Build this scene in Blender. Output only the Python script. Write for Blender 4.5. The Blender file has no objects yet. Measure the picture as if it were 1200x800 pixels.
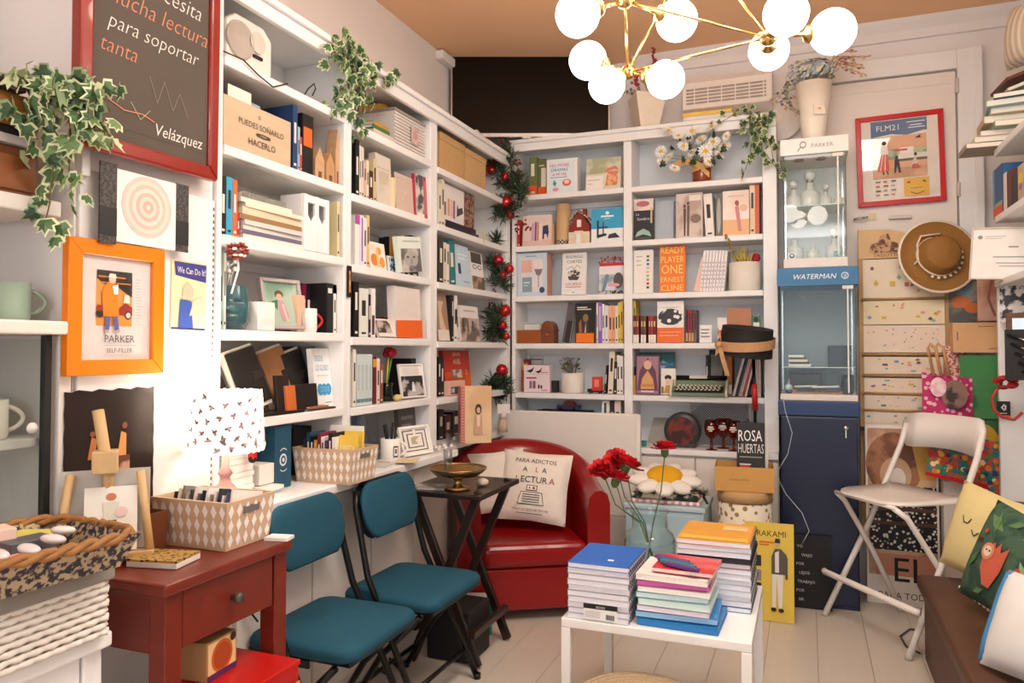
import bpy, bmesh, math, random
from mathutils import Vector, Matrix, Euler
V = Vector
random.seed(7)
SC = bpy.context.scene
COL = SC.collection
R = math.radians
PI = math.pi
# ------------------------------------------------------------------ camera
CAM_H = 1.2
YAW, PITCH = R(21.4), R(1.5)
FOC, PPY = 880.0, 386.0            # focal length and principal row for a 1200x800 frame
cd = bpy.data.cameras.new('camera')
cam = bpy.data.objects.new('camera', cd)
COL.objects.link(cam)
cam.location = (0, 0, CAM_H)
cam.rotation_euler = (R(90) + PITCH, 0, YAW)
cd.sensor_width = 36
cd.lens = FOC / 1200 * 36
cd.shift_y = -(400 - PPY) / 1200
cd.clip_start = .05
SC.camera = cam
# ------------------------------------------------------------------ light and exposure
wd = bpy.data.worlds.new('world')
SC.world = wd
wd.use_nodes = True
wb = wd.node_tree.nodes['Background']
wb.inputs[0].default_value = (.86, .93, 1, 1)
wb.inputs[1].default_value = 1.6
SC.view_settings.view_transform = 'Standard'
SC.view_settings.look = 'None'
SC.view_settings.gamma = 1
SC.view_settings.exposure = EXPOSURE = 0.32
SC.view_settings.use_curve_mapping = False
def area(name, loc, rot, sx, sy, power, col):
 l = bpy.data.lights.new(name, 'AREA')
 l.shape = 'RECTANGLE'; l.size = sx; l.size_y = sy; l.energy = power; l.color = col
 o = bpy.data.objects.new(name, l); COL.objects.link(o)
 o.location = loc; o.rotation_euler = rot
 return o
area('shop_window_daylight', (.0, -1.95, 1.65), (R(90), 0, PI), 1.8, 2.0, 165, (.92, .96, 1))
area('added_ceiling_fill', (.05, 1.5, 2.79), (0, 0, 0), 1.1, 1.1, 34, (1, .93, .85))  # fill light added above the view to brighten the room
# ------------------------------------------------------------------ pixel -> point on a known plane
_cf = V((-math.sin(YAW) * math.cos(PITCH), math.cos(YAW) * math.cos(PITCH), math.sin(PITCH)))
_cr = V((math.cos(YAW), math.sin(YAW), 0))
_cu = _cr.cross(_cf)
def at(u, v, ax, val):
 d = _cf + _cr * ((u - 600) / FOC) + _cu * (-(v - PPY) / FOC)
 i = 'xyz'.index(ax)
 o = V((0, 0, CAM_H))
 return o + d * ((val - o[i]) / d[i])
def atd(u, v, d):
 return V((0, 0, CAM_H)) + (_cf + _cr * ((u - 600) / FOC) + _cu * (-(v - PPY) / FOC)) * d
# ------------------------------------------------------------------ materials
def lin(h):
 out = []
 for i in (0, 2, 4):
  c = int(h[i:i + 2], 16) / 255
  out.append(c / 12.92 if c <= .04045 else ((c + .055) / 1.055) ** 2.4)
 return (*out, 1)
_mc = {}
def _new(key):
 m = bpy.data.materials.new('mat_%03d' % len(_mc))
 m.use_nodes = True
 _mc[key] = m
 nt = m.node_tree
 return m, nt, nt.nodes['Principled BSDF']
def mat(h, rough=.5, metal=0, var=.07, scale=30, bump=0, bscale=250, spec=.4, coat=0, tex='noise', h2=None, stretch=None):
 """plain paint / paper / fabric: colour with a little procedural variation and relief; h2 mixes a second colour"""
 key = (h, rough, metal, var, scale, bump, bscale, spec, coat, tex, h2, stretch)
 if key in _mc: return _mc[key]
 m, nt, b = _new(key)
 N, L = nt.nodes, nt.links
 b.inputs['Roughness'].default_value = rough
 b.inputs['Metallic'].default_value = metal
 b.inputs['Specular IOR Level'].default_value = spec
 b.inputs['Coat Weight'].default_value = coat
 tc = N.new('ShaderNodeTexCoord')
 src = tc.outputs['Object']
 if stretch:
  mp = N.new('ShaderNodeMapping'); mp.inputs['Scale'].default_value = stretch
  L.new(src, mp.inputs[0]); src = mp.outputs[0]
 c = lin(h)
 if tex == 'voronoi':
  t = N.new('ShaderNodeTexVoronoi'); t.inputs['Scale'].default_value = scale
  fac = t.outputs['Distance']
 elif tex == 'wave':
  t = N.new('ShaderNodeTexWave'); t.inputs['Scale'].default_value = scale
  t.inputs['Distortion'].default_value = 4; t.inputs['Detail'].default_value = 3
  fac = t.outputs['Fac']
 elif tex == 'checker':
  t = N.new('ShaderNodeTexChecker'); t.inputs['Scale'].default_value = scale
  fac = t.outputs['Fac']
 elif tex == 'stripe':
  t = N.new('ShaderNodeTexWave'); t.inputs['Scale'].default_value = scale
  fac = t.outputs['Fac']
 else:
  t = N.new('ShaderNodeTexNoise'); t.inputs['Scale'].default_value = scale; t.inputs['Detail'].default_value = 4
  fac = t.outputs['Fac']
 L.new(src, t.inputs['Vector'])
 mx = N.new('ShaderNodeMix'); mx.data_type = 'RGBA'
 if h2:
  rp = N.new('ShaderNodeValToRGB')
  w = .04 if tex in ('noise', 'voronoi') else .12
  ce = .36 if tex == 'voronoi' else .5
  rp.color_ramp.elements[0].position = ce - w; rp.color_ramp.elements[1].position = ce + w
  L.new(fac, rp.inputs[0]); fac = rp.outputs[0]
  mx.inputs[6].default_value = c; mx.inputs[7].default_value = lin(h2)
 else:
  mx.inputs[6].default_value = tuple(max(0, x * (1 - var)) for x in c[:3]) + (1,)
  mx.inputs[7].default_value = tuple(min(1, x * (1 + var)) for x in c[:3]) + (1,)
 L.new(fac, mx.inputs[0]); L.new(mx.outputs[2], b.inputs['Base Color'])
 if bump:
  t2 = N.new('ShaderNodeTexNoise'); t2.inputs['Scale'].default_value = bscale; t2.inputs['Detail'].default_value = 3
  L.new(src, t2.inputs['Vector'])
  bp = N.new('ShaderNodeBump'); bp.inputs['Strength'].default_value = bump; bp.inputs['Distance'].default_value = .0015
  L.new(t2.outputs['Fac'], bp.inputs['Height']); L.new(bp.outputs[0], b.inputs['Normal'])
 return m
def wood(h, h2, scale=6, rough=.45, st=(1, 8, 8), bump=.15):
 key = ('wood', h, h2, scale, rough, st)
 if key in _mc: return _mc[key]
 m, nt, b = _new(key); N, L = nt.nodes, nt.links
 b.inputs['Roughness'].default_value = rough
 tc = N.new('ShaderNodeTexCoord'); mp = N.new('ShaderNodeMapping'); mp.inputs['Scale'].default_value = st
 t = N.new('ShaderNodeTexNoise'); t.inputs['Scale'].default_value = scale; t.inputs['Detail'].default_value = 6
 t.inputs['Distortion'].default_value = .6
 mx = N.new('ShaderNodeMix'); mx.data_type = 'RGBA'
 mx.inputs[6].default_value = lin(h); mx.inputs[7].default_value = lin(h2)
 L.new(tc.outputs['Object'], mp.inputs[0]); L.new(mp.outputs[0], t.inputs['Vector'])
 L.new(t.outputs['Fac'], mx.inputs[0]); L.new(mx.outputs[2], b.inputs['Base Color'])
 bp = N.new('ShaderNodeBump'); bp.inputs['Strength'].default_value = bump; bp.inputs['Distance'].default_value = .002
 L.new(t.outputs['Fac'], bp.inputs['Height']); L.new(bp.outputs[0], b.inputs['Normal'])
 return m
def glass(h='ffffff', rough=0.0, ior=1.45, thin=True):
 key = ('glass', h, rough, ior, thin)
 if key in _mc: return _mc[key]
 m, nt, b = _new(key); N, L = nt.nodes, nt.links
 if thin:                       # thin panes: mostly transparent with a mirror reflection at grazing angles
  tr = N.new('ShaderNodeBsdfTransparent'); tr.inputs[0].default_value = lin(h)
  gl = N.new('ShaderNodeBsdfGlossy'); gl.inputs['Roughness'].default_value = max(rough, .02)
  lw = N.new('ShaderNodeLayerWeight'); lw.inputs[0].default_value = .5
  pw_ = N.new('ShaderNodeMath'); pw_.operation = 'POWER'; pw_.inputs[1].default_value = 4
  fr = N.new('ShaderNodeMath'); fr.operation = 'MULTIPLY_ADD'; fr.inputs[1].default_value = .85; fr.inputs[2].default_value = .045
  ms = N.new('ShaderNodeMixShader')
  L.new(lw.outputs['Facing'], pw_.inputs[0]); L.new(pw_.outputs[0], fr.inputs[0])
  L.new(fr.outputs[0], ms.inputs[0]); L.new(tr.outputs[0], ms.inputs[1]); L.new(gl.outputs[0], ms.inputs[2])
  L.new(ms.outputs[0], N['Material Output'].inputs['Surface'])
 else:
  b.inputs['Base Color'].default_value = lin(h); b.inputs['Roughness'].default_value = rough
  b.inputs['Transmission Weight'].default_value = 1; b.inputs['IOR'].default_value = ior
 return m
def emit(h, s):
 key = ('emit', h, s)
 if key in _mc: return _mc[key]
 m, nt, b = _new(key)
 b.inputs['Base Color'].default_value = lin(h)
 b.inputs['Emission Color'].default_value = lin(h); b.inputs['Emission Strength'].default_value = s
 return m
def metal(h, rough=.25): return mat(h, rough, 1, .05, 60)
def M_(c):
 """colour spec -> material: 'hex', ('hexA','hexB',scale) for a mottled print, or a material"""
 if isinstance(c, str): return mat(c, .5)
 if isinstance(c, tuple): return mat(c[0], .5, 0, .05, c[2], h2=c[1], tex=(c[3] if len(c) > 3 else 'noise'))
 return c
WHITE = mat('eeebe9', .45, 0, .03, 8, .05, 60)
BOARD = mat('efedec', .4, 0, .03, 6, .06, 40)
PAGES = mat('efe7d8', .8, 0, .08, 300, stretch=(1, 1, 1))
BLACK = mat('141314', .4)
BLACKMETAL = mat('121213', .3, .2, .04)
BRASS = metal('d8b070', .25)
STEEL = metal('c9c9c9', .25)
GREENLEAF = mat('3f5f37', .5, 0, .25, 20)
# ------------------------------------------------------------------ mesh builder
_tx = {}
def text_mesh(s, shear=0):
 k = (s, shear)
 if k not in _tx:
  cu = bpy.data.curves.new('lettering', 'FONT')
  cu.body = s; cu.size = 1; cu.align_x = 'CENTER'; cu.resolution_u = 2; cu.shear = shear; cu.offset = -.014 if shear > .28 else 0
  cu.space_line = .95
  o = bpy.data.objects.new('lettering', cu)
  me = bpy.data.meshes.new_from_object(o)
  _tx[k] = ([v.co.copy() for v in me.vertices], [tuple(p.vertices) for p in me.polygons])
  bpy.data.objects.remove(o); bpy.data.curves.remove(cu); bpy.data.meshes.remove(me)
 return _tx[k]
class MB:
 def __init__(s): s.v = []; s.f = []; s.mi = []; s.sm = []; s.mats = []
 def _m(s, m):
  m = M_(m)
  if m not in s.mats: s.mats.append(m)
  return s.mats.index(m)
 def add(s, vs, fs, m, smooth=False, xf=None):
  n = len(s.v); k = s._m(m)
  s.v += [tuple(xf @ Vector(p)) if xf else tuple(p) for p in vs]
  s.f += [tuple(i + n for i in f) for f in fs]
  s.mi += [k] * len(fs); s.sm += [smooth] * len(fs)
  return s
 def box(s, x0, x1, y0, y1, z0, z1, m, xf=None):
  vs = [(x, y, z) for x in (x0, x1) for y in (y0, y1) for z in (z0, z1)]
  return s.add(vs, [(0, 1, 3, 2), (4, 6, 7, 5), (0, 4, 5, 1), (2, 3, 7, 6), (0, 2, 6, 4), (1, 5, 7, 3)], m, False, xf)
 def taper(s, w0, d0, w1, d1, z0, z1, m, xf=None):
  vs = [(sx * w / 2, sy * d / 2, z) for (w, d, z) in ((w0, d0, z0), (w1, d1, z1)) for sx, sy in ((-1, -1), (1, -1), (1, 1), (-1, 1))]
  return s.add(vs, [(3, 2, 1, 0), (4, 5, 6, 7)] + [(i, (i + 1) % 4, (i + 1) % 4 + 4, i + 4) for i in range(4)], m, False, xf)
 def prism(s, pts, lo, hi, m, xf=None, smooth=False):
  """polygon in local XZ extruded along Y from lo to hi"""
  n = len(pts)
  vs = [(x, lo, z) for x, z in pts] + [(x, hi, z) for x, z in pts]
  return s.add(vs, [tuple(range(n)), tuple(range(2 * n - 1, n - 1, -1))] + [(i, i + n, (i + 1) % n + n, (i + 1) % n) for i in range(n)], m, smooth, xf)
 def lathe(s, prof, m, n=24, c=(0, 0, 0), xf=None, smooth=True, cap=True):
  vs = []; fs = []
  for r, z in prof:
   vs += [(c[0] + r * math.cos(2 * PI * i / n), c[1] + r * math.sin(2 * PI * i / n), c[2] + z) for i in range(n)]
  for k in range(len(prof) - 1):
   fs += [(k * n + i, k * n + (i + 1) % n, (k + 1) * n + (i + 1) % n, (k + 1) * n + i) for i in range(n)]
  s.add(vs, fs, m, smooth, xf)
  if cap:
   b = len(s.v) - len(vs); k = s._m(m)
   if prof[0][0] > 1e-5 and abs(prof[0][1] - prof[1][1]) > 1e-6 : s.f.append(tuple(b + i for i in range(n - 1, -1, -1))); s.mi.append(k); s.sm.append(False)
   if prof[-1][0] > 1e-5 and abs(prof[-1][1] - prof[-2][1]) > 1e-6: s.f.append(tuple(b + (len(prof) - 1) * n + i for i in range(n))); s.mi.append(k); s.sm.append(False)
  return s
 def ball(s, c, r, m, nu=16, nv=10, sc=(1, 1, 1), xf=None):
  prof = [(max(r * math.sin(PI * k / nv), 1e-6), -r * math.cos(PI * k / nv)) for k in range(nv + 1)]
  x = Matrix.Translation(c) @ Matrix.Diagonal((*sc, 1))
  return s.lathe(prof, m, nu, xf=(xf @ x if xf else x), cap=False)
 def tube(s, pts, r, m, n=8, closed=False, xf=None, rs=None):
  pts = [Vector(p) for p in pts]; N = len(pts); vs = []; fs = []
  up = None
  for i, p in enumerate(pts):
   a = pts[(i - 1) % N] if (closed or i > 0) else p
   b = pts[(i + 1) % N] if (closed or i < N - 1) else p
   t = (b - a).normalized()
   if up is None:
    up = t.orthogonal().normalized()
   up = (up - t * up.dot(t))
   up = up.normalized() if up.length > 1e-6 else t.orthogonal().normalized()
   w = t.cross(up); rr = rs[i] if rs else r
   vs += [p + (up * math.cos(2 * PI * k / n) + w * math.sin(2 * PI * k / n)) * rr for k in range(n)]
  for i in range(N if closed else N - 1):
   j = (i + 1) % N
   fs += [(i * n + k, i * n + (k + 1) % n, j * n + (k + 1) % n, j * n + k) for k in range(n)]
  if not closed: fs += [tuple(range(n - 1, -1, -1)), tuple((N - 1) * n + k for k in range(n))]
  return s.add(vs, fs, m, n > 4, xf)
 def surf(s, fn, nu, nv, m, cu=False, cv=False, xf=None):
  vs = [fn(i / (nu if cu else nu - 1), j / (nv if cv else nv - 1)) for i in range(nu) for j in range(nv)]
  fs = [(i * nv + j, ((i + 1) % nu) * nv + j, ((i + 1) % nu) * nv + (j + 1) % nv, i * nv + (j + 1) % nv)
              for i in range(nu if cu else nu - 1) for j in range(nv if cv else nv - 1)]
  return s.add(vs, fs, m, True, xf)
 def poly(s, pts, m, xf=None): return s.add(pts, [tuple(range(len(pts)))], m, False, xf)
 def text(s, t, size, m, xf, shear=0, maxw=None):
  vs, fs = text_mesh(t, shear)
  if not vs: return s
  k = size
  w = max(v.x for v in vs) - min(v.x for v in vs)
  kx = min(k, maxw / w) if maxw else k
  return s.add([(v.x * kx, v.y * k, 0) for v in vs], fs, m, False, xf)
 def build(s, name, parent=None, bev=0, seg=2, loc=None, rot=None, kind=None, label=None, fixn=True):
  me = bpy.data.meshes.new(name)
  me.from_pydata(s.v, [], s.f)
  for m in s.mats: me.materials.append(m)
  me.polygons.foreach_set('material_index', s.mi)
  me.polygons.foreach_set('use_smooth', s.sm)
  if fixn:
   bm = bmesh.new(); bm.from_mesh(me); bmesh.ops.recalc_face_normals(bm, faces=bm.faces); bm.to_mesh(me); bm.free()
  me.update()
  o = bpy.data.objects.new(name, me); COL.objects.link(o)
  if parent: o.parent = parent
  if loc: o.location = loc
  if rot: o.rotation_euler = rot
  if kind: o['kind'] = kind
  if label: o['label'] = label
  if bev:
   b = o.modifiers.new('bevel', 'BEVEL'); b.width = bev; b.segments = seg; b.limit_method = 'ANGLE'; b.angle_limit = R(40)
  return o
def thing(name, label, cat, loc=(0, 0, 0), rz=0, group=None, rot=None):
 o = bpy.data.objects.new(name, None); COL.objects.link(o)
 o.empty_display_size = .05
 o.location = loc; o.rotation_euler = rot if rot else (0, 0, rz)
 o['label'] = label; o['category'] = cat
 if group: o['group'] = group
 return o
def tag(o, label, cat, group=None):
 o['label'] = label; o['category'] = cat
 if group: o['group'] = group
 return o
def kids(o): return [c for c in COL.objects if c.parent == o]
def dup(root, loc, rz=None, label=None, group=None, src=None):
 r = root.copy(); COL.objects.link(r); r.location = loc
 if rz is not None: r.rotation_euler = (0, 0, rz)
 if label: r['label'] = label
 if group: r['group'] = group
 for ch in (src if src is not None else kids(root)):
  c = ch.copy(); COL.objects.link(c); c.parent = r
  for g in kids(ch):
   d = g.copy(); COL.objects.link(d); d.parent = c
 return r
def T(x, y, z): return Matrix.Translation((x, y, z))
def RX(a): return Matrix.Rotation(a, 4, 'X')
def RY(a): return Matrix.Rotation(a, 4, 'Y')
def RZ(a): return Matrix.Rotation(a, 4, 'Z')
FRONT = RX(PI / 2)                       # text plane -> vertical plane facing local -Y
def art(parent, spec, W, H, name='print', y=0, xf=None, x0=0, z0=0, bg=None):
 """flat print on a face of size W x H whose lower left corner is (x0,y,z0) and that looks towards -Y.
 rows: r x0 y0 x1 y1 col | c cx cy r col | e cx cy rx ry col | p pts col | t text cx cy size col [maxw] [shear] | l pts width col"""
 b = MB(); lay = 0
 if bg: spec = [('r', .002, .002, .998, .998, bg)] + list(spec)
 base = xf if xf else Matrix.Identity(4)
 for q in spec:
  lay += 1; yy = y - .00035 * lay
  P = lambda a, c: (x0 + a * W, yy, z0 + c * H)
  if q[0] == 'r':
   b.poly([P(q[1], q[2]), P(q[3], q[2]), P(q[3], q[4]), P(q[1], q[4])], q[5], base)
  elif q[0] in 'ce':
   rx = q[3]; ry = q[3] * W / H if q[0] == 'c' else q[4]
   n = 20
   b.poly([P(q[1] + rx * math.cos(2 * PI * i / n), q[2] + ry * math.sin(2 * PI * i / n)) for i in range(n)], q[-1], base)
  elif q[0] == 'p':
   b.poly([P(*p) for p in q[1]], q[2], base)
  elif q[0] == 'l':
   pts = q[1]; w = q[2]
   for (a, c), (d, e) in zip(pts, pts[1:]):
    dx, dz = (d - a) * W, (e - c) * H; ln = math.hypot(dx, dz) or 1
    nx, nz = -dz / ln * w / 2, dx / ln * w / 2
    A, B = Vector(P(a, c)), Vector(P(d, e)); o_ = V((nx, 0, nz))
    b.poly([A - o_, B - o_, B + o_, A + o_], q[3], base)
  elif q[0] == 't':
   mw = q[6] * W if len(q) > 6 and q[6] else None
   sh = q[7] if len(q) > 7 else 0
   x, yv, z = P(q[2], q[3])
   b.text(q[1], q[4] * H, q[5], base @ T(x, yv, z) @ FRONT, sh, mw)
 return b.build(name, parent, fixn=False)
# ================================================================== the setting
XL, YB, XR = -1.555, 3.955, .76        # front planes of the left, back and right shelving
WL, WB, WR, CEIL = -1.87, 4.2, 1.06, 2.84
FRONT_Y = -2.0
PLASTER = mat('ece5e2', .7, 0, .04, 3, .08, 30)
def struct(b, name, parent=None, bev=0):
 o = b.build(name, parent, bev)
 if not parent: o['kind'] = 'structure'
 return o
fl = struct(MB().box(WL - .1, WR + .1, FRONT_Y - .1, WB + .1, -.12, -.012, mat('8d8177', .8)), 'floor')
PL = wood('d6cabd', 'cabdae', 3, .32, (6, .5, 1), .04)
pw = .19; x = WL
pm = None
while x < WR:
 if pm is None:
  pm = MB().box(.0006, pw - .0006, FRONT_Y, WB, -.012, 0, PL).build('plank', fl, .0008, 1)
 else:
  c = pm.copy(); COL.objects.link(c)
 o = pm if x == WL else c
 o.location = (x, 0, 0); x += pw
struct(MB().box(WL - .1, WL, FRONT_Y - .1, WB + .1, 0, CEIL + .1, PLASTER), 'wall_left')
struct(MB().box(WL, WR, WB, WB + .1, 0, CEIL + .1, PLASTER), 'wall_back')
struct(MB().box(WR, WR + .1, FRONT_Y - .1, WB + .1, 0, CEIL + .1, PLASTER), 'wall_right')
struct(MB().box(WL, WR, FRONT_Y, WB, CEIL, CEIL + .1, mat('f6c79c', .75, 0, .05, 2)), 'ceiling')
# street front behind the viewer, with the shop window the daylight comes through
b = MB()
b.box(WL, WR, FRONT_Y - .1, FRONT_Y, 0, .5, PLASTER)
b.box(WL, WR, FRONT_Y - .1, FRONT_Y, 2.6, CEIL, PLASTER)
b.box(WL, -1.6, FRONT_Y - .1, FRONT_Y, .5, 2.6, PLASTER); b.box(.95, WR, FRONT_Y - .1, FRONT_Y, .5, 2.6, PLASTER)
struct(b, 'wall_front')
w = struct(MB().box(-1.6, -1.54, FRONT_Y - .06, FRONT_Y - .01, .5, 2.6, WHITE).box(.89, .95, FRONT_Y - .06, FRONT_Y - .01, .5, 2.6, WHITE)
       .box(-.36, -.3, FRONT_Y - .06, FRONT_Y - .01, .5, 2.6, WHITE).box(-1.54, .89, FRONT_Y - .06, FRONT_Y - .01, .5, .56, WHITE)
       .box(-1.54, .89, FRONT_Y - .06, FRONT_Y - .01, 2.54, 2.6, WHITE), 'window_1')
MB().poly([(-1.54, FRONT_Y - .035, .56), (.89, FRONT_Y - .035, .56), (.89, FRONT_Y - .035, 2.54), (-1.54, FRONT_Y - .035, 2.54)], glass('f4f8f8')).build('pane', w)
# crown moulding along the back and right walls
def crown(p0, p1, name):
 d = (Vector(p1) - Vector(p0)); L_ = d.length
 a = math.atan2(d.y, d.x)
 prof = [(0, 0), (0, -.09), (-.02, -.09), (-.03, -.05), (-.06, -.02), (-.075, 0)]
 b = MB()
 n = len(prof)
 vs = [(0, p, q) for p, q in prof] + [(L_, p, q) for p, q in prof]
 b.add(vs, [tuple(range(n)), tuple(range(2 * n - 1, n - 1, -1))] + [(i, i + n, (i + 1) % n + n, (i + 1) % n) for i in range(n)], PLASTER)
 o = b.build(name); o.location = p0; o.rotation_euler = (0, 0, a); o['kind'] = 'structure'
crown((-.9, WB, CEIL), (WR, WB, CEIL), 'trim_1')
# low cornice over the far end of the left wall
struct(MB().box(WL, WL + .05, 3.62, 4.1, CEIL - .06, CEIL - .01, WHITE), 'trim_2', bev=.008)
# white pier between glass cabinet and bookcase
PIER0, PIER1 = 1.235, 1.668
pier = struct(MB().box(WL, XL - .012, PIER0, PIER1, 0, CEIL, PLASTER).box(XL - .012, XL, PIER0 + .005, PIER1 - .004, 0, 1.62, WHITE)
              .box(XL - .012, XL + .012, PIER0, PIER0 + .022, 1.6, CEIL, WHITE), 'trim_3', bev=.003)
b = MB()
for k in range(46):
 z = .78 + k * .018
 b.box(XL - .001, XL + .0006, PIER1 - .012, PIER1 - .007, z, z + .009, mat('55504c', .7))
b.build('peg_hole_strip', pier)
# ------------------------------------------------------------------ bookcases
SH_T = .03
def bookcase(label, loc, rz, W, levels, D, top, base, uprights, group=None, cornice=True, backcol=BOARD):
 """front lower left corner at loc, looking towards local -Y; x right, y into the case"""
 t = thing('bookcase', label, 'bookcase', loc, rz, group)
 MB().box(0, W, D - .012, D, base, top, backcol).build('back_panel', t)
 for x0, x1 in uprights:
  MB().box(x0, x1, 0, D - .013, base, top, BOARD).build('upright', t, .003)
 xs = sorted(uprights)
 for (a0, a1), (b0, b1) in zip(xs, xs[1:]):
  for z in levels:
   MB().box(a1, b0, -.006, D - .013, z - SH_T, z, BOARD).build('shelf', t, .004)
   if z > .9:
    MB().box(a1, b0, D - .028, D - .013, z - SH_T - .03, z - SH_T, BOARD).build('shelf_batten', t)
 MB().box(0, W, 0, D, top, top + .025, BOARD).build('top_board', t, .003)
 if cornice:
  MB().box(0, W, -.02, 0, top - .035, top + .03, BOARD).box(0, W, -.035, -.02, top + .008, top + .03, BOARD).build('cornice', t, .004)
 return t
Z1 = [2.049, 1.79, 1.530, 1.257, .991]      # left case, near bay
Z2 = [2.04, 1.775, 1.513, 1.245, .985]      # middle bay
Z3 = [2.03, 1.769, 1.505, 1.236, .978]      # bay in the corner
ZB = [2.068, 1.78, 1.497, 1.232, .957]      # back case
CL, CB = .755, .69                          # counter heights left and back
TOP = 2.255
DL, DB = .28, .22
Y1a, Y1b, Y2a, Y2b, Y3b = 1.672, 2.325, 2.347, 3.015, 3.90
bookcase('white open bookcase on the left wall nearest the lamp', (XL, Y1a, 0), R(90), Y1b - Y1a, Z1, DL, TOP, CL,
         [(0, .02), (Y1b - Y1a - .025, Y1b - Y1a)], 'white bookcases on the left wall')
bookcase('white open bookcase on the left wall, middle bay with the ivy above', (XL, Y1b + .001, 0), R(90), Y2b - Y1b, Z2, DL, TOP, CL,
         [(0, .022), (Y2b - Y1b - .045, Y2b - Y1b)], 'white bookcases on the left wall')
bookcase('white open bookcase in the far left corner with the red bauble garland', (XL, Y2b + .001, 0), R(90), 3.94 - Y2b, Z3 + [CL + .001], DL, TOP, CL - .03,
         [(0, .022), (3.94 - Y2b - .05, 3.94 - Y2b)], 'white bookcases on the left wall')
XB0, XB1 = -1.552, -.13
bookcase('wide two-bay white bookcase across the back wall behind the armchair', (XB0, YB, 0), 0, XB1 - XB0, ZB, DB, 2.35, CB,
         [(0, .022), (.645, .69), (1.355, 1.422)], backcol=mat('dfe3e8', .5, 0, .03, 5))
# ------------------------------------------------------------------ counters and base cabinets
CAB = mat('e9dfd6', .45, 0, .03, 6, .05, 30)
def base_cab(label, loc, rz, W, D, H_, nd, knob=True):
 t = thing('base_cabinet', label, 'cabinet', loc, rz)
 MB().box(0, W, .02, D, .0, H_, CAB).build('body', t)
 dw = W / nd
 for i in range(nd):
  d = MB().box(i * dw + .004, (i + 1) * dw - .004, 0, .0195, .07, H_ - .012, CAB).build('door', t, .003)
  if knob:
   d2 = MB().lathe([(.001, 0), (.012, 0), (.012, .012), (.016, .022), (.001, .024)], mat('cfc8c0', .3), 14, xf=T(i * dw + (dw - .05 if i % 2 == 0 else .05), 0, H_ - .16) @ RX(PI / 2)).build('knob', d)
 return t
XC = XL + .11                              # front of the left counter
base_cab('white base cabinet under the left counter behind the near teal chair', (XC - .045, 1.69, 0), R(90), .7, .37, CL - .032, 2, False)
base_cab('white base cabinet under the left counter behind the far teal chair', (XC - .045, 2.4, 0), R(90), .62, .37, CL - .032, 2, False)
tag(MB().box(WL + .002, XC, 1.69, 3.034, CL - .03, CL, BOARD).box(XL + .002, XC + .03, 1.575, 1.69, CL - .03, CL, BOARD).build('worktop', None, .005), 'long white worktop under the left bookcases holding baskets and mugs', 'worktop')
base_cab('white base cabinet with round knobs under the back shelves behind the flower cushion', (-.93, YB - .06, 0), 0, .80, .25, CB - .032, 2)
tag(MB().box(-.93, -.13, YB - .075, WB - .01, CB - .03, CB, BOARD).build('worktop', None, .004), 'short white worktop under the back shelves holding amber goblets', 'worktop')
t = thing('fill_light_housing', 'square flat white housing for the added fill light over the near half of the shop', 'ceiling light', (.05, 1.5, CEIL))  # out-of-view frame and diffuser, added to house the fill light
MB().box(-.58, .58, -.58, -.55, -.055, -.001, WHITE).box(-.58, .58, .55, .58, -.055, -.001, WHITE).box(-.58, -.55, -.55, .55, -.055, -.001, WHITE).box(.55, .58, -.55, .55, -.055, -.001, WHITE).build('frame', t, .004)
MB().box(-.55, .55, -.55, .55, -.04, -.03, WHITE).build('diffuser', t)
# ================================================================== things that stand on the shelves
BAYS = {'L1': ('L', Z1 + [CL]), 'L2': ('L', Z2 + [CL]), 'L3': ('L', Z3 + [CL]), 'B1': ('B', ZB + [CB]), 'B2': ('B', ZB + [CB])}
LIM = {'L1': (Y1a + .022, Y1b - .027), 'L2': (Y1b + .025, Y2b - .047), 'L3': (Y2b + .026, 3.888), 'B1': (XB0 + .024, XB0 + .643), 'B2': (XB0 + .692, XB0 + 1.353)}
def slot(bay, k, u0, u1, v0, inset=.02):
 """pixel columns u0..u1 and top row v0 of a thing standing on shelf k of a bay, inset behind the shelf edge"""
 wl, zs = BAYS[bay]; z = zs[k] + .0012
 lo, hi = LIM[bay]; top = (zs[k - 1] - SH_T if k else (TOP if wl == 'L' else 2.35)) - .006
 if wl == 'L':
  X = XL - inset; a, c = at(u0, 400, 'x', X), at(u1, 400, 'x', X)
  h = at((u0 + u1) / 2, v0, 'x', X).z - z
  y0, y1 = (a.y, c.y) if inset < -.002 else (max(a.y, lo), min(c.y, hi))
  return V((X, y0, z)), R(90), y1 - y0, h if inset < -.002 else min(h, top - z)
 Y = YB + inset; a, c = at(u0, 400, 'y', Y), at(u1, 400, 'y', Y)
 h = at((u0 + u1) / 2, v0, 'y', Y).z - z
 x0, x1 = (a.x, c.x) if inset < -.002 else (max(a.x, lo), min(c.x, hi))
 return V((x0, Y, z)), 0, x1 - x0, h if inset < -.002 else min(h, top - z)
def lab_rot(rz, lean, tilt):
 return (Matrix.Rotation(rz, 4, 'Z') @ Matrix.Rotation(R(lean), 4, 'Y') @ Matrix.Rotation(R(-tilt), 4, 'X')).to_euler()
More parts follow.
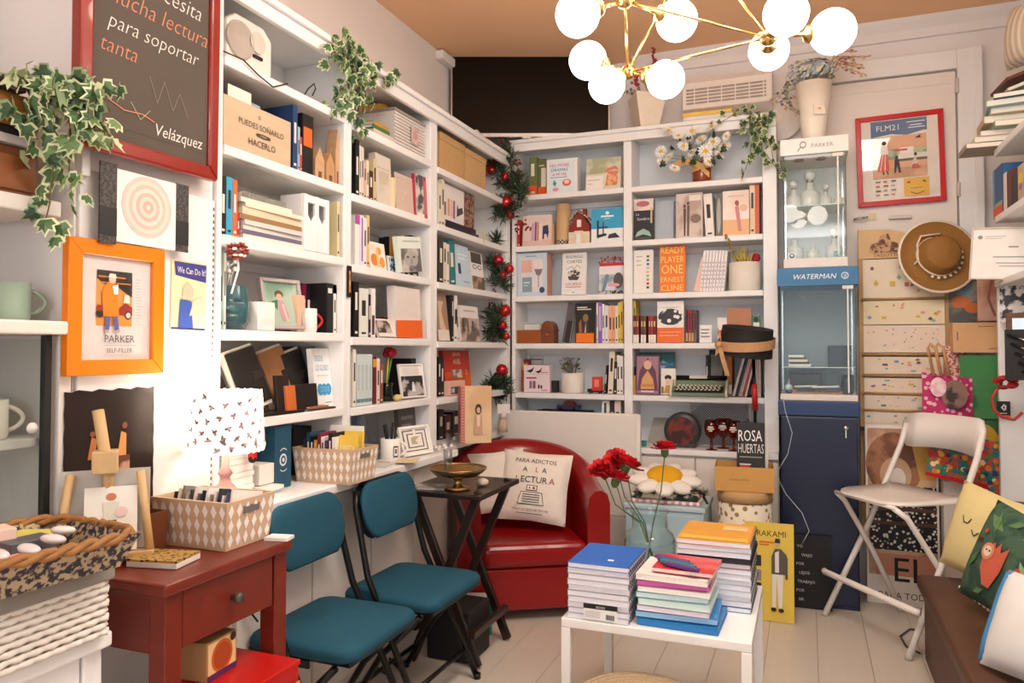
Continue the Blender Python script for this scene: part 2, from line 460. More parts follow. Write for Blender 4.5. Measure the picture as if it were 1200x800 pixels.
def book_at(loc, rz, w, h, label, c='f0ebe0', depth=.14, face=False, spec=None, lean=0, tilt=0, back=None, band=None, group=None, pages=None, name='book', soft=False, spine=None):
 """spine-out: w is the thickness; face-out: w is the cover width and depth the thickness"""
 t = thing(name, label, 'book', loc, 0, group)
 off = 0
 if lean > 0: off += w * math.sin(R(lean))
 if tilt > 0: off += depth * math.sin(R(tilt))
 t.location = Vector(loc) + V((0, 0, off + .0005))
 t.rotation_euler = lab_rot(rz, lean, tilt)
 cm = M_(c); ct = .0022
 b = MB()
 if face:
  b.box(0, w, 0, ct, 0, h, cm).box(0, w, depth - ct, depth, 0, h, M_(back) if back else cm).box(0, ct, ct, depth - ct, 0, h, M_(spine) if spine else cm)
  b.build('cover', t)
  MB().box(ct, w - .003, ct, depth - ct, .003, h - .003, pages or PAGES).build('pages', t)
  if band: art(t, [('r', 0, 0, 1, band[1], band[0])], w, h, 'paper_band', -.0004)
  if spec: art(t, spec, w, h, 'cover_print', -.0008, bg=None if band else cm)
 else:
  b.box(0, ct, ct, depth, 0, h, cm).box(w - ct, w, ct, depth, 0, h, cm).box(0, w, 0, ct, 0, h, M_(spine) if spine else cm)
  b.build('cover', t)
  MB().box(ct, w - ct, ct, depth - .003, .003, h - .003, pages or PAGES).build('pages', t)
  if band: art(t, [('r', 0, 0, 1, band[1], band[0])], w, h, 'paper_band', -.0004)
  if spec is None and w > .008:
   d_ = '2c2a2c' if sum(lin(c if isinstance(c, str) else 'ffffff')[:3]) > 1.0 else 'efe6da'
   q = random.uniform(.35, .55)
   spec = [('r', .28, q, .72, q + .32, d_), ('r', .25, .06, .75, .1, d_)]
  if spec: art(t, spec, w, h, 'spine_print', -.0008, bg=None if band else cm)
 return t
def book(bay, k, u0, u1, v0, label, c='f0ebe0', inset=.02, **kw):
 loc, rz, w, h = slot(bay, k, u0, u1, v0, inset)
 return book_at(loc, rz, w, h, label, c, **kw)
def faceb(bay, k, u0, u1, v0, label, c='f0ebe0', spec=None, inset=.03, depth=.022, tilt=6, **kw):
 loc, rz, w, h = slot(bay, k, u0, u1, v0, inset)
 return book_at(loc, rz, w, h / max(.5, math.cos(R(tilt))), label, c, depth, True, spec, 0 if 'lean' not in kw else kw.pop('lean'), tilt, **kw)
def row(bay, k, inset, rows, group=None):
 for r in rows:
  u0, u1, v0, c, lab = r[:5]; kw = dict(r[5]) if len(r) > 5 else {}
  book(bay, k, u0, u1, v0, lab, c, inset, group=group, **kw)
def carton_at(loc, rz, w, d, h, label, cat, c, name='box', spec=None, lid=None, lean=0, tilt=0, group=None, lidc=None, sidespec=None):
 t = thing(name, label, cat, loc, 0, group); t.rotation_euler = lab_rot(rz, lean, tilt)
 t.location = Vector(loc) + V((0, 0, .0005 + (w * math.sin(R(lean)) if lean > 0 else 0) + (d * math.sin(R(tilt)) if tilt > 0 else 0)))
 MB().box(0, w, 0, d, 0, h - (lid or 0), c).build('body', t, .0015, 1)
 if lid: MB().box(-.003, w + .003, -.003, d + .003, h - lid, h, lidc or c).build('lid', t, .0015, 1)
 if spec: art(t, spec, w, h, 'print', -.0005 - (.003 if lid else 0), bg=c if not lid else None)
 if sidespec: art(t, sidespec, d, h, 'side_print', 0, xf=T(w + .0005, 0, 0) @ RZ(PI / 2))
 return t
def carton(bay, k, u0, u1, v0, d, label, cat, c, inset=.03, **kw):
 loc, rz, w, h = slot(bay, k, u0, u1, v0, inset)
 return carton_at(loc, rz, w, d, h, label, cat, c, **kw)
def flat_book(loc, rz, w, d, t_, label, c, group=None, name='book', spec=None, cat='book', pages=None):
 """book lying flat; spine along local -Y"""
 t = thing(name, label, cat, loc, rz, group)
 MB().box(0, w, 0, d, 0, .0015, c).box(0, w, 0, d, t_ - .0015, t_, c).box(0, w, 0, .0015, .0015, t_ - .0015, c).build('cover', t)
 MB().box(.002, w - .002, .0015, d - .003, .0015, t_ - .0015, pages or PAGES).build('pages', t)
 if spec: art(t, spec, w, d, 'cover_print', 0, xf=T(0, 0, t_ + .0004) @ RX(-PI / 2))
 return t
def mug(loc, label, c, h=.085, r=.038, handle_c=None, ang=0, spec=None, name='mug', inner=None):
 t = thing(name, label, 'mug', loc, ang)
 MB().lathe([(r * .9, 0), (r, .008), (r, h), (r - .004, h), (r - .004, .008), (.001, .007)], M_(c), 24, cap=False).build('body', t)
 MB().tube([(r - .003 + .03 * math.sin(PI * i / 9) ** .7, 0, h * (.82 - .64 * i / 9)) for i in range(10)], .005, M_(handle_c or c), 8).build('handle', t)
 if spec: art(t, spec, r * 1.3, h, 'print', 0, xf=RZ(R(spec and 0)) @ T(-r * .65, -r - .0006, 0))
 return t
def frame(loc, rot, w, h, fw, fd, fc, label, spec, cat='picture', mount='f2ebe2', name='framed_picture', glassy=True, group=None):
 """picture in a frame; lower left corner at loc, faces local -Y"""
 t = thing(name, label, cat, loc, 0, group); t.rotation_euler = rot
 b = MB()
 fm = M_(fc)
 b.prism([(0, 0), (w, 0), (w - fw, fw), (fw, fw)], 0, fd, fm).prism([(0, h), (fw, h - fw), (w - fw, h - fw), (w, h)], 0, fd, fm)
 b.prism([(0, 0), (fw, fw), (fw, h - fw), (0, h)], 0, fd, fm).prism([(w, 0), (w, h), (w - fw, h - fw), (w - fw, fw)], 0, fd, fm)
 b.build('frame', t, .0015, 1)
 MB().box(fw * .8, w - fw * .8, fd * .55, fd * .9, fw * .8, h - fw * .8, mount).build('backing', t)
 if spec: art(t, spec, w - 2 * fw, h - 2 * fw, 'print', fd * .55 - .0004, x0=fw, z0=fw)
 if glassy: MB().box(fw * .9, w - fw * .9, fd * .3, fd * .33, fw * .9, h - fw * .9, glass()).build('glass', t)
 return t
def photo(a, b_, s=14): return (a, b_, s)
# ---- leaves, ivy, flowers
def leaf_mesh(name, size, c, edge):
 pts = [(0, 0), (.28, -.1), (.5, .22), (.3, .34), (.36, .66), (.14, .6), (0, 1), (-.14, .6), (-.36, .66), (-.3, .34), (-.5, .22), (-.28, -.1)]
 b = MB()
 vs = [(x * size, y * size, -abs(x) * .35 * size) for x, y in pts] + [(0, .35 * size, .05 * size)]
 b.add(vs, [(i, (i + 1) % 12, 12) for i in range(12)], edge)
 vs = [(x * .74 * size, (.08 + y * .76) * size, -abs(x) * .26 * size + .004 * size + .01 * size) for x, y in pts] + [(0, .35 * size, .075 * size)]
 b.add(vs, [(i, (i + 1) % 12, 12) for i in range(12)], c)
 return b
IVY_A, IVY_B, IVY_E = mat('47663d', .45, 0, .3, 60), mat('2f4a30', .45, 0, .3, 60), mat('c9cfa4', .5, 0, .1)
_leaf = {}
def leaf_copy(key, build, parent, M):
 """one shared mesh per kind; every leaf is an object of its own"""
 if key not in _leaf:
  o = build().build('leaf', parent); _leaf[key] = o
 else:
  o = _leaf[key].copy(); COL.objects.link(o); o.parent = parent
 o.matrix_local = M
 return o
def ivy(label, loc, strands, n_leaf, size=.034, pot=None, cat='plant', seed=1, spread=.03):
 """strands are lists of points relative to loc"""
 rnd = random.Random(seed)
 t = thing('ivy_plant', label, cat, loc)
 if pot: MB().lathe([(pot * .7, 0), (pot, .1), (pot * .9, .1), (pot * .85, .09), (.001, .088)], M_('d8cfc2'), 18, cap=False).build('pot', t)
 b = MB()
 for s in strands: b.tube(s, .0016, mat('6c5a3e'), 5)
 b.build('stem', t)
 for s in strands:
  P = [Vector(p) for p in s]
  L_ = [(P[i + 1] - P[i]).length for i in range(len(P) - 1)]; tot = sum(L_)
  for i in range(n_leaf):
   d = tot * (i + rnd.random()) / n_leaf; j = 0
   while j < len(L_) - 1 and d > L_[j]: d -= L_[j]; j += 1
   p = P[j].lerp(P[j + 1], min(1, d / max(L_[j], 1e-6)))
   off = V((rnd.gauss(0, 1), rnd.gauss(0, 1), rnd.gauss(0, .8))) * spread * .5
   k = rnd.choice(('a', 'a', 'b', 'c'))
   m = Matrix.Translation(p + off) @ RZ(rnd.uniform(-1.2, 1.9)) @ RX(R(rnd.uniform(55, 125))) @ RZ(rnd.uniform(1.8, 4.4)) @ Matrix.Scale(rnd.uniform(.7, 1.2), 4)
   leaf_copy(('ivy', k, size), lambda k=k: leaf_mesh('leaf', size, {'a': IVY_A, 'b': IVY_B, 'c': mat('6d8a55', .5, 0, .2)}[k], IVY_E if k != 'b' else mat('7d916a', .5)), t, m)
 return t
def basket_walls(w0, d0, w1, d1, h, m, th=.006):
 """open tapered tray: four walls and a floor, one mesh"""
 b = MB()
 o = [(-w0 / 2, -d0 / 2, 0), (w0 / 2, -d0 / 2, 0), (w0 / 2, d0 / 2, 0), (-w0 / 2, d0 / 2, 0)]
 p = [(-w1 / 2, -d1 / 2, h), (w1 / 2, -d1 / 2, h), (w1 / 2, d1 / 2, h), (-w1 / 2, d1 / 2, h)]
 q = [(x - math.copysign(th, x), y - math.copysign(th, y), h) for x, y, z in p]
 r = [(x - math.copysign(th, x), y - math.copysign(th, y), th) for x, y, z in o]
 b.add(o + p + q + r, [(3, 2, 1, 0)] + [(i, (i + 1) % 4, (i + 1) % 4 + 4, i + 4) for i in range(4)]
          + [(i + 4, (i + 1) % 4 + 4, (i + 1) % 4 + 8, i + 8) for i in range(4)] + [(i + 8, (i + 1) % 4 + 8, (i + 1) % 4 + 12, i + 12) for i in range(4)] + [(12, 13, 14, 15)], m)
 return b
def wrap(o, w, h, t_, pinch=.06):
 """bend a flat print onto the front of a cushion"""
 for v in o.data.vertices:
  x, z = max(-1, min(1, v.co.x * 2 / w)), max(-1, min(1, v.co.z * 2 / h - 1))
  v.co.y = -((1 - x * x) ** .45) * ((1 - z * z) ** .45) * t_ / 2 * 1.015 - .0015 + v.co.y
def cushion(w, h, t_, m, name, parent=None, n=18, pinch=.06, loc=None, rot=None):
 """pillow standing in local XZ, thickness along Y, pinched edges"""
 def f(sign):
  def g(u, v):
   x, z = u * 2 - 1, v * 2 - 1
   e = (max(0, 1 - x * x) ** .45) * (max(0, 1 - z * z) ** .45)
   px = 1 - pinch * (1 - abs(z)) ** 1 * (abs(x) ** 3); pz = 1 - pinch * (1 - abs(x)) * (abs(z) ** 3)
   wr = .06 * math.sin(7 * x + 3 * z) * (abs(x * z)) * .25
   return (x * w / 2 * px, sign * (e * (1 + wr)) * t_ / 2, (z * pz + 1) * h / 2)
  return g
 b = MB().surf(f(-1), n, n, m).surf(f(1), n, n, m)
 return b.build(name, parent, loc=loc, rot=rot)
# ================================================================== left bookcase, near bay (L1)
# radio on the top shelf
loc, rz, w, h = slot('L1', 0, 262, 316, 22, .02)
t = thing('cd_player', 'cream portable cd radio with round speaker on the top shelf', 'radio', loc, rz)
h = .155
pr = [(0, .012), (.02, 0), (w - .02, 0), (w, .012), (w, h - .03), (w - .04, h), (.04, h), (0, h - .03)]
MB().prism(pr, 0, .17, mat('e6ddd2', .35)).build('body', t, .008)
MB().lathe([(.001, 0), (.05, 0), (.056, .006), (.058, 0)], mat('b5a79b', .7), 24, xf=T(.055, -.001, h * .5) @ RX(PI / 2), cap=False).build('speaker_grille', t)
MB().lathe([(.001, 0), (.03, 0), (.034, .004)], mat('cfc4b8', .3), 20, xf=T(w - .07, -.001, h * .62) @ RX(PI / 2)).build('control_dial', t)
MB().box(w - .09, w - .05, -.006, 0, h * .3, h * .36, BLACK).build('display', t)
b = MB().tube([at(262, 60, 'x', XL + .012), at(285, 70, 'x', XL + .012), at(303, 88, 'x', XL + .014), at(320, 102, 'x', XL + .014), at(337, 98, 'x', XL + .012)], .0022, BLACK, 6)
b.tube([at(357, 111, 'x', XL), at(361, 104, 'x', XL - .005), at(368, 98, 'x', XL - .01), at(370, 104, 'x', XL - .01), at(366, 112, 'x', XL - .01)], .0022, BLACK, 6)
tag(b.build('cable'), 'thin black cable looping over the top shelf edge by the radio', 'cable')
# crate with papers
loc, rz, w, h = slot('L1', 1, 258, 339, 125, .001)
WD = wood('d9bfa0', 'c6a583', 5, .6)
t = thing('wooden_crate', 'pale wooden crate with printed Spanish motto on the second shelf', 'crate', loc, rz)
b = MB().box(0, w, 0, .01, 0, h, WD).box(0, w, .16, .17, 0, h, WD).box(0, .01, .01, .16, 0, h, WD).box(w - .01, w, .01, .16, 0, h, WD).box(.01, w - .01, .01, .16, 0, .01, WD)
b.build('body', t, .001, 1)
art(t, [('t', 'SI', .5, .76, .12, '5c4a3d'), ('t', 'PUEDES SOÑARLO', .54, .54, .17, '4a3b31', .74), ('e', .56, .43, .11, .045, '4a3b31'), ('r', .46, .395, .66, .465, '4a3b31'),
  ('t', 'PUEDES', .56, .41, .055, 'd9bfa0'), ('t', 'HACERLO', .54, .18, .19, '4a3b31', .6), ('t', 'PARK', .2, -.0, .001, '4a3b31')][:6], w, h, 'print', -.0005)
for i, (x, c, hh) in enumerate(((.05, 'efe6da', .05), (.12, '9fb0b6', .035), (.17, 'd9a88c', .03), (.22, 'cfd6d2', .02))):
 o = MB().box(0, .1, 0, .002, 0, h + hh - .012, c).build('card')
 o.location = loc + V((-.03 - .025 * i, x, .0115)); o.rotation_euler = (0, 0, rz)
 tag(o, ['cream paper card standing in the left end of the crate', 'blue-grey card standing in the crate', 'salmon card standing in the middle of the crate', 'pale green card at the right end of the crate'][i], 'card')
row('L1', 1, .01, [
 (341, 346.5, 123, '25406e', 'navy blue ring binder spine right of the wooden crate', dict(depth=.22)),
 (346.8, 349.5, 148, '9db8c8', 'slim pale blue booklet between the navy and black binders', dict(depth=.16)),
 (349.8, 352, 160, 'c4402f', 'slim red booklet beside the black binder', dict(depth=.16)),
 (352.4, 365, 134, '1d1b1c', 'black ring binder with an orange spine label', dict(depth=.2, spec=[('r', .1, .46, .9, .78, 'e8692c')]))])
loc, rz, w, h = slot('L1', 1, 367, 403, 152, .05)
o = tag(MB().box(0, w, 0, .01, 0, h, mat('b98a5c', .5, 0, .2, 12, h2='7a4f30')).build('collage_board', None, loc=loc + V((-.1, 0, .0005)), rot=(0, 0, rz)), 'brown patterned collage board standing behind little wooden houses', 'board')
for i, (u0, u1, v0, c) in enumerate(((368, 379, 172, 'd8b48e'), (381, 391, 178, 'c99a6c'), (392, 402, 152, 'd3b08a'))):
 loc, rz, w, h = slot('L1', 1, u0, u1, v0, .02)
 o = MB().prism([(0, 0), (w, 0), (w, h * .6), (w / 2, h), (0, h * .6)], 0, .04, wood(c, 'b88b60', 8)).box(w * .35, w * .65, -.002, .0, 0, h * .25, mat('7a5334')).build('wooden_house', None, loc=loc, rot=(0, 0, rz))
 tag(o, ['little gabled wooden house next to the black binder', 'shorter wooden house in the middle of three', 'tall narrow wooden house beside the bookcase upright'][i], 'ornament')
# third shelf
row('L1', 2, .015, [
 (256.5, 263, 205, '231f1d', 'dark brown book at the left end of the third shelf', dict(depth=.2)),
 (263.3, 270.5, 207, '3fa9cf', 'tall cyan book on the third shelf', dict(depth=.22)),
 (270.8, 276.2, 210, 'd2714a', 'tall orange book next to the cyan one', dict(depth=.2)),
 (276.4, 279, 250, 'c22c25', 'short red booklet beside the orange book', dict(depth=.16))])
loc, rz, w, h = slot('L1', 2, 284, 371, 240, .005)
z = loc.z
for i, (t_, c, dx, ww) in enumerate(((.014, 'e9e2d8', 0, 1), (.014, '6f6a80', .0, 1), (.014, 'e3dcd6', .004, 1), (.014, 'd8d2cc', .006, .98), (.016, 'a07a55', -.006, .93), (.022, 'e5d3b4', .0, .9), (.012, 'efe1c6', .01, .8), (.014, 'f0e6d4', -.01, .7), (.018, '8a8a80', .0, .6))):
 flat_book(V((loc.x - .002 * (i % 3), loc.y + dx, z)), rz + R((i % 3 - 1) * .8), w * ww * .94, .2, t_,
              ['white notebook at the bottom of the flat pile on the third shelf', 'grey notebook second from the bottom of the flat pile', 'white notebook third from the bottom of the flat pile', 'pale notebook just under the brown book in the flat pile',
               'brown book in the middle of the flat pile', 'thick cream paperback above the brown book', 'thin cream paperback in the upper flat pile', 'ivory paperback just under the spiral pad', 'grey spiral pad on top of the flat pile'][i], c, pages=mat('f2ece2', .8))
 z += t_ + .0006
b = MB()
for i in range(16): b.tube([(.01 + i * .0085, -.003 + .006 * math.cos(a), .006 + .008 * math.sin(a)) for a in [j * PI / 3 for j in range(6)]], .0009, STEEL, 4, closed=True)
pad = [o for o in COL.objects if o.get('label') == 'grey spiral pad on top of the flat pile'][0]
b.build('spiral', pad)
loc, rz, w, h = slot('L1', 2, 352, 384, 230, .0)
t = thing('house_lantern', 'white wooden box with two heart cutouts beside the flat pile', 'box', loc + V((.004, .012, 0)), rz)
w -= .012
b = MB()
for x0, x1 in ((0, w * .14), (w * .43, w * .57), (w * .86, w)): b.box(x0, x1, 0, .012, 0, h, BOARD)
b.box(0.001, w - .001, 0.001, .011, 0, h * .5, BOARD).box(0.001, w - .001, 0.001, .011, h * .86, h - .001, BOARD)
for xc in (.29, .73): b.prism([(w * (xc - .17), h * .4), (w * (xc + .17), h * .4), (w * (xc + .17), h * .68), (w * xc, h * .52), (w * (xc - .17), h * .68)], 0.002, .010, BOARD)
b.box(0, .008, .012, .1, 0, h, BOARD).box(w - .008, w, .012, .1, 0, h, BOARD).box(.008, w - .008, .012, .1, h - .008, h, BOARD).box(.008, w - .008, .092, .1, 0, h - .008, BOARD)
b.build('body', t, .001, 1)
faceb('L1', 2, 384, 393, 236, 'grey-blue book leaning at the right end of the third shelf', '8d9aa0', [('r', .1, .1, .9, .9, ('8d9aa0', 'c5cdd0', 3))], inset=.05, tilt=4, depth=.012)
row('L1', 2, .01, [(394, 397, 236, 'e6d7a6', 'slim cream book against the right upright of the third shelf', dict(depth=.15))])
# fourth shelf
row('L1', 3, .03, [(255, 261, 294, '9fb9b4', 'pale teal book behind the glass head vase', dict(depth=.2)), (261.3, 264, 296, 'e6e9e4', 'thin white book beside the pale teal one', dict(depth=.2))])
loc, rz, w, h = slot('L1', 3, 265, 300, 335, .03)
t = thing('head_vase', 'smoky teal glass vase shaped like a face', 'vase', loc + V((-.05, w / 2, 0)), rz - R(50))
GT = mat('3a5f64', .12, 0, .25, 30, coat=.5)
def hv(u, v):
 a = u * 2 * PI; z = v
 rr = .052 * (1 + .18 * math.sin(PI * z)) * (.8 if z < .12 else 1)
 x, y = math.cos(a) * rr, math.sin(a) * rr
 fr = max(0, -math.sin(a)) ** 6
 y -= fr * (.026 * math.exp(-((z - .5) / .1) ** 2) + .014 * math.exp(-((z - .28) / .05) ** 2))
 e = math.exp(-((z - .62) / .05) ** 2) * sum(math.exp(-((a - ea) / .22) ** 2) for ea in (1.5 * PI - .5, 1.5 * PI + .5))
 y += e * .016
 return (x, y, z * h)
b = MB().surf(hv, 40, 26, GT, cu=True); b.lathe([(.048, h - .0), (.042, h - .004), (.04, h - .03), (.001, h - .03)], GT, 24, cap=False); b.build('body', t)
b = MB()
for i in range(5):
 b.tube([(.005 * i - .01, 0, h - .02), (.01 * math.sin(i), -.01, h + .03 + .006 * i), (.02 * math.sin(i * 2), -.015, h + .045 + .008 * i)], .0025, mat('f4f1ee', .6), 5)
 b.ball((.02 * math.sin(i * 2), -.015, h + .045 + .008 * i), .008, mat('f4f1ee', .6), 8, 6)
t2 = b.build('white_twig', None); tag(t2, 'white frosted twigs standing in the face vase', 'twig'); t2.location = t.location; t2.rotation_euler = t.rotation_euler
b = MB()
for k in range(6):
 for i in range(8):
  a = 2 * PI * i / 8 + k * .4; rr = .026 * math.sin(PI * (k + .8) / 7); zz = .05 * k / 6
  b.ball((rr * math.cos(a), rr * math.sin(a), zz), .0085, mat('a63832', .5, 0, .4, 80, h2='f0e6e2') if k % 2 else mat('8e2f2b', .5), 6, 4, (1, 1, .55))
b.tube([(0, 0, 0), (.004, .0, -.03), (-.012, .004, -.065), (-.03, .01, -.1)], .003, mat('f4f1ee', .6), 6)
o = tag(b.build('pine_cone', None, loc=(XL + .03, 1.722, 1.462)), 'red pine cone with frosted tips above the face vase', 'pine cone')
carton('L1', 3, 302, 322, 354, .05, 'small plain white box beside the face vase', 'box', 'efe8e2', .015)
loc, rz, w, h = slot('L1', 3, 312, 350, 328, .05)
frame(loc + V((-.0, .0, .01)), lab_rot(rz + R(-12), 0, 12), w, h, .012, .02, 'b9aaa8', 'small grey framed picture of a green doll with pink base', [
 ('r', 0, 0, 1, 1, ('b8d0bb', '7fa58c', 4)), ('e', .45, .72, .13, .1, '6d4634'), ('e', .45, .66, .09, .08, 'e7c2a8'), ('p', [(.38, .58), (.56, .58), (.7, .2), (.5, .08), (.42, .25)], 'd9a0b0'), ('p', [(.2, .55), (.4, .6), (.35, .35)], '2f7a55'), ('l', [(.52, .5), (.62, .1)], .008, 'f0d8c8')])
carton('L1', 3, 349, 357, 346, .03, 'little peach card box between frame and mug', 'box', 'e9b89c', .03)
loc, rz, w, h = slot('L1', 3, 358, 379, 361, .02)
mug(loc + V((-.035, w / 2, 0)), 'white mug with a red handle on the fourth shelf', 'efeae6', .082, .036, 'c2232b', R(70), name='mug')
row('L1', 3, .1, [(354, 358, 332, '8a1d4a', 'magenta book behind the white mug', dict(depth=.12)), (358.3, 364, 334, '1a1718', 'black book behind the red mug handle', dict(depth=.09)),
                  (364.3, 377, 334, '231d1e', 'thick black boxed book on the fourth shelf', dict(depth=.07))])
row('L1', 3, .03, [(382, 390, 332, '171516', 'black book with white top label near the barcode spines', dict(depth=.14, spec=[('r', .2, .8, .8, .9, 'e8e0d8')])), (390.3, 393.5, 344, 'ece6de', 'white spined black booklet, left of two barcode spines', dict(depth=.14)),
                   (393.8, 398, 334, '1b191a', 'black and white striped spine, left of the pair', dict(depth=.14, spec=[('r', .15, .25, .85, .6, 'e9e3da')])),
                   (398.3, 403, 338, '211e1f', 'black and white striped spine against the upright', dict(depth=.14, spec=[('r', .15, .25, .85, .55, 'e9e3da')]))])
o = MB().box(0, .025, 0, .003, 0, .115, '1c1310').build('hanging_card', None, loc=at(407.5, 348, 'x', XL + .008) + V((0, -.001, 0)), rot=(0, 0, R(90)))
art(o, [('e', .5, .78, .22, .07, 'd8a070'), ('p', [(.3, .7), (.7, .7), (.75, .15), (.25, .15)], 'b9743f'), ('e', .5, .45, .18, .1, 'e0b080')], .025, .115, 'print', -.0005)
tag(o, 'narrow dark card with a golden figure hung on the bookcase upright', 'card')
# leather covers shelf
LEA = mat('1f1a19', .38, 0, .2, 60, .25, 300); LEB = mat('a5724a', .45, 0, .15, 40, .2, 300); CRM = mat('e4dccf', .6)
for i, (u0, u1, v0, inset, m, lab, ln) in enumerate(((256, 268, 410, .05, LEA, 'black leather notebook cover on a white stand, half hidden at the left end', 8), (282, 314, 409, .05, LEA, 'large black leather notebook cover with clasp leaning on a white stand', 8),
  (318, 346, 409, .09, LEB, 'tan leather notebook cover on a white stand', 8), (344, 366, 411, .08, LEA, 'black leather cover with a brown strap at the right of the leather row', 8))):
 loc, rz, w, h = slot('L1', 4, u0, u1, v0, inset)
 t = thing('leather_cover', lab, 'notebook', loc, 0); t.rotation_euler = lab_rot(rz, -14, 14)
 h *= .88; t.location = loc + V((0, .03, .02))
 MB().box(-.014, w + .004, .012, .02, -.012, h + .008, CRM).build('stand', t)
 MB().box(0, w, 0, .0118, 0, h, m).build('cover', t, .004)
 if w > .06: MB().box(w * .62, w + .001, -.004, .004, h * .42, h * .56, mat('2a201d', .4)).build('clasp', t, .002)
for i, (u0, u1, v0, c, lab, ins) in enumerate(((327, 342, 440, '241d1b', 'small black leather wallet in front of the tan cover', .03), (338, 349, 452, 'c86a32', 'small orange leather notebook standing among the black wallets', .02), (349, 374, 450, '1e1918', 'wide black leather wallet right of the orange notebook', .02))):
 carton('L1', 4, u0, u1, v0, .014, lab, 'wallet', mat(c, .4, 0, .1, 40, .2), ins, tilt=6, name='leather_wallet')
loc, rz, w, h = slot('L1', 4, 300, 362, 468, -.002)
flat_book(loc + V((0, -.02, 0)), rz, w, .1, .008, 'black leather folder lying flat on the shelf edge', LEA, name='leather_folder', cat='folder')
loc, rz, w, h = slot('L1', 4, 362, 394, 470, -.002)
flat_book(loc, rz, w, .07, .006, 'dark brown leather purse lying flat near the blue titled book', mat('5a3523', .4), name='leather_purse', cat='purse')
flat_book(loc + V((0, .02, .0065)), rz + .1, w * .7, .06, .006, 'tan leather pouch on top of the dark brown purse', LEB, name='leather_pouch', cat='pouch')
row('L1', 4, .09, [(364, 369, 406, '4a4748', 'dark grey book behind the white blue-lettered book', dict(depth=.14))])
faceb('L1', 4, 371, 402.5, 409, 'white book with big blue lettering on the fifth shelf', 'f1efee', [('t', 'DESDE', .34, .78, .14, '6aa9c4', .46), ('t', 'LOS GLOBOS', .5, .62, .14, '6aa9c4', .78), ('r', .16, .53, .8, .545, 'e9c2c2'),
      ('e', .3, .3, .17, .1, '3aa0d0'), ('e', .52, .3, .17, .1, '3aa0d0'), ('e', .76, .3, .17, .1, '3aa0d0'), ('t', '2050', .54, .26, .13, '8cc8e4', .7), ('r', .5, .07, .9, .08, '3a3a3a')], inset=.04)
# counter under L1
t = carton('L1', 5, 323, 342, 494, .12, 'dark teal folio box with a white round crest', 'box', '1d4c66', .01, name='folio_box', spec=[('e', .5, .45, .22, .1, 'd8dfe4'), ('e', .5, .45, .15, .07, '1d4c66'), ('e', .5, .45, .07, .035, 'd8dfe4'), ('t', 'BARNEY', .5, .58, .07, 'd8dfe4', .7), ('t', 'BOOKS', .5, .27, .07, 'd8dfe4', .6)][:3] + [('l', [(.3, .6), (.42, .63), (.58, .63), (.7, .6)], .003, 'd8dfe4'), ('l', [(.3, .3), (.42, .27), (.58, .27), (.7, .3)], .003, 'd8dfe4')])
carton('L1', 5, 345, 366, 500, .09, 'black box file standing behind the diamond basket', 'box', '171516', .13)
carton_at(V((-1.565, 1.872, CL + .0255)), R(90), .068, .07, .062, 'small white cube box in front of the crested folio', 'box', 'efe7e0')
for i in range(2): flat_book(V((-1.535 + .01 * i, 1.852, CL + .001 + .0116 * i)), R(90), .085, .11, .011, ['pale book lying under the small white cube box', 'white book lying directly under the small white cube box'][i], ['cfd6d4', 'f0ece6'][i])
DIAM = mat('cdab8c', .6, 0, .05)
def diamond_basket(label, loc, rz, w, d, h, group='diamond patterned baskets', handle='c9a88a'):
 t = thing('diamond_basket', label, 'basket', loc, rz, group)
 basket_walls(w * .9, d * .88, w, d, h, mat('cfae90', .6, 0, .06, 40)).build('body', t)
 wm = mat('f1ebe4', .6)
 b = MB()
 def side(L0, L1, xf, n):
  for r in range(3):
   for i in range(n):
    zc = h * (.2 + .3 * r); fr = zc / h; L_ = L0 + (L1 - L0) * fr
    xc = -L_ / 2 + L_ * (i + (.5 if r % 2 == 0 else .5)) / n
    hw, hh = L_ / n * .34, h * .15
    b.poly([(xc - hw, 0, zc), (xc, 0, zc - hh), (xc + hw, 0, zc), (xc, 0, zc + hh)], wm, xf)
 for ang, L0, L1, o0, o1 in ((0, w * .9, w, d * .44, d * .5), (PI / 2, d * .88, d, w * .45, w * .5), (PI, w * .9, w, d * .44, d * .5), (-PI / 2, d * .88, d, w * .45, w * .5)):
  tl = math.atan2(o1 - o0, h)
  side(L0, L1, RZ(ang) @ T(0, -o0 - .0012, 0) @ RX(tl), max(4, round(L1 / .027)))
 b.build('diamond_print', t, fixn=False)
 MB().box(-.028, .028, -.001, .001, -.009, .009, mat('8f8a88', .4, .6)).build('handle', t, loc=(w / 2 * .985, 0, h * .78), rot=(0, 0, PI / 2))
 return t
BW, BH = .235, .115
bl = V((-1.497, 2.175, CL + .001))
diamond_basket('tan and white diamond basket of books on the left counter', bl, 0, BW, .165, BH)
for i in range(9):
 c = ['1d2a3c', '2d4a66', '141314', 'c9a14a', '7b2b3b', 'e9e2d8', '563a6b', '222022', 'efe9df'][i]
 book_at(bl + V((-.097 + .0145 * i, -.05, .012)), 0, .0125, .125 + .012 * ((i * 5) % 3), ['navy paperback at the left end of the counter basket', 'blue paperback in the counter basket', 'black paperback in the counter basket, third from left', 'ochre paperback in the counter basket', 'wine red paperback in the counter basket',
   'cream paperback in the middle of the counter basket', 'purple paperback in the counter basket', 'black paperback right of the purple one', 'white paperback before the yellow cards'][i], c, .09)
book_at(bl + V((-.06, .05, .012)), 0, .13, .165, 'large white book standing at the back of the counter basket', 'f0ebe2', .015, True)
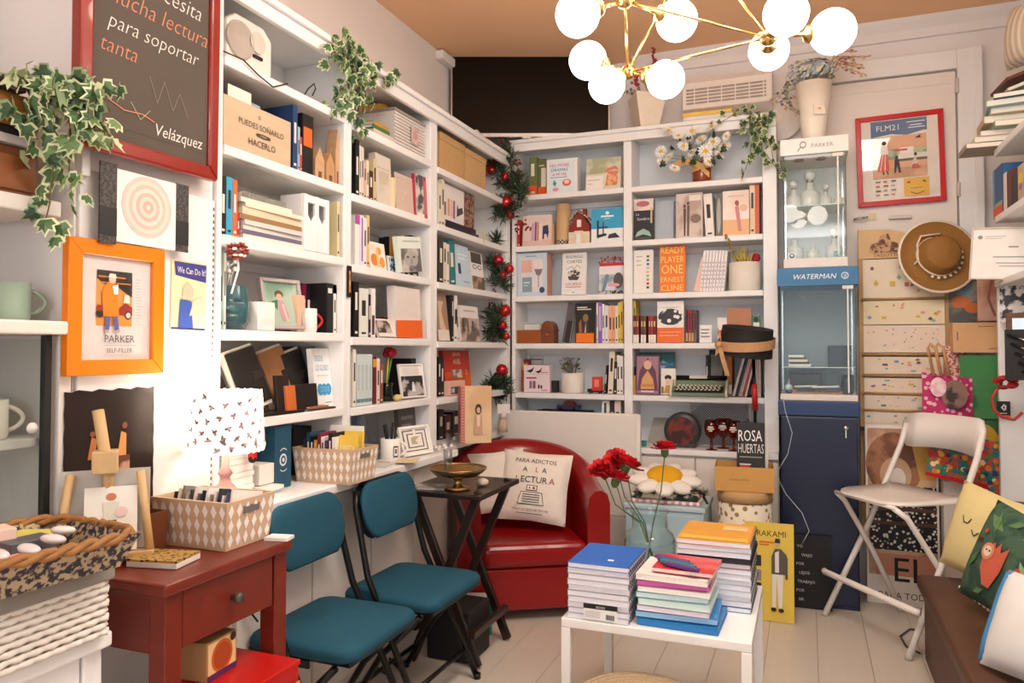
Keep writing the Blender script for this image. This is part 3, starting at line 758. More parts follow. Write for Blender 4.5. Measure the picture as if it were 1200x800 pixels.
for i in range(2):
 book_at(bl + V((.034 - .004 * i, -.04 + .035 * i, .04)), 0, .068 + .004 * i, .115 + .01 * i, ['yellow card booklet with white lettering leaning out of the basket, front one', 'yellow card booklet behind the front one in the basket'][i], 'eac64e', .01, True,
   [('t', 'LIBRETA', .5, .55, .24, 'f6efd6', .8), ('r', .1, .2, .9, .24, 'f6efd6')], tilt=6)
# ================================================================== left bookcase, middle bay (L2)
wood_brown = wood('8a4a26', '6b341a', 6, .4)
# top shelf: lying books, wicker box
q0, q1 = at(437, 160, 'x', XL - .03), at(464, 160, 'x', XL - .03)
z = Z2[0] + .001
for i, (c, lab) in enumerate((('e8dccb', 'pale book lying at the bottom under the green one on the top shelf'), ('d8c8be', 'thin pinkish book lying second in the pile under the ivy'), ('3c7d4a', 'green book lying under the ivy on the top shelf'), ('c98a3c', 'orange notebook lying on top of the green book under the ivy'))):
 flat_book(V((XL - .02, q0.y - .02 + .01 * (i % 2), z)), R(90), .17 - .02 * i, .14, .014, lab, c); z += .0147
q0, q1 = at(462, 180, 'x', XL - .025), at(503, 180, 'x', XL - .025)
WICK = mat('f0e8e2', .7, 0, .1, 90, .8, 160)
def wicker_wall(b, w, h, n, rows, m, x0=0, y=0, z0=0, xf=None, r=.0045):
 for j in range(rows):
  pts = [(x0 + w * i / (2 * n), y + (.0035 if (i + j) % 2 else -.0035), z0 + h * (j + .5) / rows) for i in range(2 * n + 1)]
  b.tube(pts, r, m, 5, xf=xf)
t = thing('wicker_box', 'white wicker box with a pink label on the top shelf of the middle bay', 'basket', V((XL - .025, q0.y, Z2[0] + .001)), R(90))
w = min(q1.y, Y2b - .055) - q0.y; h = .15
MB().box(0, w, .004, .2, 0, h, mat('d9cfc8', .8)).build('body', t)
b = MB(); wicker_wall(b, w, h, 14, 11, WICK); o = b.build('weave', t); o['kind'] = 'stuff'
art(t, [('r', .48, .3, .74, .8, ('e3c9c3', 'c9a9a6', 60)), ('e', .61, .55, .08, .14, 'c9a0a0')], w, h, 'label', -.009)
MB().box(-.004, w + .004, -.004, .2, h + .001, h + .012, mat('a89a90', .5)).build('lid', t)
q = at(444, 140, 'x', XL - .1)
o = MB().prism([(0, 0), (.14, 0), (.14, .03), (.05, .06), (0, .04)], 0, .1, mat('dca94a', .5)).build('gift_box', None, loc=V((XL - .1, q.y + .04, Z2[0] + .001)) + V((0, .0, .1635)), rot=(0, 0, R(90)))
tag(o, 'mustard yellow folded gift box on top of the white wicker box', 'box')
o.location.z = Z2[0] + .001 + .1632; o.scale.z = .6; o.location.y = (at(462, 180, 'x', XL - .025)).y + .003
# second shelf
row('L2', 1, .02, [(415, 419.5, 163, '161415', 'tall black book at the left end of the middle bay second shelf', dict(depth=.2)), (420, 421.8, 170, 'efe8dd', 'thin white book beside the tall black one', dict(depth=.18)),
                   (422.2, 425, 172, 'e9d3c8', 'slim pinkish white book, third from the left', dict(depth=.18)), (425.4, 428, 190, 'd8b8a8', 'short salmon booklet next to the pinkish book', dict(depth=.14)), (428.4, 431, 188, 'efe1c2', 'slim cream book left of the short dark booklet', dict(depth=.16)),
                   (431.4, 436, 200, '4d2a1f', 'short dark brown booklet, left of the tan boxfile', dict(depth=.14)), (436.4, 440, 186, 'd6c29c', 'tan box file before the clear frame', dict(depth=.16))])
faceb('L2', 1, 441, 459, 182, 'tall pale translucent folder with faint lines on the second shelf', 'd9cdbf', [('r', .1, .72, .9, .74, 'b9aa9a'), ('r', .15, .2, .85, .68, ('d9cdbf', 'c6b8a6', 5)), ('e', .5, .5, .2, .08, 'cbbba8')], tilt=3, depth=.03)
o = carton('L2', 1, 459.5, 463, 208, .03, 'small cream tag card beside the clear folder', 'card', 'ead6ac', .02, name='tag_card')
loc, rz, w, h = slot('L2', 1, 464, 487, 206, .03)
t = book_at(loc, rz, w, h, 'large cream boxed book with brown edges facing out', 'd8c3b2', .05, True, [('r', .06, .06, .94, .94, 'd3bdae'), ('c', .5, .55, .02, 'e9dccf')], tilt=4, spine='8a6a5a')
faceb('L2', 1, 488, 503, 206, 'black and white photo book with a red spine', 'c4bcb6', [('r', 0, .1, .72, 1, ('d8d2cc', '55504e', 14)), ('r', .05, .0, .7, .1, 'efe6de'), ('r', .74, 0, 1, 1, 'b8324a'), ('r', .8, .1, .94, .9, 'd86a7a')], inset=.015, tilt=3, spine='b8324a')
# third shelf
row('L2', 2, .015, [(415, 420.5, 252, 'f0ebe6', 'white book with a violet cap band', dict(depth=.16, spec=[('r', 0, .82, 1, 1, 'b64aa4')])), (421, 425, 252, 'e6dff0', 'white and violet spined book', dict(depth=.16, spec=[('r', .4, .1, .8, .95, '9a62b4')])),
     (425.3, 428.8, 255, 'f1e9e4', 'white book right of the violet one', dict(depth=.16)), (429, 432, 252, 'e2bf86', 'tan book closing the violet row', dict(depth=.16))])
faceb('L2', 2, 433.5, 453, 284, 'cream card with bright orange watercolour flowers', 'f2eadf', [('e', .3, .35, .22, .22, 'f0853a'), ('e', .6, .7, .15, .14, 'e8a04a'), ('e', .75, .3, .16, .2, 'f39a4e'), ('p', [(.4, .1), (.6, .1), (.55, .8), (.45, .8)], 'f6c78a'), ('e', .25, .8, .1, .1, 'f3dfc4')], depth=.006, tilt=8, name='greeting_card')
faceb('L2', 2, 455, 469.5, 301, 'small square card with blue and white specks', 'f2eeea', [('r', .1, .1, .9, .9, ('2c5878', 'b9d0dc', 60))], depth=.006, tilt=6, inset=.04, name='greeting_card')
faceb('L2', 2, 469, 496, 281, 'tall pale poetry book with a grey face photograph leaning on the third shelf', 'e4ece2', [('r', .08, .0, .94, .66, ('c9c4bf', '6a6664', 9)), ('e', .5, .36, .3, .24, 'b4afab'), ('e', .36, .42, .06, .03, '55504e'), ('e', .62, .42, .06, .03, '55504e'), ('r', .46, .2, .54, .38, '9a9592'), ('r', .38, .14, .62, .17, '6a6462'), ('r', .2, .86, .9, .88, 'a9b4a9')], inset=.0, tilt=3, lean=-7)
row('L2', 2, .06, [(470, 474, 276, 'c98a3a', 'amber book hidden behind the poetry book', dict(depth=.06))])
row('L2', 2, .06, [(476, 481, 277, '1c1a1d', 'black book behind the poetry book, left of two', dict(depth=.14)), (481.3, 493, 277, '232024', 'thick black book with pale title behind the poetry book', dict(depth=.14))])
# fourth shelf
row('L2', 3, .02, [(414, 420, 330, '151314', 'thick black book at the left of the fourth shelf, middle bay', dict(depth=.2)), (420.5, 431, 338, 'e2e4d8', 'thick pale green-white book beside the thick black one', dict(depth=.18)), (431.4, 434, 345, '3b2a3a', 'dark slim book between two pale books', dict(depth=.16)),
                   (434.4, 439.5, 338, 'f0ece8', 'white and plum spined book leaning right', dict(depth=.16, lean=0, spec=[('r', .2, .05, .8, .45, '5a2f48')]))])
row('L2', 3, .12, [(446, 460, 372, '8c1520', 'dark red boxed set behind the small picture books', dict(depth=.1))])
faceb('L2', 3, 445, 468, 375, 'small open picture book with dark photo on the fourth shelf', 'e8ddd4', [('r', .0, .2, .7, .9, ('3b3531', 'c7b3a6', 12)), ('p', [(.55, .95), (.95, .3), (1, .5), (.7, 1)], 'f0c8b0')], inset=.02, depth=.012, tilt=22)
loc, rz, w, h = slot('L2', 3, 464, 505, 338, .015)
book_at(loc + V((0, 0, 0)), rz, w * .82, h, 'large white book with an orange paper band facing out', 'ece1da', .035, True, [('r', .1, .45 + .045 * 0, .8, .452, 'd8c8c2')] + [('r', .08, .42 + .04 * i, .85, .424 + .04 * i, 'e0cfc8') for i in range(12)] + [('p', [(0, 0), (1, 0), (1, .36), (.0, .33)], 'ee6a22')], tilt=3)
row('L2', 3, .018, [(499, 503.2, 338, 'efe6e0', 'white spine with an orange foot against the upright', dict(depth=.16, band=('ee6a22', .36)))])
# fifth shelf
row('L2', 4, .015, [(413.5, 417, 409, 'eee8dc', 'thin cream book at the left of the pale blue set', dict(depth=.14))])
for i in range(4):
 book('L2', 4, 418 + 4.6 * i, 422.3 + 4.6 * i, 415, ['first pale blue volume from the left', 'second pale blue volume from the left', 'third pale blue volume from the left', 'fourth pale blue volume next to the maroon book'][i], 'cfdcda', .015, depth=.14, spec=[('r', 0, .06, 1, .13, '6d8a92'), ('r', .3, .3, .7, .8, 'b4c6c6')], group='pale blue volumes')
row('L2', 4, .015, [(437, 441, 418, '6d1f26', 'maroon book with orange top beside the pale blue volumes', dict(depth=.14, spec=[('r', 0, .78, 1, .95, 'e09a3a')])), (441.5, 445, 420, 'ead9cf', 'pinkish white book right of the maroon one', dict(depth=.14)), (445.4, 449, 426, '8a4a3a', 'brown red book leaning at the end of the row', dict(depth=.14))])
loc, rz, w, h = slot('L2', 4, 454, 463, 444, .03)
t = thing('glass_vase', 'small green glass holding pencils and a red felt flower', 'vase', loc + V((-.03, w / 2 + .01, 0)))
MB().lathe([(.02, 0), (.03, .02), (.024, .05), (.03, .075), (.027, .075), (.022, .05), (.026, .02), (.001, .006)], glass('7fb0a0'), 18, cap=False).build('body', t)
MB().lathe([(.001, .001), (.024, .02), (.02, .045), (.001, .046)], mat('5f9a8a', .2), 14, cap=False).build('filling', t)
for i, (dx, dy, c) in enumerate(((.0, -.01, 'e3c23a'), (.005, .0, '3d8a4a'), (-.006, .008, 'd8b84a'))):
 o = MB().tube([(0, 0, .047), (dx * 2, .03 + dy, .19)], .004, c, 6).build('pencil', None, loc=t.location)
 tag(o, ['yellow pencil leaning in the green glass', 'green pencil leaning in the green glass', 'ochre pencil leaning in the green glass'][i], 'pencil')
b = MB().tube([(0, 0, .047), (0, .03, .19)], .002, '2f5a34', 5)
for i in range(7): b.ball((.012 * math.cos(i), .03 + .018 * math.sin(i * 1.9), .195 + .006 * (i % 3)), .016, mat('a5142c', .7), 8, 6)
tag(b.build('felt_flower', None, loc=t.location), 'dark red felt flower standing in the green glass', 'flower')
o = MB().ball((0, 0, .07), .05, mat('b7aca6', .9, 0, .1, 40, .5), 12, 9, (.6, 1, 1.4)).build('stone', None, loc=loc + V((-.14, .09, .001)))
tag(o, 'grey pointed stone behind the framed photograph', 'stone')
loc, rz, w, h = slot('L2', 4, 475, 497, 427, .03)
frame(loc + V((0, -.02, .006)), lab_rot(rz + R(-10), 0, 10), w, h, .007, .012, 'f0ebe6', 'white framed black and white crowd photograph on the fifth shelf', [('r', 0, 0, 1, .66, ('2e2c2c', 'b9b4b0', 18)), ('p', [(.45, .15), (.62, .15), (.58, .4), (.5, .4)], 'e8e4e0'), ('e', .54, .43, .04, .03, 'e8e4e0'), ('r', .15, .72, .85, .95, 'e0dad4')], glassy=False)
row('L2', 4, .07, [(482, 491, 420, '1d1a1b', 'black boxed book behind the crowd photograph', dict(depth=.12))])
o = MB().ball((0, 0, .014), .018, mat('d9c07a', .4), 10, 8, (1, 1.2, .8)).build('rose_bud', None, loc=slot('L2', 4, 466, 470, 460, .015)[0]); tag(o, 'small cream yellow rose bud ornament on the shelf edge', 'ornament')
o = MB().box(0, .06, 0, .012, 0, .014, BLACK).build('black_clip', None, loc=slot('L2', 4, 457, 470, 460, .03)[0] + V((-.02, 0, 0)), rot=(0, 0, R(80))); tag(o, 'black clip lying between green glass and rose bud', 'clip')
# counter of the middle bay
loc, rz, w, h = slot('L2', 5, 420, 433, 478, .12)
book_at(loc, rz, w, h, 'blue-grey book standing at the back of the counter left of the mug', '5d6b80', .02, True, [('r', .1, .1, .9, .9, ('5d6b80', '8a97a8', 4))], tilt=4)
loc, rz, w, h = slot('L2', 5, 449, 467, 511, .0)
mg = mug(loc + V((.0, w / 2, 0)), 'white mug full of black pens on the counter', 'efebe6', .088, .04, None, R(45), name='mug')
art(mg, [('r', .2, .2, .8, .75, '3a3a3a'), ('r', .27, .27, .73, .68, 'efebe6'), ('r', .4, .38, .6, .6, '3a3a3a')], .035, .08, 'print', 0, xf=RZ(R(15)) @ T(-.0175, -.0425, 0))
for i in range(7):
 a = i * .9; o = MB().tube([(.008 * math.cos(a), .008 * math.sin(a), .02), (.027 * math.cos(a), .027 * math.sin(a), .135 + .006 * (i % 3))], .0042, BLACK, 6).build('pen', None, loc=mg.location)
 tag(o, 'black pen standing in the white mug on the counter', 'pen', 'black pens in the white mug')
loc, rz, w, h = slot('L2', 5, 474, 499, 499, -.03)
frame(loc + V((0, 0, .006)), lab_rot(rz + R(-14), 0, 16), w, h, .012, .014, 'f3efea', 'white framed maze picture leaning on the counter', [('r', .06, .06, .94, .94, '4a4644'), ('r', .1, .1, .9, .9, 'efeae2'), ('r', .2, .2, .8, .8, '4a4644'), ('r', .24, .24, .76, .76, 'efeae2'), ('r', .34, .34, .66, .66, ('b8b09a', 'efe6d0', 30)), ('r', .45, .75, .55, .95, 'efeae2')], glassy=False)
loc, rz, w, h = slot('L2', 5, 470, 492, 477, .06)
book_at(loc, rz, w, h, 'dark grey book with faint title standing behind the maze picture', '5c5654', .02, True, [('r', .15, .72, .85, .8, '8a8280'), ('r', .15, .55, .7, .62, '8a8280'), ('r', .1, .3, .9, .33, '75706e')], tilt=5)
mz = CL + .001
for i, (u, v, a, c) in enumerate(((446, 545, 10, 'd8d0c8'), (462, 540, -14, 'efe8de'), (478, 542, 22, 'd9c29a'), (455, 536, 30, 'b8b4b0'))):
 q = at(u, v, 'z', CL)
 o = MB().box(-.06, .06, -.04, .04, 0, .003, (c, '6a625c', 30) if i == 3 else c).build('magazine', None, loc=(q.x - .0, q.y, mz + .0036 * i), rot=(0, 0, R(90 + a)))
 tag(o, ['grey leaflet at the left of the counter papers', 'white leaflet near the mug on the counter', 'tan leaflet under the maze picture', 'patterned magazine lying on the counter papers'][i], 'leaflet')
b = MB()
for i in range(14): b.ball((.05 * math.sin(i * 1.3), .012 * i - .08, .012), .009, mat('e8e0d8', .15, 0, .1, coat=.5), 8, 6)
b.tube([(.05 * math.sin(i * 1.3), .012 * i - .08, .012) for i in range(14)], .0015, STEEL, 5)
tag(b.build('bead_necklace', None, loc=at(516, 527, 'z', CL) + V((-.02, 0, .001))), 'white bead necklace lying on the counter by the brass dish', 'necklace')
def small_glass(loc, label, h=.07, r=.03):
 t = tag(MB().lathe([(r * .8, 0), (r, h), (r - .003, h), (r * .8 - .003, .01), (.001, .01)], glass('eef2f2'), 18, cap=False).build('drinking_glass', None, loc=loc), label, 'glass')
 return t
small_glass(at(531, 524, 'z', CL) + V((-.0, 0, .003)), 'small clear glass on the counter before the dark gap', .06, .035)
small_glass(at(541, 545, 'z', CL) + V((.0, -.12, .0008)), 'slim clear glass bottle neck beside the brass dish', .075, .018)
# ================================================================== left bookcase, corner bay (L3)
loc, rz, w, h = slot('L3', 0, 514, 532, 141, .26 - .02)
tag(MB().box(0, .4, 0, .012, 0, .19, mat('a4552a', .45, 0, .2, 6)).build('wood_panel', None, loc=(XL - .245, loc.y + .0, Z3[0] + .001), rot=(0, 0, R(90))), 'reddish wooden panel at the back of the top shelf, corner bay', 'panel')
KR = mat('c79f6b', .7, 0, .06, 30)
carton('L3', 0, 515, 544, 162, .2, 'larger kraft cardboard box with lid on the top corner shelf', 'box', KR, .02, lid=.035, name='cardboard_box')
carton('L3', 0, 546, 569, 180, .2, 'smaller kraft cardboard box with lid nearer the corner', 'box', mat('cda774', .7, 0, .06, 30), .02, lid=.03, name='cardboard_box')
row('L3', 1, .02, [(513.5, 516.5, 215, 'ece2d2', 'first cream book at the left of the corner bay second shelf', dict(depth=.16)), (516.8, 520, 210, 'e8dcc8', 'second cream book beside the white printed box', dict(depth=.16))])
loc, rz, w, h = slot('L3', 1, 522, 561, 254, .02)
z = loc.z
for i, (c, t_) in enumerate((('2b2733', .02), ('24202b', .022))):
 flat_book(V((loc.x - .004 * i, loc.y + .01 * i, z)), rz, w * (1 - .1 * i), .16, t_, ['dark notebook at the bottom of the lying pair', 'dark notebook on top of the lying pair'][i], c, pages=mat('f0ece6', .7)); z += t_ + .0008
carton_at(V((loc.x - .02, loc.y + .005, z)), rz, w * .62, .1, at(535, 221, 'x', XL - .04).z - z, 'white box with coloured stripes and a small cat above the dark notebooks', 'box', 'ece4e0', spec=[('r', .22, .15, .32, .62, 'e0a080'), ('r', .36, .15, .44, .62, 'e8b8a0'), ('r', .47, .12, .56, .62, '9a6a9c'), ('p', [(.64, .2), (.95, .36), (.9, .52), (.72, .44), (.66, .56)], '4a4446'), ('r', .04, .14, .14, .5, '6a6260')])
carton_at(V((loc.x - .03, loc.y + w * .68, z)), rz, w * .34, .1, at(560, 232, 'x', XL - .05).z - z, 'brown woven patterned box in the corner', 'box', ('5b3a2c', 'a98a78', 50))
q = at(566, 262, 'x', XL + .003)
o = MB().tube([(0, 0, .05), (0, .004, .02), (0, 0, 0)], .003, mat('e0b030', .6), 6).tube([(.0, 0, .02), (.0, .008, -.01)], .004, mat('e0b030', .6), 6).build('bookmark_tassel', None, loc=(XL + .004, q.y, Z3[1] - .01)); tag(o, 'yellow bookmark tassel hanging over the shelf edge', 'tassel')
row('L3', 2, .02, [(513.5, 519, 279, '3b3532', 'dark grey book with mottled spine, third shelf corner bay', dict(depth=.14)), (519.4, 522.6, 284, 'e8d6c4', 'slim peach white book beside the dark grey one', dict(depth=.14)), (523, 526, 286, 'ece4da', 'slim white book left of the leaning teal book', dict(depth=.14))])
row('L3', 2, .03, [(527, 534, 283, '1e7d80', 'tall teal book leaning left on the third shelf', dict(depth=.14, lean=-6))])
faceb('L3', 2, 537, 552, 288, 'pale sky blue book facing out with small picture', 'c4dbe8', [('r', .1, .3, .3, .55, '2f3a48'), ('r', .15, .75, .85, .79, 'e6eef2'), ('r', .15, .66, .7, .7, 'e6eef2'), ('r', .4, .1, .9, .14, '9ab4c4')], inset=.02)
faceb('L3', 2, 554, 568, 296, 'white photo book with glasses and a landscape below', 'f1edea', [('r', .05, .7, .9, .98, '4a4038'), ('e', .3, .6, .18, .06, '2a2a2c'), ('e', .3, .6, .14, .04, 'f1edea'), ('e', .7, .6, .18, .06, '2a2a2c'), ('e', .7, .6, .14, .04, 'f1edea'), ('r', 0, 0, 1, .35, ('b49a80', '6a5848', 12))], inset=.03)
faceb('L3', 3, 514, 527, 340, 'brown book with a cream swirl on the cover', 'a8866e', [('p', [(.2, .25), (.9, .1), (.6, .35), (.45, .6), (.7, .8), (.2, .8)], 'd9c0a6'), ('r', 0, 0, 1, .22, 'e8dcd0')], inset=.02)
row('L3', 3, .02, [(529, 531.4, 346, '2a2628', 'slim dark book beside the brown swirl book', dict(depth=.14)), (531.7, 535.5, 346, 'f0eae6', 'white book leaning in the corner bay', dict(depth=.14)), (536, 538, 362, 'e6ddd6', 'white framed card leaning right', dict(depth=.1, lean=-7))])
faceb('L3', 3, 541, 563, 359, 'white book with a sepia band photograph of musicians', 'efe8e4', [('r', 0, .0, 1, .66, ('c9b4a8', '75655c', 12)), ('r', .1, .3, .2, .62, '4a4240'), ('r', .35, .25, .42, .55, '5a504c'), ('r', .6, .3, .7, .58, '5a504c'), ('r', .2, .84, .8, .87, 'b8a8a0')], inset=.02)
row('L3', 4, .04, [(513.5, 516.5, 418, '1c191a', 'black film case at the left of the red novel', dict(depth=.14)), (516.8, 520, 418, '252122', 'second black film case against the red novel', dict(depth=.14))])
faceb('L3', 4, 523, 553, 411, 'red and orange novel with large white author lettering', 'b8321e', [('r', 0, 0, 1, .5, ('c8481e', 'd8621e', 3)), ('t', 'JEAN M.', .5, .86, .12, 'e8d8b8', .7), ('t', 'AUEL', .5, .68, .17, 'ece0c4', .7), ('r', .25, .36, .66, .55, ('7a6a5e', 'd8c4b0', 20)), ('t', '2', .82, .42, .18, 'e8d0a8')], inset=.05)
carton('L3', 4, 527, 545, 446, .03, 'small pink box in front of the red novel', 'box', 'e5b8a6', .012, spec=[('r', .08, .1, .55, .6, '4a4a4a'), ('r', .12, .2, .3, .5, 'c8c0b8')])
# counter of the corner bay
row('L3', 5, .12, [(514, 520, 480, '1a1314', 'black storage box on the corner counter, left one', dict(depth=.14)), (521, 529, 486, '5a1a18', 'dark red box standing in the shade of the corner counter', dict(depth=.14)), (530, 539, 482, '161213', 'black storage box on the corner counter beside the pink album', dict(depth=.14))])
loc, rz, w, h = slot('L3', 5, 540, 560, 452, -.045)
book_at(loc + V((0, 0, .001)), R(40), .15, h, 'large pink-spined album with a dark haired woman on a cream cover', 'd9b08a', .05, True, [('r', .14, 0, 1, 1, ('e3c39b', 'd3ae84', 3)), ('r', 0, 0, .13, 1, 'c4706a')] + [('r', .02, .03 + .05 * i, .11, .045 + .05 * i, 'e0a49c') for i in range(19)] + [('e', .56, .6, .1, .09, '3a2a26'), ('e', .56, .58, .06, .055, 'dcae92'), ('p', [(.46, .5), (.66, .5), (.7, .16), (.42, .16)], 'cfa286'), ('p', [(.5, .5), (.62, .5), (.6, .3), (.52, .3)], 'e8cdb4')], spine='c4706a')
t = thing('paper_doll', 'little white paper figure beside the red armchair back', 'ornament', at(583, 520, 'x', XL + .02) * V((1, 1, 0)) + V((0, -.0, CL + .002)), R(40))
MB().box(0, .07, 0, .004, .10, .15, 'f0ece8').build('card', t)
MB().lathe([(.03, 0), (.022, .05), (.012, .09), (.001, .1)], mat('d9c0ac', .7), 14, c=(.035, .02, 0)).build('body', t)
MB().ball((.035, .012, .085), .02, 'e8d0c0', 12, 8).build('head', t)
# ================================================================== back bookcase, left bay (B1)
# top shelf
book('B1', 0, 620, 629, 184, 'tall olive green book with an orange paper band on the back top shelf', '6f7a45', .03, depth=.15, band=('ee5a24', .26))
faceb('B1', 0, 629.5, 640, 186, 'narrow olive and cream book with an orange foot behind the white motto box', '6a6f48', [('r', .45, .2, 1, .75, 'e6dccb'), ('r', 0, 0, 1, .24, 'ee5a24'), ('r', .2, .8, .8, .83, 'd8d4b0')], inset=.06, tilt=2)
t = carton('B1', 0, 641, 677, 186, .06, 'white gift box with pink and blue motto lettering on the back top shelf', 'box', 'f2efec', .03, spec=[('r', .08, .04, .92, .95, 'e3edf2'), ('t', 'NO MORE', .42, .77, .13, 'd83a8a', .62), ('t', 'DRAMAS', .42, .64, .13, '2a5a9a', .6), ('t', 'A MÍ ME', .42, .51, .12, 'c8358a', .6),
 ('r', .12, .46, .68, .475, '5a5a6a'), ('e', .66, .3, .14, .1, 'e0605a'), ('e', .66, .32, .08, .06, 'f6d8d0'), ('p', [(.25, .4), (.33, .3), (.28, .2), (.2, .28)], '4aa0a0'), ('e', .3, .12, .1, .05, 'e58ab0')], name='gift_box')
faceb('B1', 0, 687, 728, 185, 'pale green photo card box with a white strip and coral shapes', 'dcd9c2', [('r', .0, .5, 1, 1, ('d9d8bd', 'aeb291', 6)), ('r', 0, 0, .5, .44, 'f3ece8'), ('p', [(.5, .5), (.62, .66), (.85, .72), (.95, .58), (.8, .62)], 'e27a6c'), ('p', [(.56, .1), (.9, .1), (.92, .55), (.62, .55)], ('efb08a', 'd9805c', 40)), ('r', .05, .3, .4, .32, 'c8a8a0'), ('r', .05, .18, .2, .2, 'c8a8a0')], inset=.03, depth=.04, name='card_box')
# second shelf
row('B1', 1, .03, [(600, 603.5, 262, '2b2a26', 'dark book half hidden by the garland', dict(depth=.14)), (604, 609.5, 258, 'b8271f', 'red book half hidden by the garland', dict(depth=.14))])
faceb('B1', 1, 612, 645, 252, 'pink cover with coloured book stripes and a dark dog', 'ecd3ca', [('r', .0, 0, 1, .18, 'e5c3b4'), ('r', .32, .16, .42, .74, 'dcb0d8'), ('r', .44, .16, .5, .78, '8a4a8a'), ('r', .52, .16, .58, .76, 'e0904a'), ('r', .6, .16, .66, .72, 'f0e6ea'), ('p', [(.72, .2), (.78, .2), (.78, .36), (.86, .36), (.9, .2), (.94, .42), (.9, .66), (.72, .62)], '3b3d56')], inset=.03)
loc, rz, w, h = slot('B1', 1, 649, 666, 238, .03)
t = thing('card_tube', 'tall kraft paper tube with a dark plaid foot on the second back shelf', 'tube', loc + V((w / 2, .05, 0)))
MB().lathe([(w / 2, .0), (w / 2, h), (w / 2 - .003, h), (w / 2 - .003, .01), (.001, .01)], mat('d2b083', .6, 0, .1, 20), 28, cap=False).build('body', t)
MB().lathe([(w / 2 + .001, .001), (w / 2 + .001, h * .13)], mat('3a2a22', .5, h2='cdb8a0', scale=90, tex='checker'), 28, cap=False).build('plaid_band', t)
carton('B1', 1, 641, 649, 262, .05, 'folded kraft box behind the paper tube', 'box', 'd8b78c', .07)
# little house
loc, rz, w, h = slot('B1', 1, 667, 691, 244, .03)
t = thing('house_model', 'red and cream model house with snowy gable on the second back shelf', 'model house', loc)
RED_ = mat('8c2b24', .6, 0, .2, 60); CRE = mat('e6d6bc', .7, 0, .2, 60, .4)
MB().prism([(0, 0), (w, 0), (w, h * .5), (w * .5, h * .92), (0, h * .5)], .004, .1, RED_).build('body', t)
b = MB(); b.box(-.002, w * .36, -.002, .004, 0, h * .34, CRE).box(w * .64, w + .002, -.002, .004, 0, h * .34, CRE).box(w * .3, w * .7, -.014, .004, 0, h * .36, CRE); b.build('porch', t)
MB().box(w * .4, w * .6, -.016, -.0135, .001, h * .27, mat('f3eee4')).build('door', t)
MB().box(w * .4, w * .6, -.002, .005, h * .48, h * .68, mat('f0e6d0')).build('window', t)
for s in (0, 1):
 MB().box(0, w * .62, -.01, .105, -.004, .004, mat('d8cfc6', .8, 0, .2, 80, h2='8c2b24')).build('roof', t, loc=(w * .5, 0, h * .93), rot=(0, (R(40) if s else PI - R(40)), 0))
MB().box(w * .62, w * .78, .02, .05, h * .7, h, RED_).build('chimney', t)
faceb('B1', 1, 693, 731, 244, 'card in sky blue over white with a dark machine drawing', 'efeeee', [('r', 0, .4, 1, 1, '3fa3cd'), ('e', .5, .86, .06, .05, 'e6f2f6'), ('r', .3, .74, .7, .79, 'eef6f8'), ('r', .4, .68, .6, .7, 'b8dcea'), ('r', .18, .18, .24, .65, '2c3a48'), ('r', .36, .18, .4, .6, '3c4a58'), ('r', .18, .42, .52, .46, '2c3a48'), ('p', [(.18, .12), (.5, .2), (.46, .26), (.2, .22)], '2c3038'), ('p', [(.52, .1), (.9, .12), (.76, .26), (.56, .22)], '38393f')], depth=.03, inset=.03, tilt=3, name='card_box')
# third shelf
carton('B1', 2, 599, 641, 294, .09, 'pale blue display box with a mug and wine glass picture', 'box', 'cdd9e6', .03, spec=[('r', .14, .1, .86, .86, 'e6dfe2'), ('r', .14, .55, .5, .84, 'e8b4a6'), ('e', .72, .7, .16, .14, 'efe2da'), ('p', [(.58, .62), (.86, .62), (.8, .5), (.72, .46), (.64, .5)], '8a7a84'), ('r', .71, .2, .73, .48, '5a5560'), ('r', .17, .1, .5, .44, '8fa6ac'), ('r', .22, .3, .42, .33, 'dce6e8'), ('r', .22, .24, .36, .26, 'dce6e8'), ('e', .84, .14, .09, .07, '3a4a66'), ('r', .3, .91, .66, .93, '8a98ac')], sidespec=[('r', .01, .01, .99, .99, 'e8a48c')], name='gift_box')
faceb('B1', 2, 658, 686, 296, 'white novel with black author lettering and a red title', 'eeeae6', [('t', 'RODRIGO', .5, .87, .09, '2a2826', .72), ('t', 'CORTÉS', .5, .75, .1, '2a2826', .72), ('l', [(.2, .6), (.4, .68), (.5, .6), (.62, .7), (.78, .62)], .002, '3a3836'), ('e', .5, .5, .26, .09, ('3c3a38', 'd8d2cc', 60)), ('p', [(.25, .44), (.75, .42), (.66, .34), (.3, .35)], '4a4644'), ('t', 'LOS AÑOS', .5, .22, .09, 'c23a36', .66), ('r', .18, .17, .82, .19, 'd88a84'), ('r', .45, .04, .55, .06, '6a6664')], inset=.03, tilt=7)
t = faceb('B1', 2, 702, 731, 308, 'grey and pink cup picture book with red berries on top', 'e9e2e6', [('r', 0, .1, 1, .62, ('cfd8de', '8fa0aa', 8)), ('e', .78, .42, .2, .26, '55504f'), ('p', [(.1, .1), (.3, .65), (.4, .6), (.25, .1)], '6a8aa0'), ('e', .6, .28, .24, .06, 'e0a0aa'), ('r', 0, .0, 1, .1, ('3a3a3a', 'c8c0b8', 60)), ('r', 0, .9, 1, 1, 'c62a36')], inset=.03)
loc, rz, w, h = slot('B1', 2, 702, 731, 296, .05)
b = MB()
for i in range(22): b.ball((random.uniform(0, w), random.uniform(-.01, .01), random.uniform(.0, .035)), .0052, mat('b81e2c', .3), 8, 6)
b.tube([(0, 0, 0), (w * .5, 0, .02), (w, 0, .01)], .0015, mat('5a3a2a'), 4)
o = b.build('berry_sprig', None, loc=(loc.x, loc.y, at(715, 308, 'y', YB + .05).z)); o['kind'] = 'stuff'; tag(o, 'red berry sprig lying on the grey cup picture book', 'berries')
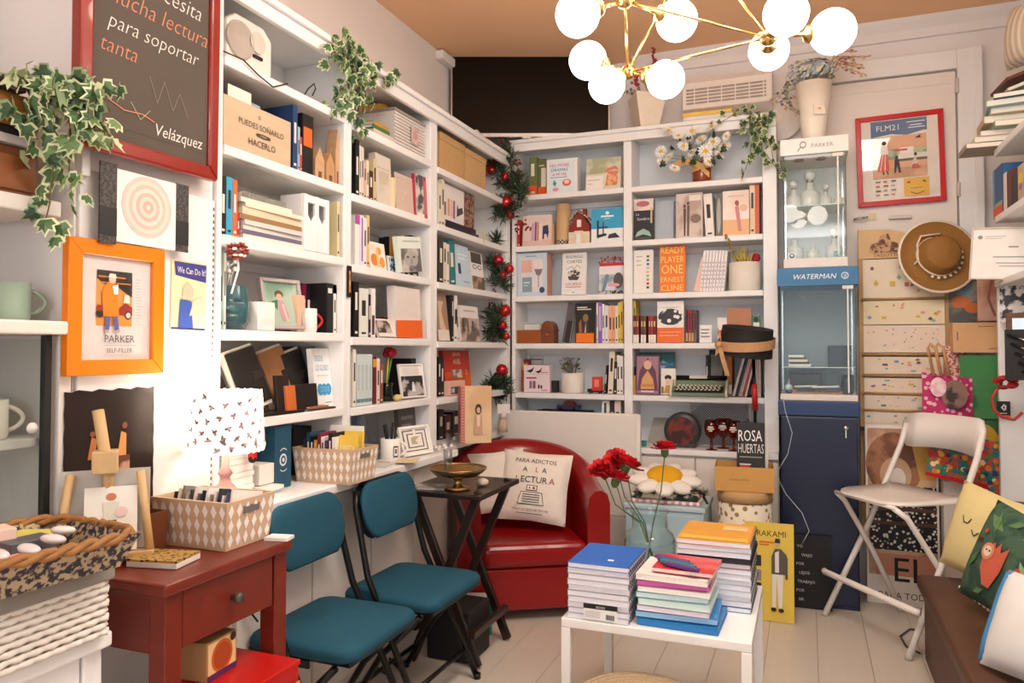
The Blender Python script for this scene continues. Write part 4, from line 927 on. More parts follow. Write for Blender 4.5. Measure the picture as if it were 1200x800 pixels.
# fourth shelf
carton('B1', 3, 604, 634, 378, .02, 'small card with a pale sketch in a dark slim stand on the fourth back shelf', 'card', 'dfe0d4', .12, spec=[('r', .03, .03, .97, .97, '8f9a8c'), ('r', .07, .08, .93, .92, 'e6e4da'), ('e', .5, .4, .2, .2, ('c8b8a0', 'e6e4da', 60))], name='sketch_card')
loc, rz, w, h = slot('B1', 3, 599, 649, 376, .02)
t = thing('music_box', 'orange-brown wooden box with a rounded end on the fourth back shelf', 'box', loc)
OW = wood('b0622c', '8a4520', 5, .35); OD = wood('8c4a24', '6a3418', 5, .35)
MB().box(0, w * .66, 0, .08, 0, h * .6, OW).build('body', t, .003)
n = 12; w0, w1 = w * .66, w
MB().prism([(w0, 0), (w1, 0), (w1, h * .62)] + [((w0 + w1) / 2 + (w1 - w0) / 2 * math.cos(a * PI / n), h * .62 + h * .38 * math.sin(a * PI / n)) for a in range(1, n)] + [(w0, h * .62)], -.004, .085, OD).build('rounded_end', t, .002)
MB().box(w0 - .004, w1 + .004, -.008, .088, h * .56, h * .62, OD).build('moulding', t, .001)
MB().lathe([(.001, 0), (.005, 0), (.006, .004)], BRASS, 10, xf=T((w0 + w1) / 2, -.004, h * .4) @ RX(PI / 2)).build('knob', t)
faceb('B1', 3, 658.5, 667, 355, 'dark book leaning left of the black suit novel', '5f5a5e', [('r', .3, 0, 1, .55, '2c2424')], inset=.04, depth=.03, lean=10, tilt=0)
faceb('B1', 3, 674, 697, 355, 'black novel with a suited man and an orange paper band', '221e1c', [('r', .05, .0, .95, .24, 'ef7a1c'), ('p', [(.3, .25), (.72, .25), (.66, .55), (.4, .55)], '3a342e'), ('e', .52, .62, .14, .1, '8a7448'), ('p', [(.2, .25), (.34, .25), (.3, .6), (.18, .5)], 'a8603a'), ('p', [(.48, .25), (.56, .25), (.53, .52)], 'e8e0d4'), ('p', [(.51, .25), (.54, .25), (.525, .5)], 'c0392b'), ('r', .08, .87, .6, .9, 'd8d0c4'), ('r', .08, .82, .8, .85, 'd8d0c4'), ('t', 'F. Nahas' if False else '', .5, .5, .05, 'd8d0c4')][:9], inset=.02, tilt=4)
row('B1', 3, .02, [(699, 700.8, 355, 'efe8ea', 'thin white book right of the black suit novel', dict(depth=.15)), (701, 705.5, 354, '8f5fae', 'bright purple book on the fourth back shelf', dict(depth=.15, spec=[('r', .2, .3, .8, .9, 'c9b0dc')])), (705.8, 708.5, 356, 'e9e2ea', 'white book with violet lettering, right of the purple one', dict(depth=.15)),
                   (708.8, 713, 358, 'dfe2e2', 'pale grey book in the purple row', dict(depth=.15)), (713.2, 717.4, 358, 'efb08a', 'peach book in the purple row', dict(depth=.15)), (717.7, 720.6, 358, 'f0a878', 'slim apricot book in the purple row', dict(depth=.15)),
                   (720.9, 724.2, 358, 'e8dcd0', 'pale beige book in the purple row', dict(depth=.15)), (724.5, 727.2, 354, 'e2c252', 'slim yellow book in the purple row', dict(depth=.15)), (727.4, 730.2, 352, 'd9b04a', 'mustard book against the middle upright', dict(depth=.15))])
# fifth shelf
loc, rz, w, h = slot('B1', 4, 595, 612, 434, .02)
t = thing('pencil_tub', 'orange tub full of wooden pencils by the garland end', 'tub', loc + V((w / 2 + .014, .05, 0)))
MB().lathe([(w * .45, 0), (w * .52, h), (w * .5, h), (w * .43, .005), (.001, .004)], mat('b4511f', .4, 0, .1), 20, cap=False).build('body', t)
for i in range(12):
 a = i * .52; r_ = w * .3
 o = MB().tube([(r_ * math.cos(a), r_ * math.sin(a), .006), (r_ * 1.35 * math.cos(a), r_ * 1.35 * math.sin(a), h + .02 + .007 * (i % 3)), (r_ * 1.4 * math.cos(a), r_ * 1.4 * math.sin(a), h + .034 + .007 * (i % 3))], .0032, 'e3a64c', 6, rs=[.0032, .0032, .0006]).build('pencil', None, loc=t.location)
 tag(o, 'orange wooden pencil standing in the orange tub', 'pencil', 'pencils in the orange tub')
carton('B1', 4, 604, 620, 421, .02, 'dark red open box behind the pencil tub', 'box', '7a2f2a', .12, tilt=4)
t = carton('B1', 4, 614, 644, 428, .06, 'pale pink card box with dark birds and prints', 'box', 'ecd9dc', .03, spec=[('r', 0, .66, 1, .67, 'c8a8b0'), ('p', [(.1, .78), (.3, .86), (.42, .96), (.34, .78), (.26, .72)], '2a2426'), ('p', [(.45, .76), (.62, .82), (.72, .94), (.66, .76), (.58, .7)], '2a2426'), ('r', .66, .72, .95, .76, 'd87a92'), ('r', .1, .5, .5, .56, 'b8506a'), ('r', .22, .14, .32, .42, '8a7a92'), ('r', .36, .14, .46, .42, '9a5a6a'), ('r', .56, .14, .62, .28, '2a2426'), ('r', .66, .14, .72, .26, '2a2426'), ('r', .7, .06, .94, .1, 'd87a92')])
carton('B1', 4, 606, 620, 413, .006, 'small white postcard at the back behind the pink box', 'card', 'd9e0e6', .19, name='postcard'); carton('B1', 4, 621, 636, 418, .006, 'small framed card at the back above the pink box', 'card', 'e8e2de', .19, name='postcard', spec=[('r', .05, .05, .95, .95, '8a8a88'), ('r', .1, .1, .9, .9, 'e6e2de')])
def plant_pot(loc, r, h, label, c='e9e1d6', name='potted_plant'):
 t = thing(name, label, 'plant', loc)
 MB().lathe([(r * .92, 0), (r, .01), (r, h), (r - .006, h), (r - .006, h - .02), (.001, h - .02)], mat(c, .8, 0, .08, 120, .7, 140), 28, cap=False).build('pot', t)
 return t
loc, rz, w, h = slot('B1', 4, 654.5, 681, 437, .03)
t = plant_pot(loc + V((w / 2, .055, 0)), w / 2, h, 'cream woven pot with small pinkish leaves on the fifth back shelf')
b = MB(); rnd = random.Random(3)
for i in range(34):
 a = rnd.uniform(0, 2 * PI); r1 = rnd.uniform(.02, .06); zz = h + rnd.uniform(.01, .085)
 p = V((r1 * math.cos(a) - .006, r1 * math.sin(a) * .7, zz))
 b.tube([(p.x * .3, p.y * .3, h - .02), (p.x * .7, p.y * .7, h + (zz - h) * .6), p], .0009, '5a5a3a', 4)
 for q in range(3): b.ball(p + V((rnd.uniform(-.008, .008), rnd.uniform(-.008, .008), rnd.uniform(-.008, .008))), .006, mat(rnd.choice(('7a4a52', '9a6a6a', '5d6b48', '48603c')), .6), 6, 4, (1, 1, .5))
o = b.build('foliage', t); o['kind'] = 'stuff'
carton('B1', 4, 646, 653, 446, .04, 'small black box between the pink card box and the cream pot', 'box', '2a2422', .05)
loc, rz, w, h = slot('B1', 4, 688, 706, 455, .02)
t = thing('toy_truck', 'little black toy truck carrying a red block', 'toy', loc)
MB().box(0, w, .0, .035, .008, .016, BLACK).box(0, w * .3, .0, .035, .016, .026, BLACK).build('chassis', t, .002)
for sx in (.2, .8):
 for y in (-.003, .032): MB().lathe([(.001, -.003), (.007, -.003), (.007, .003), (.001, .003)], '2a2a2c', 14, xf=T(w * sx, y + .003, .0072) @ RX(PI / 2)).build('wheel', t)
o = MB().box(0, w * .6, .004, .03, 0, .075, mat('d63a2a', .3)).box(w * .15, w * .45, .003, .004, .02, .06, 'e8857a').build('red_block', None, .002, loc=loc + V((w * .3, 0, .0165)))
tag(o, 'bright red block standing on the black toy truck', 'block')
row('B1', 4, .03, [(707.5, 709.5, 428, '1a1819', 'thin black book leaning beside the toy truck', dict(depth=.14, lean=5)), (712, 718, 412, 'e3d6bf', 'beige paperback with brown lettering on the fifth back shelf', dict(depth=.14, lean=3)), (718.6, 722.4, 424, '2a2528', 'black and white book in the leaning row', dict(depth=.14, lean=2)),
     (722.8, 726.2, 416, 'ece6e2', 'white book, second from the upright', dict(depth=.14)), (726.4, 730, 417, 'f0ebe7', 'white book against the middle upright, fifth back shelf', dict(depth=.14))])
# lowest opening, left bay
t = thing('toy_car', 'blue and red toy car half hidden behind the white board', 'toy car', slot('B1', 5, 652, 678, 480, .08)[0] + V((0, 0, 0)))
_, _, w, _ = slot('B1', 5, 652, 678, 480, .08)
b5 = slot('B1', 5, 640, 690, 483, .05)
stand = tag(MB().box(0, .3, 0, .12, 0, at(660, 481, 'y', YB + .08).z - CB - .001, mat('3a3a44', .6)).build('storage_box', None, loc=(b5[0].x - .06, YB + .06, CB + .001)), 'dark grey storage box under the toy car behind the white board', 'box')
t.location.z = at(660, 481, 'y', YB + .08).z + .002
MB().box(0, w, 0, .05, .006, .028, mat('4a4a7a', .3)).prism([(w * .25, .028), (w * .8, .028), (w * .7, .05), (w * .35, .05)], .004, .046, mat('a83a36', .3)).build('body', t, .002)
for sx in (.2, .8): MB().lathe([(.001, -.002), (.009, -.002), (.009, .004), (.001, .004)], '1a1a1a', 14, xf=T(w * sx, -.0005, .009) @ RX(PI / 2)).build('wheel', t)
row('B1', 5, .03, [(705, 714, 467, 'f0ece8', 'white box file above the white board, left of two', dict(depth=.15, spec=[('r', .3, .7, .6, .95, '4a4a4a')])), (715, 719.5, 469, '2a2626', 'dark slim file between the two white files', dict(depth=.15)), (719.9, 727, 467, 'ead9d0', 'pinkish white file beside the upright above the white board', dict(depth=.15))])
# ================================================================== back bookcase, right bay (B2)
loc, rz, w, h = slot('B2', 0, 810, 835, 188, .03)
t = thing('flower_pot', 'amber glass pot tied with a tan ribbon full of white daisies', 'vase', loc + V((w / 2, .045, 0)))
AMB = mat('8a3a16', .1, 0, .3, 20, coat=.6)
MB().lathe([(w * .36, 0), (w * .46, .02), (w * .46, h * .8), (w * .38, h), (w * .36, h), (.001, h - .01)], AMB, 24, cap=False).build('body', t)
RIB = mat('d8aa6a', .6, 0, .1, 30)
b = MB()
def ribbon(pts, wd, m):
 P = [Vector(p) for p in pts]
 vs = [p + V((0, 0, s * wd / 2)) for p in P for s in (-1, 1)]
 b.add(vs, [(2 * i, 2 * i + 2, 2 * i + 3, 2 * i + 1) for i in range(len(P) - 1)], m, True)
ribbon([(w * .5 * math.cos(a), -abs(w * .5 * math.sin(a)), h * .72 + .012 * math.cos(a)) for a in [i * PI / 8 for i in range(9)]], .03, RIB)
ribbon([(-.0, -w * .5, h * .75), (-.05, -w * .6, h * .95), (-.1, -w * .5, h * 1.0), (-.14, -w * .4, h * .85)], .035, RIB)
ribbon([(0, -w * .5, h * .75), (.02, -w * .55, h * .5), (.045, -w * .5, h * .3)], .03, RIB)
b.build('ribbon', t)
PET = mat('f6f2ea', .6, 0, .04, 60); YEL = mat('e2b62c', .6, 0, .2, 200, .5)
def daisy_mesh(r):
 b = MB(); n = 14
 for k in range(2):
  for i in range(n // (1 + k)):
   a = 2 * PI * i / (n // (1 + k)) + k * .2; r1 = r * (1 - .25 * k); z0 = .004 + .004 * k
   d = V((math.cos(a), math.sin(a), 0)); p = V((-d.y, d.x, 0))
   b.add([d * r * .15 + V((0, 0, z0)), d * r1 * .6 + p * r * .2 + V((0, 0, z0 + .006)), d * r1 + V((0, 0, z0 + .002)), d * r1 * .6 - p * r * .2 + V((0, 0, z0 + .006))], [(0, 1, 2, 3)], PET)
 b.ball((0, 0, .008), r * .27, YEL, 10, 6, (1, 1, .5))
 return b
FL = [(783, 155, .035), (812, 155, .034), (834, 150, .03), (852, 160, .022), (849, 172, .03), (800, 172, .03), (822, 165, .032), (836, 168, .034), (826, 178, .034), (775, 178, .03), (785, 185, .028), (795, 160, .026), (842, 182, .026), (812, 180, .026), (790, 198, .026), (775, 190, .022), (830, 190, .024), (806, 163, .026)]
_d = None
stems = MB()
for i, (u, v, r) in enumerate(FL):
 y = YB - .03 + .05 * random.random() if v > 160 else YB - .06
 p = at(u, v, 'y', y) - Vector(t.location)
 if _d is None: _d = daisy_mesh(.034).build('daisy', t); o = _d
 else: o = _d.copy(); COL.objects.link(o); o.parent = t
 o.location = p; o.rotation_euler = (R(70) + random.uniform(-.5, .3), random.uniform(-.5, .5), random.uniform(-.5, .5)); o.scale = (r / .026,) * 3
 stems.tube([(0, 0, h * .8), (p.x * .5, p.y * .5 - .01, h + (p.z - h) * .5), p], .0013, '4f6a3a', 4)
stems.build('stems', t)['kind'] = 'stuff'
for i, (u, v) in enumerate(((797, 168), (806, 175), (808, 163), (815, 180), (845, 186), (800, 190), (836, 193), (776, 195), (838, 160), (790, 175), (847, 178), (812, 193))):
 p = at(u, v, 'y', YB - .025) - Vector(t.location)
 leaf_copy('daisyleaf', lambda: leaf_mesh('leaf', .045, mat('2f4330', .5, 0, .2), mat('2f4330', .5, 0, .2)), t, Matrix.Translation(p) @ RZ(random.uniform(0, 6)) @ RX(random.uniform(.8, 1.9)))
# second shelf
faceb('B2', 1, 739, 766, 233, 'dark novel with a pale green umbrella and white title', '2a2c34', [('r', 0, .72, 1, 1, ('c8b8b0', 'e6d8d0', 4)), ('e', .46, .88, .34, .07, 'b86a72'), ('p', [(.08, .08), (.2, .2), (.5, .28), (.8, .2), (.92, .08), (.5, .14)], '9fc0b4'), ('r', .08, .03, .92, .07, '4a5a4a'), ('t', 'La', .2, .6, .09, 'e0dcd4'), ('t', 'Sombra', .5, .48, .1, 'e0dcd4', .66), ('r', .86, .4, .95, .78, 'd9c08a')], inset=.03, tilt=4)
faceb('B2', 1, 768, 790, 234, 'plain pale grey blue board standing between two novels', 'c6ccd6', None, inset=.12, tilt=2, depth=.01, name='pale_board')
faceb('B2', 1, 793, 824, 226, 'sepia photo book with three people in a street', 'd9c6bc', [('r', .03, .02, .97, .98, ('d9c8be', 'b8a096', 6)), ('p', [(.3, .04), (.36, .04), (.38, .66), (.28, .66)], '5a4a46'), ('p', [(.42, .04), (.5, .04), (.52, .72), (.42, .72)], '6a5852'), ('e', .46, .77, .05, .04, '5a4a46'), ('e', .33, .71, .05, .04, '5a4a46'), ('e', .75, .42, .2, .1, '8a7268'), ('r', .5, .82, .95, .95, 'e8dcd6')], inset=.03, tilt=3, spine='3a3436')
row('B2', 1, .04, [(828, 838, 227, 'ece4dc', 'white paperback spine leaning left beside the sepia photo book', dict(depth=.13, lean=-3))])
faceb('B2', 1, 840, 848, 226, 'grey framed print tucked behind the pink desert novel', '8a8680', [('e', .4, .5, .3, .4, 'c8c4bc')], inset=.08, tilt=6, depth=.01)
faceb('B2', 1, 848, 879, 223, 'cream and orange novel with a pink figure walking in the desert', 'eee0d4', [('r', 0, 0, 1, .35, ('e8b888', 'f0d0b0', 3)), ('r', 0, .35, 1, 1, ('f3e8e0', 'eed8c8', 3)), ('p', [(.46, .62), (.6, .72), (.66, .4), (.72, .08), (.6, .08)], 'd08a86'), ('e', .54, .72, .08, .06, '9a5a52'), ('e', .8, .6, .16, .08, 'efc0a4'), ('r', .2, .86, .8, .89, 'd8c0b4')], inset=.025, tilt=3)
row('B2', 1, .02, [(880, 886, 211, 'e8c6a4', 'tall cream orange book at the right of the desert novel', dict(depth=.16)), (886.3, 891, 211, 'cf5f44', 'tall coral red book against the right upright', dict(depth=.16, spec=[]))])
# third shelf
faceb('B2', 2, 740, 765, 293, 'white book with a column of small coloured items', 'ece6e0', [('r', .12, .84, .45, .86, 'b0a8a0'), ('r', .12, .74, .36, .76, 'b0a8a0'), ('r', .12, .64, .42, .66, 'b0a8a0')] + [('r', .68, .1 + .09 * i, .82, .15 + .09 * i, c) for i, c in enumerate(('3a6a3a', 'c23a3a', 'd88a3a', '8ab0a0', 'e0c84a', 'b8c0c8', '4a6aa8', '6a5a8a', '5a5a5a'))], inset=.03, tilt=4)
faceb('B2', 2, 773, 803, 288, 'orange novel filled with big yellow capital letters', 'ee7a34', [('t', 'READY', .5, .84, .2, 'f4d868', .9), ('t', 'PLAYER', .5, .64, .2, 'f4d868', .9), ('t', 'ONE', .5, .4, .27, 'f4d868', .84), ('t', 'ERNEST', .5, .22, .15, 'f4d868', .9), ('t', 'CLINE', .5, .03, .18, 'f4d868', .86)], inset=.03, tilt=4, depth=.028)
faceb('B2', 2, 813, 821, 302, 'peach edged book leaning left of the white volumes', 'e8c4b0', None, inset=.03, depth=.02, lean=14, tilt=0)
for i in range(8):
 book('B2', 2, 820.2 + 3.6 * i, 823.4 + 3.6 * i, 293.5, ['first white volume of the leaning set of eight', 'second white volume of the leaning set of eight', 'third white volume of the leaning set', 'fourth white volume of the leaning set', 'fifth white volume of the leaning set', 'sixth white volume of the leaning set', 'seventh white volume of the leaning set', 'last white volume of the leaning set by the woven pot'][i], 'ebe4e4', .025, depth=.14, lean=6, group='white volumes leaning on the third back shelf',
         spec=[('r', .2, .08 + .1 * k, .8, .12 + .1 * k, c) for k, c in enumerate(('b8b0c0', 'c8c0d0', 'a8a0b8', 'c0b8c8', 'b0a8b8', 'c8c0d0', 'b8b0c0'))])
loc, rz, w, h = slot('B2', 2, 853, 891, 306, .012)
t = plant_pot(loc + V((w / 2, w / 2, 0)), w / 2, h, 'large cream woven pot with dry yellow grass on the third back shelf', 'e6ded2')
b = MB(); rnd = random.Random(5)
for i in range(26):
 a = rnd.uniform(0, 2 * PI); r1 = rnd.uniform(.02, .075)
 p = V((r1 * math.cos(a), r1 * math.sin(a) * .6, h + rnd.uniform(.03, .085)))
 b.tube([(p.x * .4, p.y * .4, h - .02), (p.x * .7, p.y * .7, h + .02), p], .003, mat(rnd.choice(('cdb04a', 'd8c06a', 'a8964a')), .7), 5, rs=[.002, .005, .001])
p0 = V((-.04, -.03, h)); b.tube([(-.02, -.02, h - .02), (-.05, -.09, h + .05), (-.075, -.115, h + .13)], .002, 'a88a3a', 5)
for i in range(14): b.ball((-.05 - .03 * i / 14 + rnd.uniform(-.01, .01), -.095 - .02 * i / 14 + rnd.uniform(-.008, .008), h + .04 + .1 * i / 14), .006, mat('9a8438', .7), 6, 4)
b.build('dry_grass', t)['kind'] = 'stuff'
b = MB()
for i in range(6): b.ball((w / 2 - .02 + .008 * math.cos(i), -.01, h + .02 + .012 * math.sin(i * 2)), .014, mat('a51c2c', .6), 8, 6)
b.build('red_bloom', t)
# fourth shelf
row('B2', 3, .03, [(739.5, 745, 351, 'd9bb3c', 'tall yellow book at the left of the small red classics', dict(depth=.12))])
for i, (u0, u1, c) in enumerate(((739.5, 743, '7a2a28'), (743.2, 745.6, '4a2420'), (745.8, 748.6, '9a2f30'), (751, 753.8, '5a4030'), (754, 757, '6a4a38'), (760, 762.5, '8a2a30'), (762.7, 765.2, 'a83238'), (765.4, 768.6, '6a2428'))):
 book('B2', 3, u0, u1, 370, ['first small dark red classic from the left', 'second small classic, dark brown', 'third small classic, crimson', 'fourth small classic, olive brown', 'fifth small classic, brown', 'sixth small classic, wine red', 'seventh small classic, bright red', 'eighth small classic beside the doodle book'][i], c, .012, depth=.08, band=('efe6dc', .3), spec=[('r', .2, .6, .8, .8, 'd8b888')], group='small red and brown classics')
faceb('B2', 3, 770, 801, 353, 'white book with black doodles over a wide orange band', 'f0ece6', [('e', .5, .62, .46, .2, ('f0ece6', '3a3a40', 34, 'voronoi')), ('r', .2, .84, .8, .86, 'c8c0b8'), ('r', .0, .0, 1, .36, 'ee6f30'), ('r', .1, .24, .9, .26, 'f6b08a'), ('r', .1, .16, .8, .18, 'f6b08a')], inset=.025, tilt=3)
for i, (u0, u1, c) in enumerate(((803.4, 806.6, '5a2030'), (806.8, 810, 'a82a3c'), (810.2, 813.2, '7a2434'), (813.4, 816.4, '5f5650'))):
 book('B2', 3, u0, u1, 363, ['first tall wine red box right of the doodle book', 'second tall box, crimson, with gold foot', 'third tall wine box with gold foot', 'grey brown tall box last in its row'][i], c, .03, depth=.1, spec=[('r', .15, .04, .85, .3, 'c8a868' if i < 3 else '75695f'), ('r', .3, .4, .7, .9, '2a1a20')], name='slim_box')
faceb('B2', 3, 820, 834, 381, 'small white card with lines of lettering on the fourth back shelf', 'eeeae6', [('r', .1, .7, .8, .78, '8a8684'), ('r', .1, .5, .7, .58, '8a8684'), ('r', .1, .3, .85, .38, '8a8684')], inset=.03, depth=.005, tilt=6, name='text_card')
loc, rz, w, h = slot('B2', 3, 841, 852, 372, .07)
carton_at(loc, rz, w, .03, h, 'white packet with red print behind the black lampshade', 'packet', 'f2ece8', 'packet', [('r', .1, .05, .9, .5, 'd83a34'), ('e', .5, .3, .2, .12, 'f2d8d0')])
# cork box: stands on the fourth back shelf
carton('B2', 3, 852, 881, 361, .05, 'cork covered box standing behind the black lampshade', 'box', mat('c08a6c', .9, 0, .3, 160, .5), .06, name='cork_box')
t = carton('B2', 3, 882, 891, 370, .03, 'small green and white figure behind the black lampshade', 'ornament', '3f8a5a', .05, name='green_figure', spec=[('r', .1, .55, .9, .75, 'e6eee6'), ('e', .45, .86, .3, .1, '2a2a2a')])
# fifth shelf
faceb('B2', 4, 745, 772, 417, 'purple book with a flowing hair figure in a golden dress', '75506a', [('r', .04, .03, .96, .97, 'a5788a'), ('p', [(.5, .95), (.85, .6), (.95, .1), (.05, .1), (.15, .6)], '6a4058'), ('p', [(.5, .62), (.74, .4), (.8, .14), (.2, .14), (.26, .4)], 'd8a46a'), ('e', .5, .76, .17, .12, 'd9b09a'), ('r', .2, .2, .8, .27, 'c88a4a'), ('r', .22, .06, .78, .1, 'e8d8d0')], inset=.02, tilt=4)
row('B2', 4, .03, [(739.5, 741.8, 430, '4a4a44', 'slim grey booklet at the left of the purple book', dict(depth=.1)), (742, 744.4, 440, 'd9a03a', 'slim yellow booklet at the left of the purple book', dict(depth=.1))])
faceb('B2', 4, 748, 790, 413, 'dark teal landscape book at the back of the fifth shelf', '2f5a5c', [('r', .6, .3, 1, .95, ('2f6a72', 'a8c4cc', 8)), ('r', .62, .68, .98, .74, '3a7ab0')], inset=.1, tilt=4, depth=.012)
faceb('B2', 4, 774, 791, 432, 'white book with a black and yellow caricature beside the purple book', 'efe8dc', [('e', .5, .65, .24, .1, '2a2624'), ('e', .5, .5, .18, .12, 'e8c8b0'), ('p', [(.2, .05), (.8, .05), (.66, .36), (.34, .36)], 'c89a3a'), ('r', .05, .05, .2, .3, '7a6a3a')], inset=.05, tilt=4)
# typewriter
loc, rz, w, h = slot('B2', 4, 785, 851, 445, -.03)
TWG = mat('6f8268', .4, 0, .04); TWB = mat('d5cebe', .4)
t = thing('typewriter', 'pale green portable typewriter with cream keys on the fifth back shelf', 'typewriter', loc)
pr = [(0, 0), (.17, 0), (.17, .085), (.10, .078), (.085, .05), (0, .022)]
MB().prism([(y, z) for y, z in pr], -w, 0, TWG, RZ(PI / 2)).build('body', t, .004)
for x in (-.004, w - .008): MB().prism([(y, z) for y, z in [(-.004, 0), (.12, 0), (.12, .085), (.06, .085), (-.004, .03)]], -.012, 0, TWB, T(x, 0, 0) @ RZ(PI / 2)).build('side_panel', t, .002)
km = MB().lathe([(.0065, 0), (.0065, .004), (.005, .0055), (.001, .0055)], mat('efe9da', .4), 10)
kb = None
for r_ in range(4):
 for c_ in range(11):
  x = .032 + c_ * (w - .066) / 10.5 + (r_ % 2) * .006; y = .012 + r_ * .02; z = .0275 + y * .33
  if kb is None: kb = km.build('key', t); o = kb
  else: o = kb.copy(); COL.objects.link(o); o.parent = t
  o.location = (x, y, z)
MB().box(.02, w - .02, .004, .085, .02, .0235, BLACK, RX(0)).build('key_bed', t, rot=(R(17), 0, 0))
MB().tube([(.01, .12, .092), (w - .01, .12, .092)], .012, BLACK, 12).build('platen', t)
for x in (.006, w - .006): MB().lathe([(.013, -.006), (.013, .006)], BLACK, 12, xf=T(x, .12, .092) @ RY(PI / 2)).build('platen_knob', t)
MB().box(w * .3, w * .62, .1, .11, .088, .104, TWB).build('paper_rest', t)
row('B2', 4, .05, [(852, 857.5, 410, 'a9672f', 'tall amber brown book right of the typewriter', dict(depth=.14, spec=[('r', .1, .05, .9, .25, 'e6ded0')]))])
loc, rz, w, h = slot('B2', 4, 831, 848, 405, .155)
carton_at(loc, rz, w, .03, min(h + loc.z, at(840, 405, 'y', YB + .12).z) - loc.z, 'black framed grey panel standing behind the typewriter', 'panel', '1a1a1a', 'panel', [('r', .12, .05, .9, .9, ('8a8680', '6a665f', 3))])
row('B2', 4, .1, [(827, 829.5, 416, '26262a', 'thin dark rod like folder behind the typewriter', dict(depth=.05))])
for i, (u0, u1, v0, c, ln) in enumerate(((857.5, 860.5, 420, 'd9d4d4', 15), (862, 864, 420, '3a3436', 15), (864.6, 866.4, 421, 'c8b0b4', 15), (866.8, 868.6, 421, 'e6c8c4', 15), (869.6, 871.4, 422, 'c84a54', 14), (872, 874, 423, 'efe2da', 14), (880.5, 882.2, 424, 'e8b09a', 3))):
 book('B2', 4, u0, u1, v0 - 4, ['pale grey magazine leaning first right of the amber book', 'dark magazine leaning second in the row', 'mauve magazine leaning third in the row', 'pink magazine leaning in the middle of the row', 'red spined magazine leaning in the row', 'cream magazine leaning after the red one', 'salmon magazine near the lamp pole'][i], c, .03, depth=.15, lean=ln, spec=[], name='magazine')
for i in range(4): book('B2', 4, 882.5 + 2.2 * i, 884.4 + 2.2 * i, 418, ['first upright white magazine at the right end', 'second upright white magazine, lilac edged', 'third upright white magazine, pink edged', 'last white magazine against the right upright'][i], ['efe8e6', 'd9cfdc', 'e6c8cc', 'ece4e0'][i], .04, depth=.15, spec=[], name='magazine')
# lowest shelf: counter things
loc, rz, w, h = slot('B2', 5, 760, 782, 490, .1)
o = MB().prism([(0, 0), (.16, 0), (.16, .14), (.03, .14)], 0, .02, mat('a9a196', .5)).build('laptop_sleeve', None, .003, loc=loc + V((-.02, .05, 0)), rot=(R(-16), 0, 0)); tag(o, 'grey slanted sleeve leaning behind the round dark tin', 'sleeve')
loc, rz, w, h = slot('B2', 5, 777, 820, 486, .0)
t = thing('round_clock', 'round dark grey case with a dull red face on the back counter', 'clock', loc + V((w / 2, 0, h / 2 + .002)))
MB().lathe([(.001, 0), (w * .42, 0), (w * .46, -.004), (w * .5, .006), (w * .5, .05), (w * .44, .06), (.001, .06)], mat('3a3a3a', .35), 36, xf=T(0, .06, 0) @ RX(PI / 2)).build('case', t)
MB().lathe([(.001, 0), (w * .38, 0)], mat('7a2a22', .3, h2='3a1a18', scale=14), 36, xf=T(0, -.004, 0) @ RX(PI / 2)).build('face', t)
MB().box(-w * .36, w * .36, -.002, .06, -h / 2, -h / 2 + .02, mat('343434', .4)).build('foot', t)
t = thing('wire_tray', 'white framed wire mesh tray standing at the back of the counter', 'tray', slot('B2', 5, 808, 878, 472, .13)[0])
_, _, w, h = slot('B2', 5, 808, 878, 472, .13)
b = MB().tube([(0.01, 0, 0), (w - .01, 0, 0), (w, 0, .01), (w, 0, h - .01), (w - .01, 0, h), (.01, 0, h), (0, 0, h - .01), (0, 0, .01)], .004, mat('e6e2e0', .4), 6, closed=True); b.build('rim', t)
b = MB(); n = 24
for i in range(-12, n):
 for s in (1, -1):
  x0, x1 = w * i / n, w * i / n + h
  a0 = max(0, -x0); a1 = min(h, w - x0)
  if a1 > a0: b.tube([(x0 + a0, 0, a0 if s > 0 else h - a0), (x0 + a1, 0, a1 if s > 0 else h - a1)], .0014, mat('4a4e58', .4, .5), 4)
b.build('mesh', t)['kind'] = 'stuff'
AMG = glass('e0905c', .02)
def goblet(loc, label, h=.14, r=.035):
 t = thing('goblet', label, 'glass', loc, 0)
 MB().lathe([(.001, .004), (r * .8, .002), (r * .8, 0), (.008, .006), (.006, h * .35), (r * .8, h * .5), (r, h * .75), (r * .9, h), (r * .86, h), (r * .94, h * .75), (r * .75, h * .53), (.001, h * .42)], AMG, 22, cap=False).build('bowl', t)
 MB().lathe([(.001, h * .43), (r * .72, h * .54), (r * .88, h * .74), (r * .86, h * .8), (.001, h * .8)], mat('c4642f', .2), 22, cap=False).build('amber_inside', t)
 art(t, [('r', .2, .6, .8, .68, 'e8ded0'), ('r', .1, .5, .9, .57, 'e8ded0'), ('r', .3, .4, .7, .46, 'e8ded0')], r * 1.2, h * .6, 'label', 0, xf=T(-r * .6, -r - .001, h * .4))
 return t
for i, (u, ins, lab) in enumerate(((833, -.03, 'amber goblet with a white label, left one on the back counter'), (847, .06, 'amber goblet standing behind and between the other two'), (859, -.03, 'amber goblet with a white label beside the black novel'))):
 goblet(at(u, 400, 'y', YB + ins) * V((1, 1, 0)) + V((0, 0, CB + .001)), lab, .15, .036 if i != 1 else .045)
t = thing('glass_jar', 'clear lidded glass jar behind the black novel', 'jar', at(876, 400, 'y', YB + .05) * V((1, 1, 0)) + V((0, 0, CB + .001)))
MB().lathe([(.035, 0), (.038, .01), (.038, .11), (.03, .125), (.028, .125), (.035, .11), (.035, .012), (.001, .01)], glass('e8eef0'), 22, cap=False).build('body', t)
MB().lathe([(.032, .126), (.034, .13), (.03, .14), (.008, .145), (.008, .155), (.001, .157)], glass('e0e6e8'), 22, cap=False).build('lid', t)
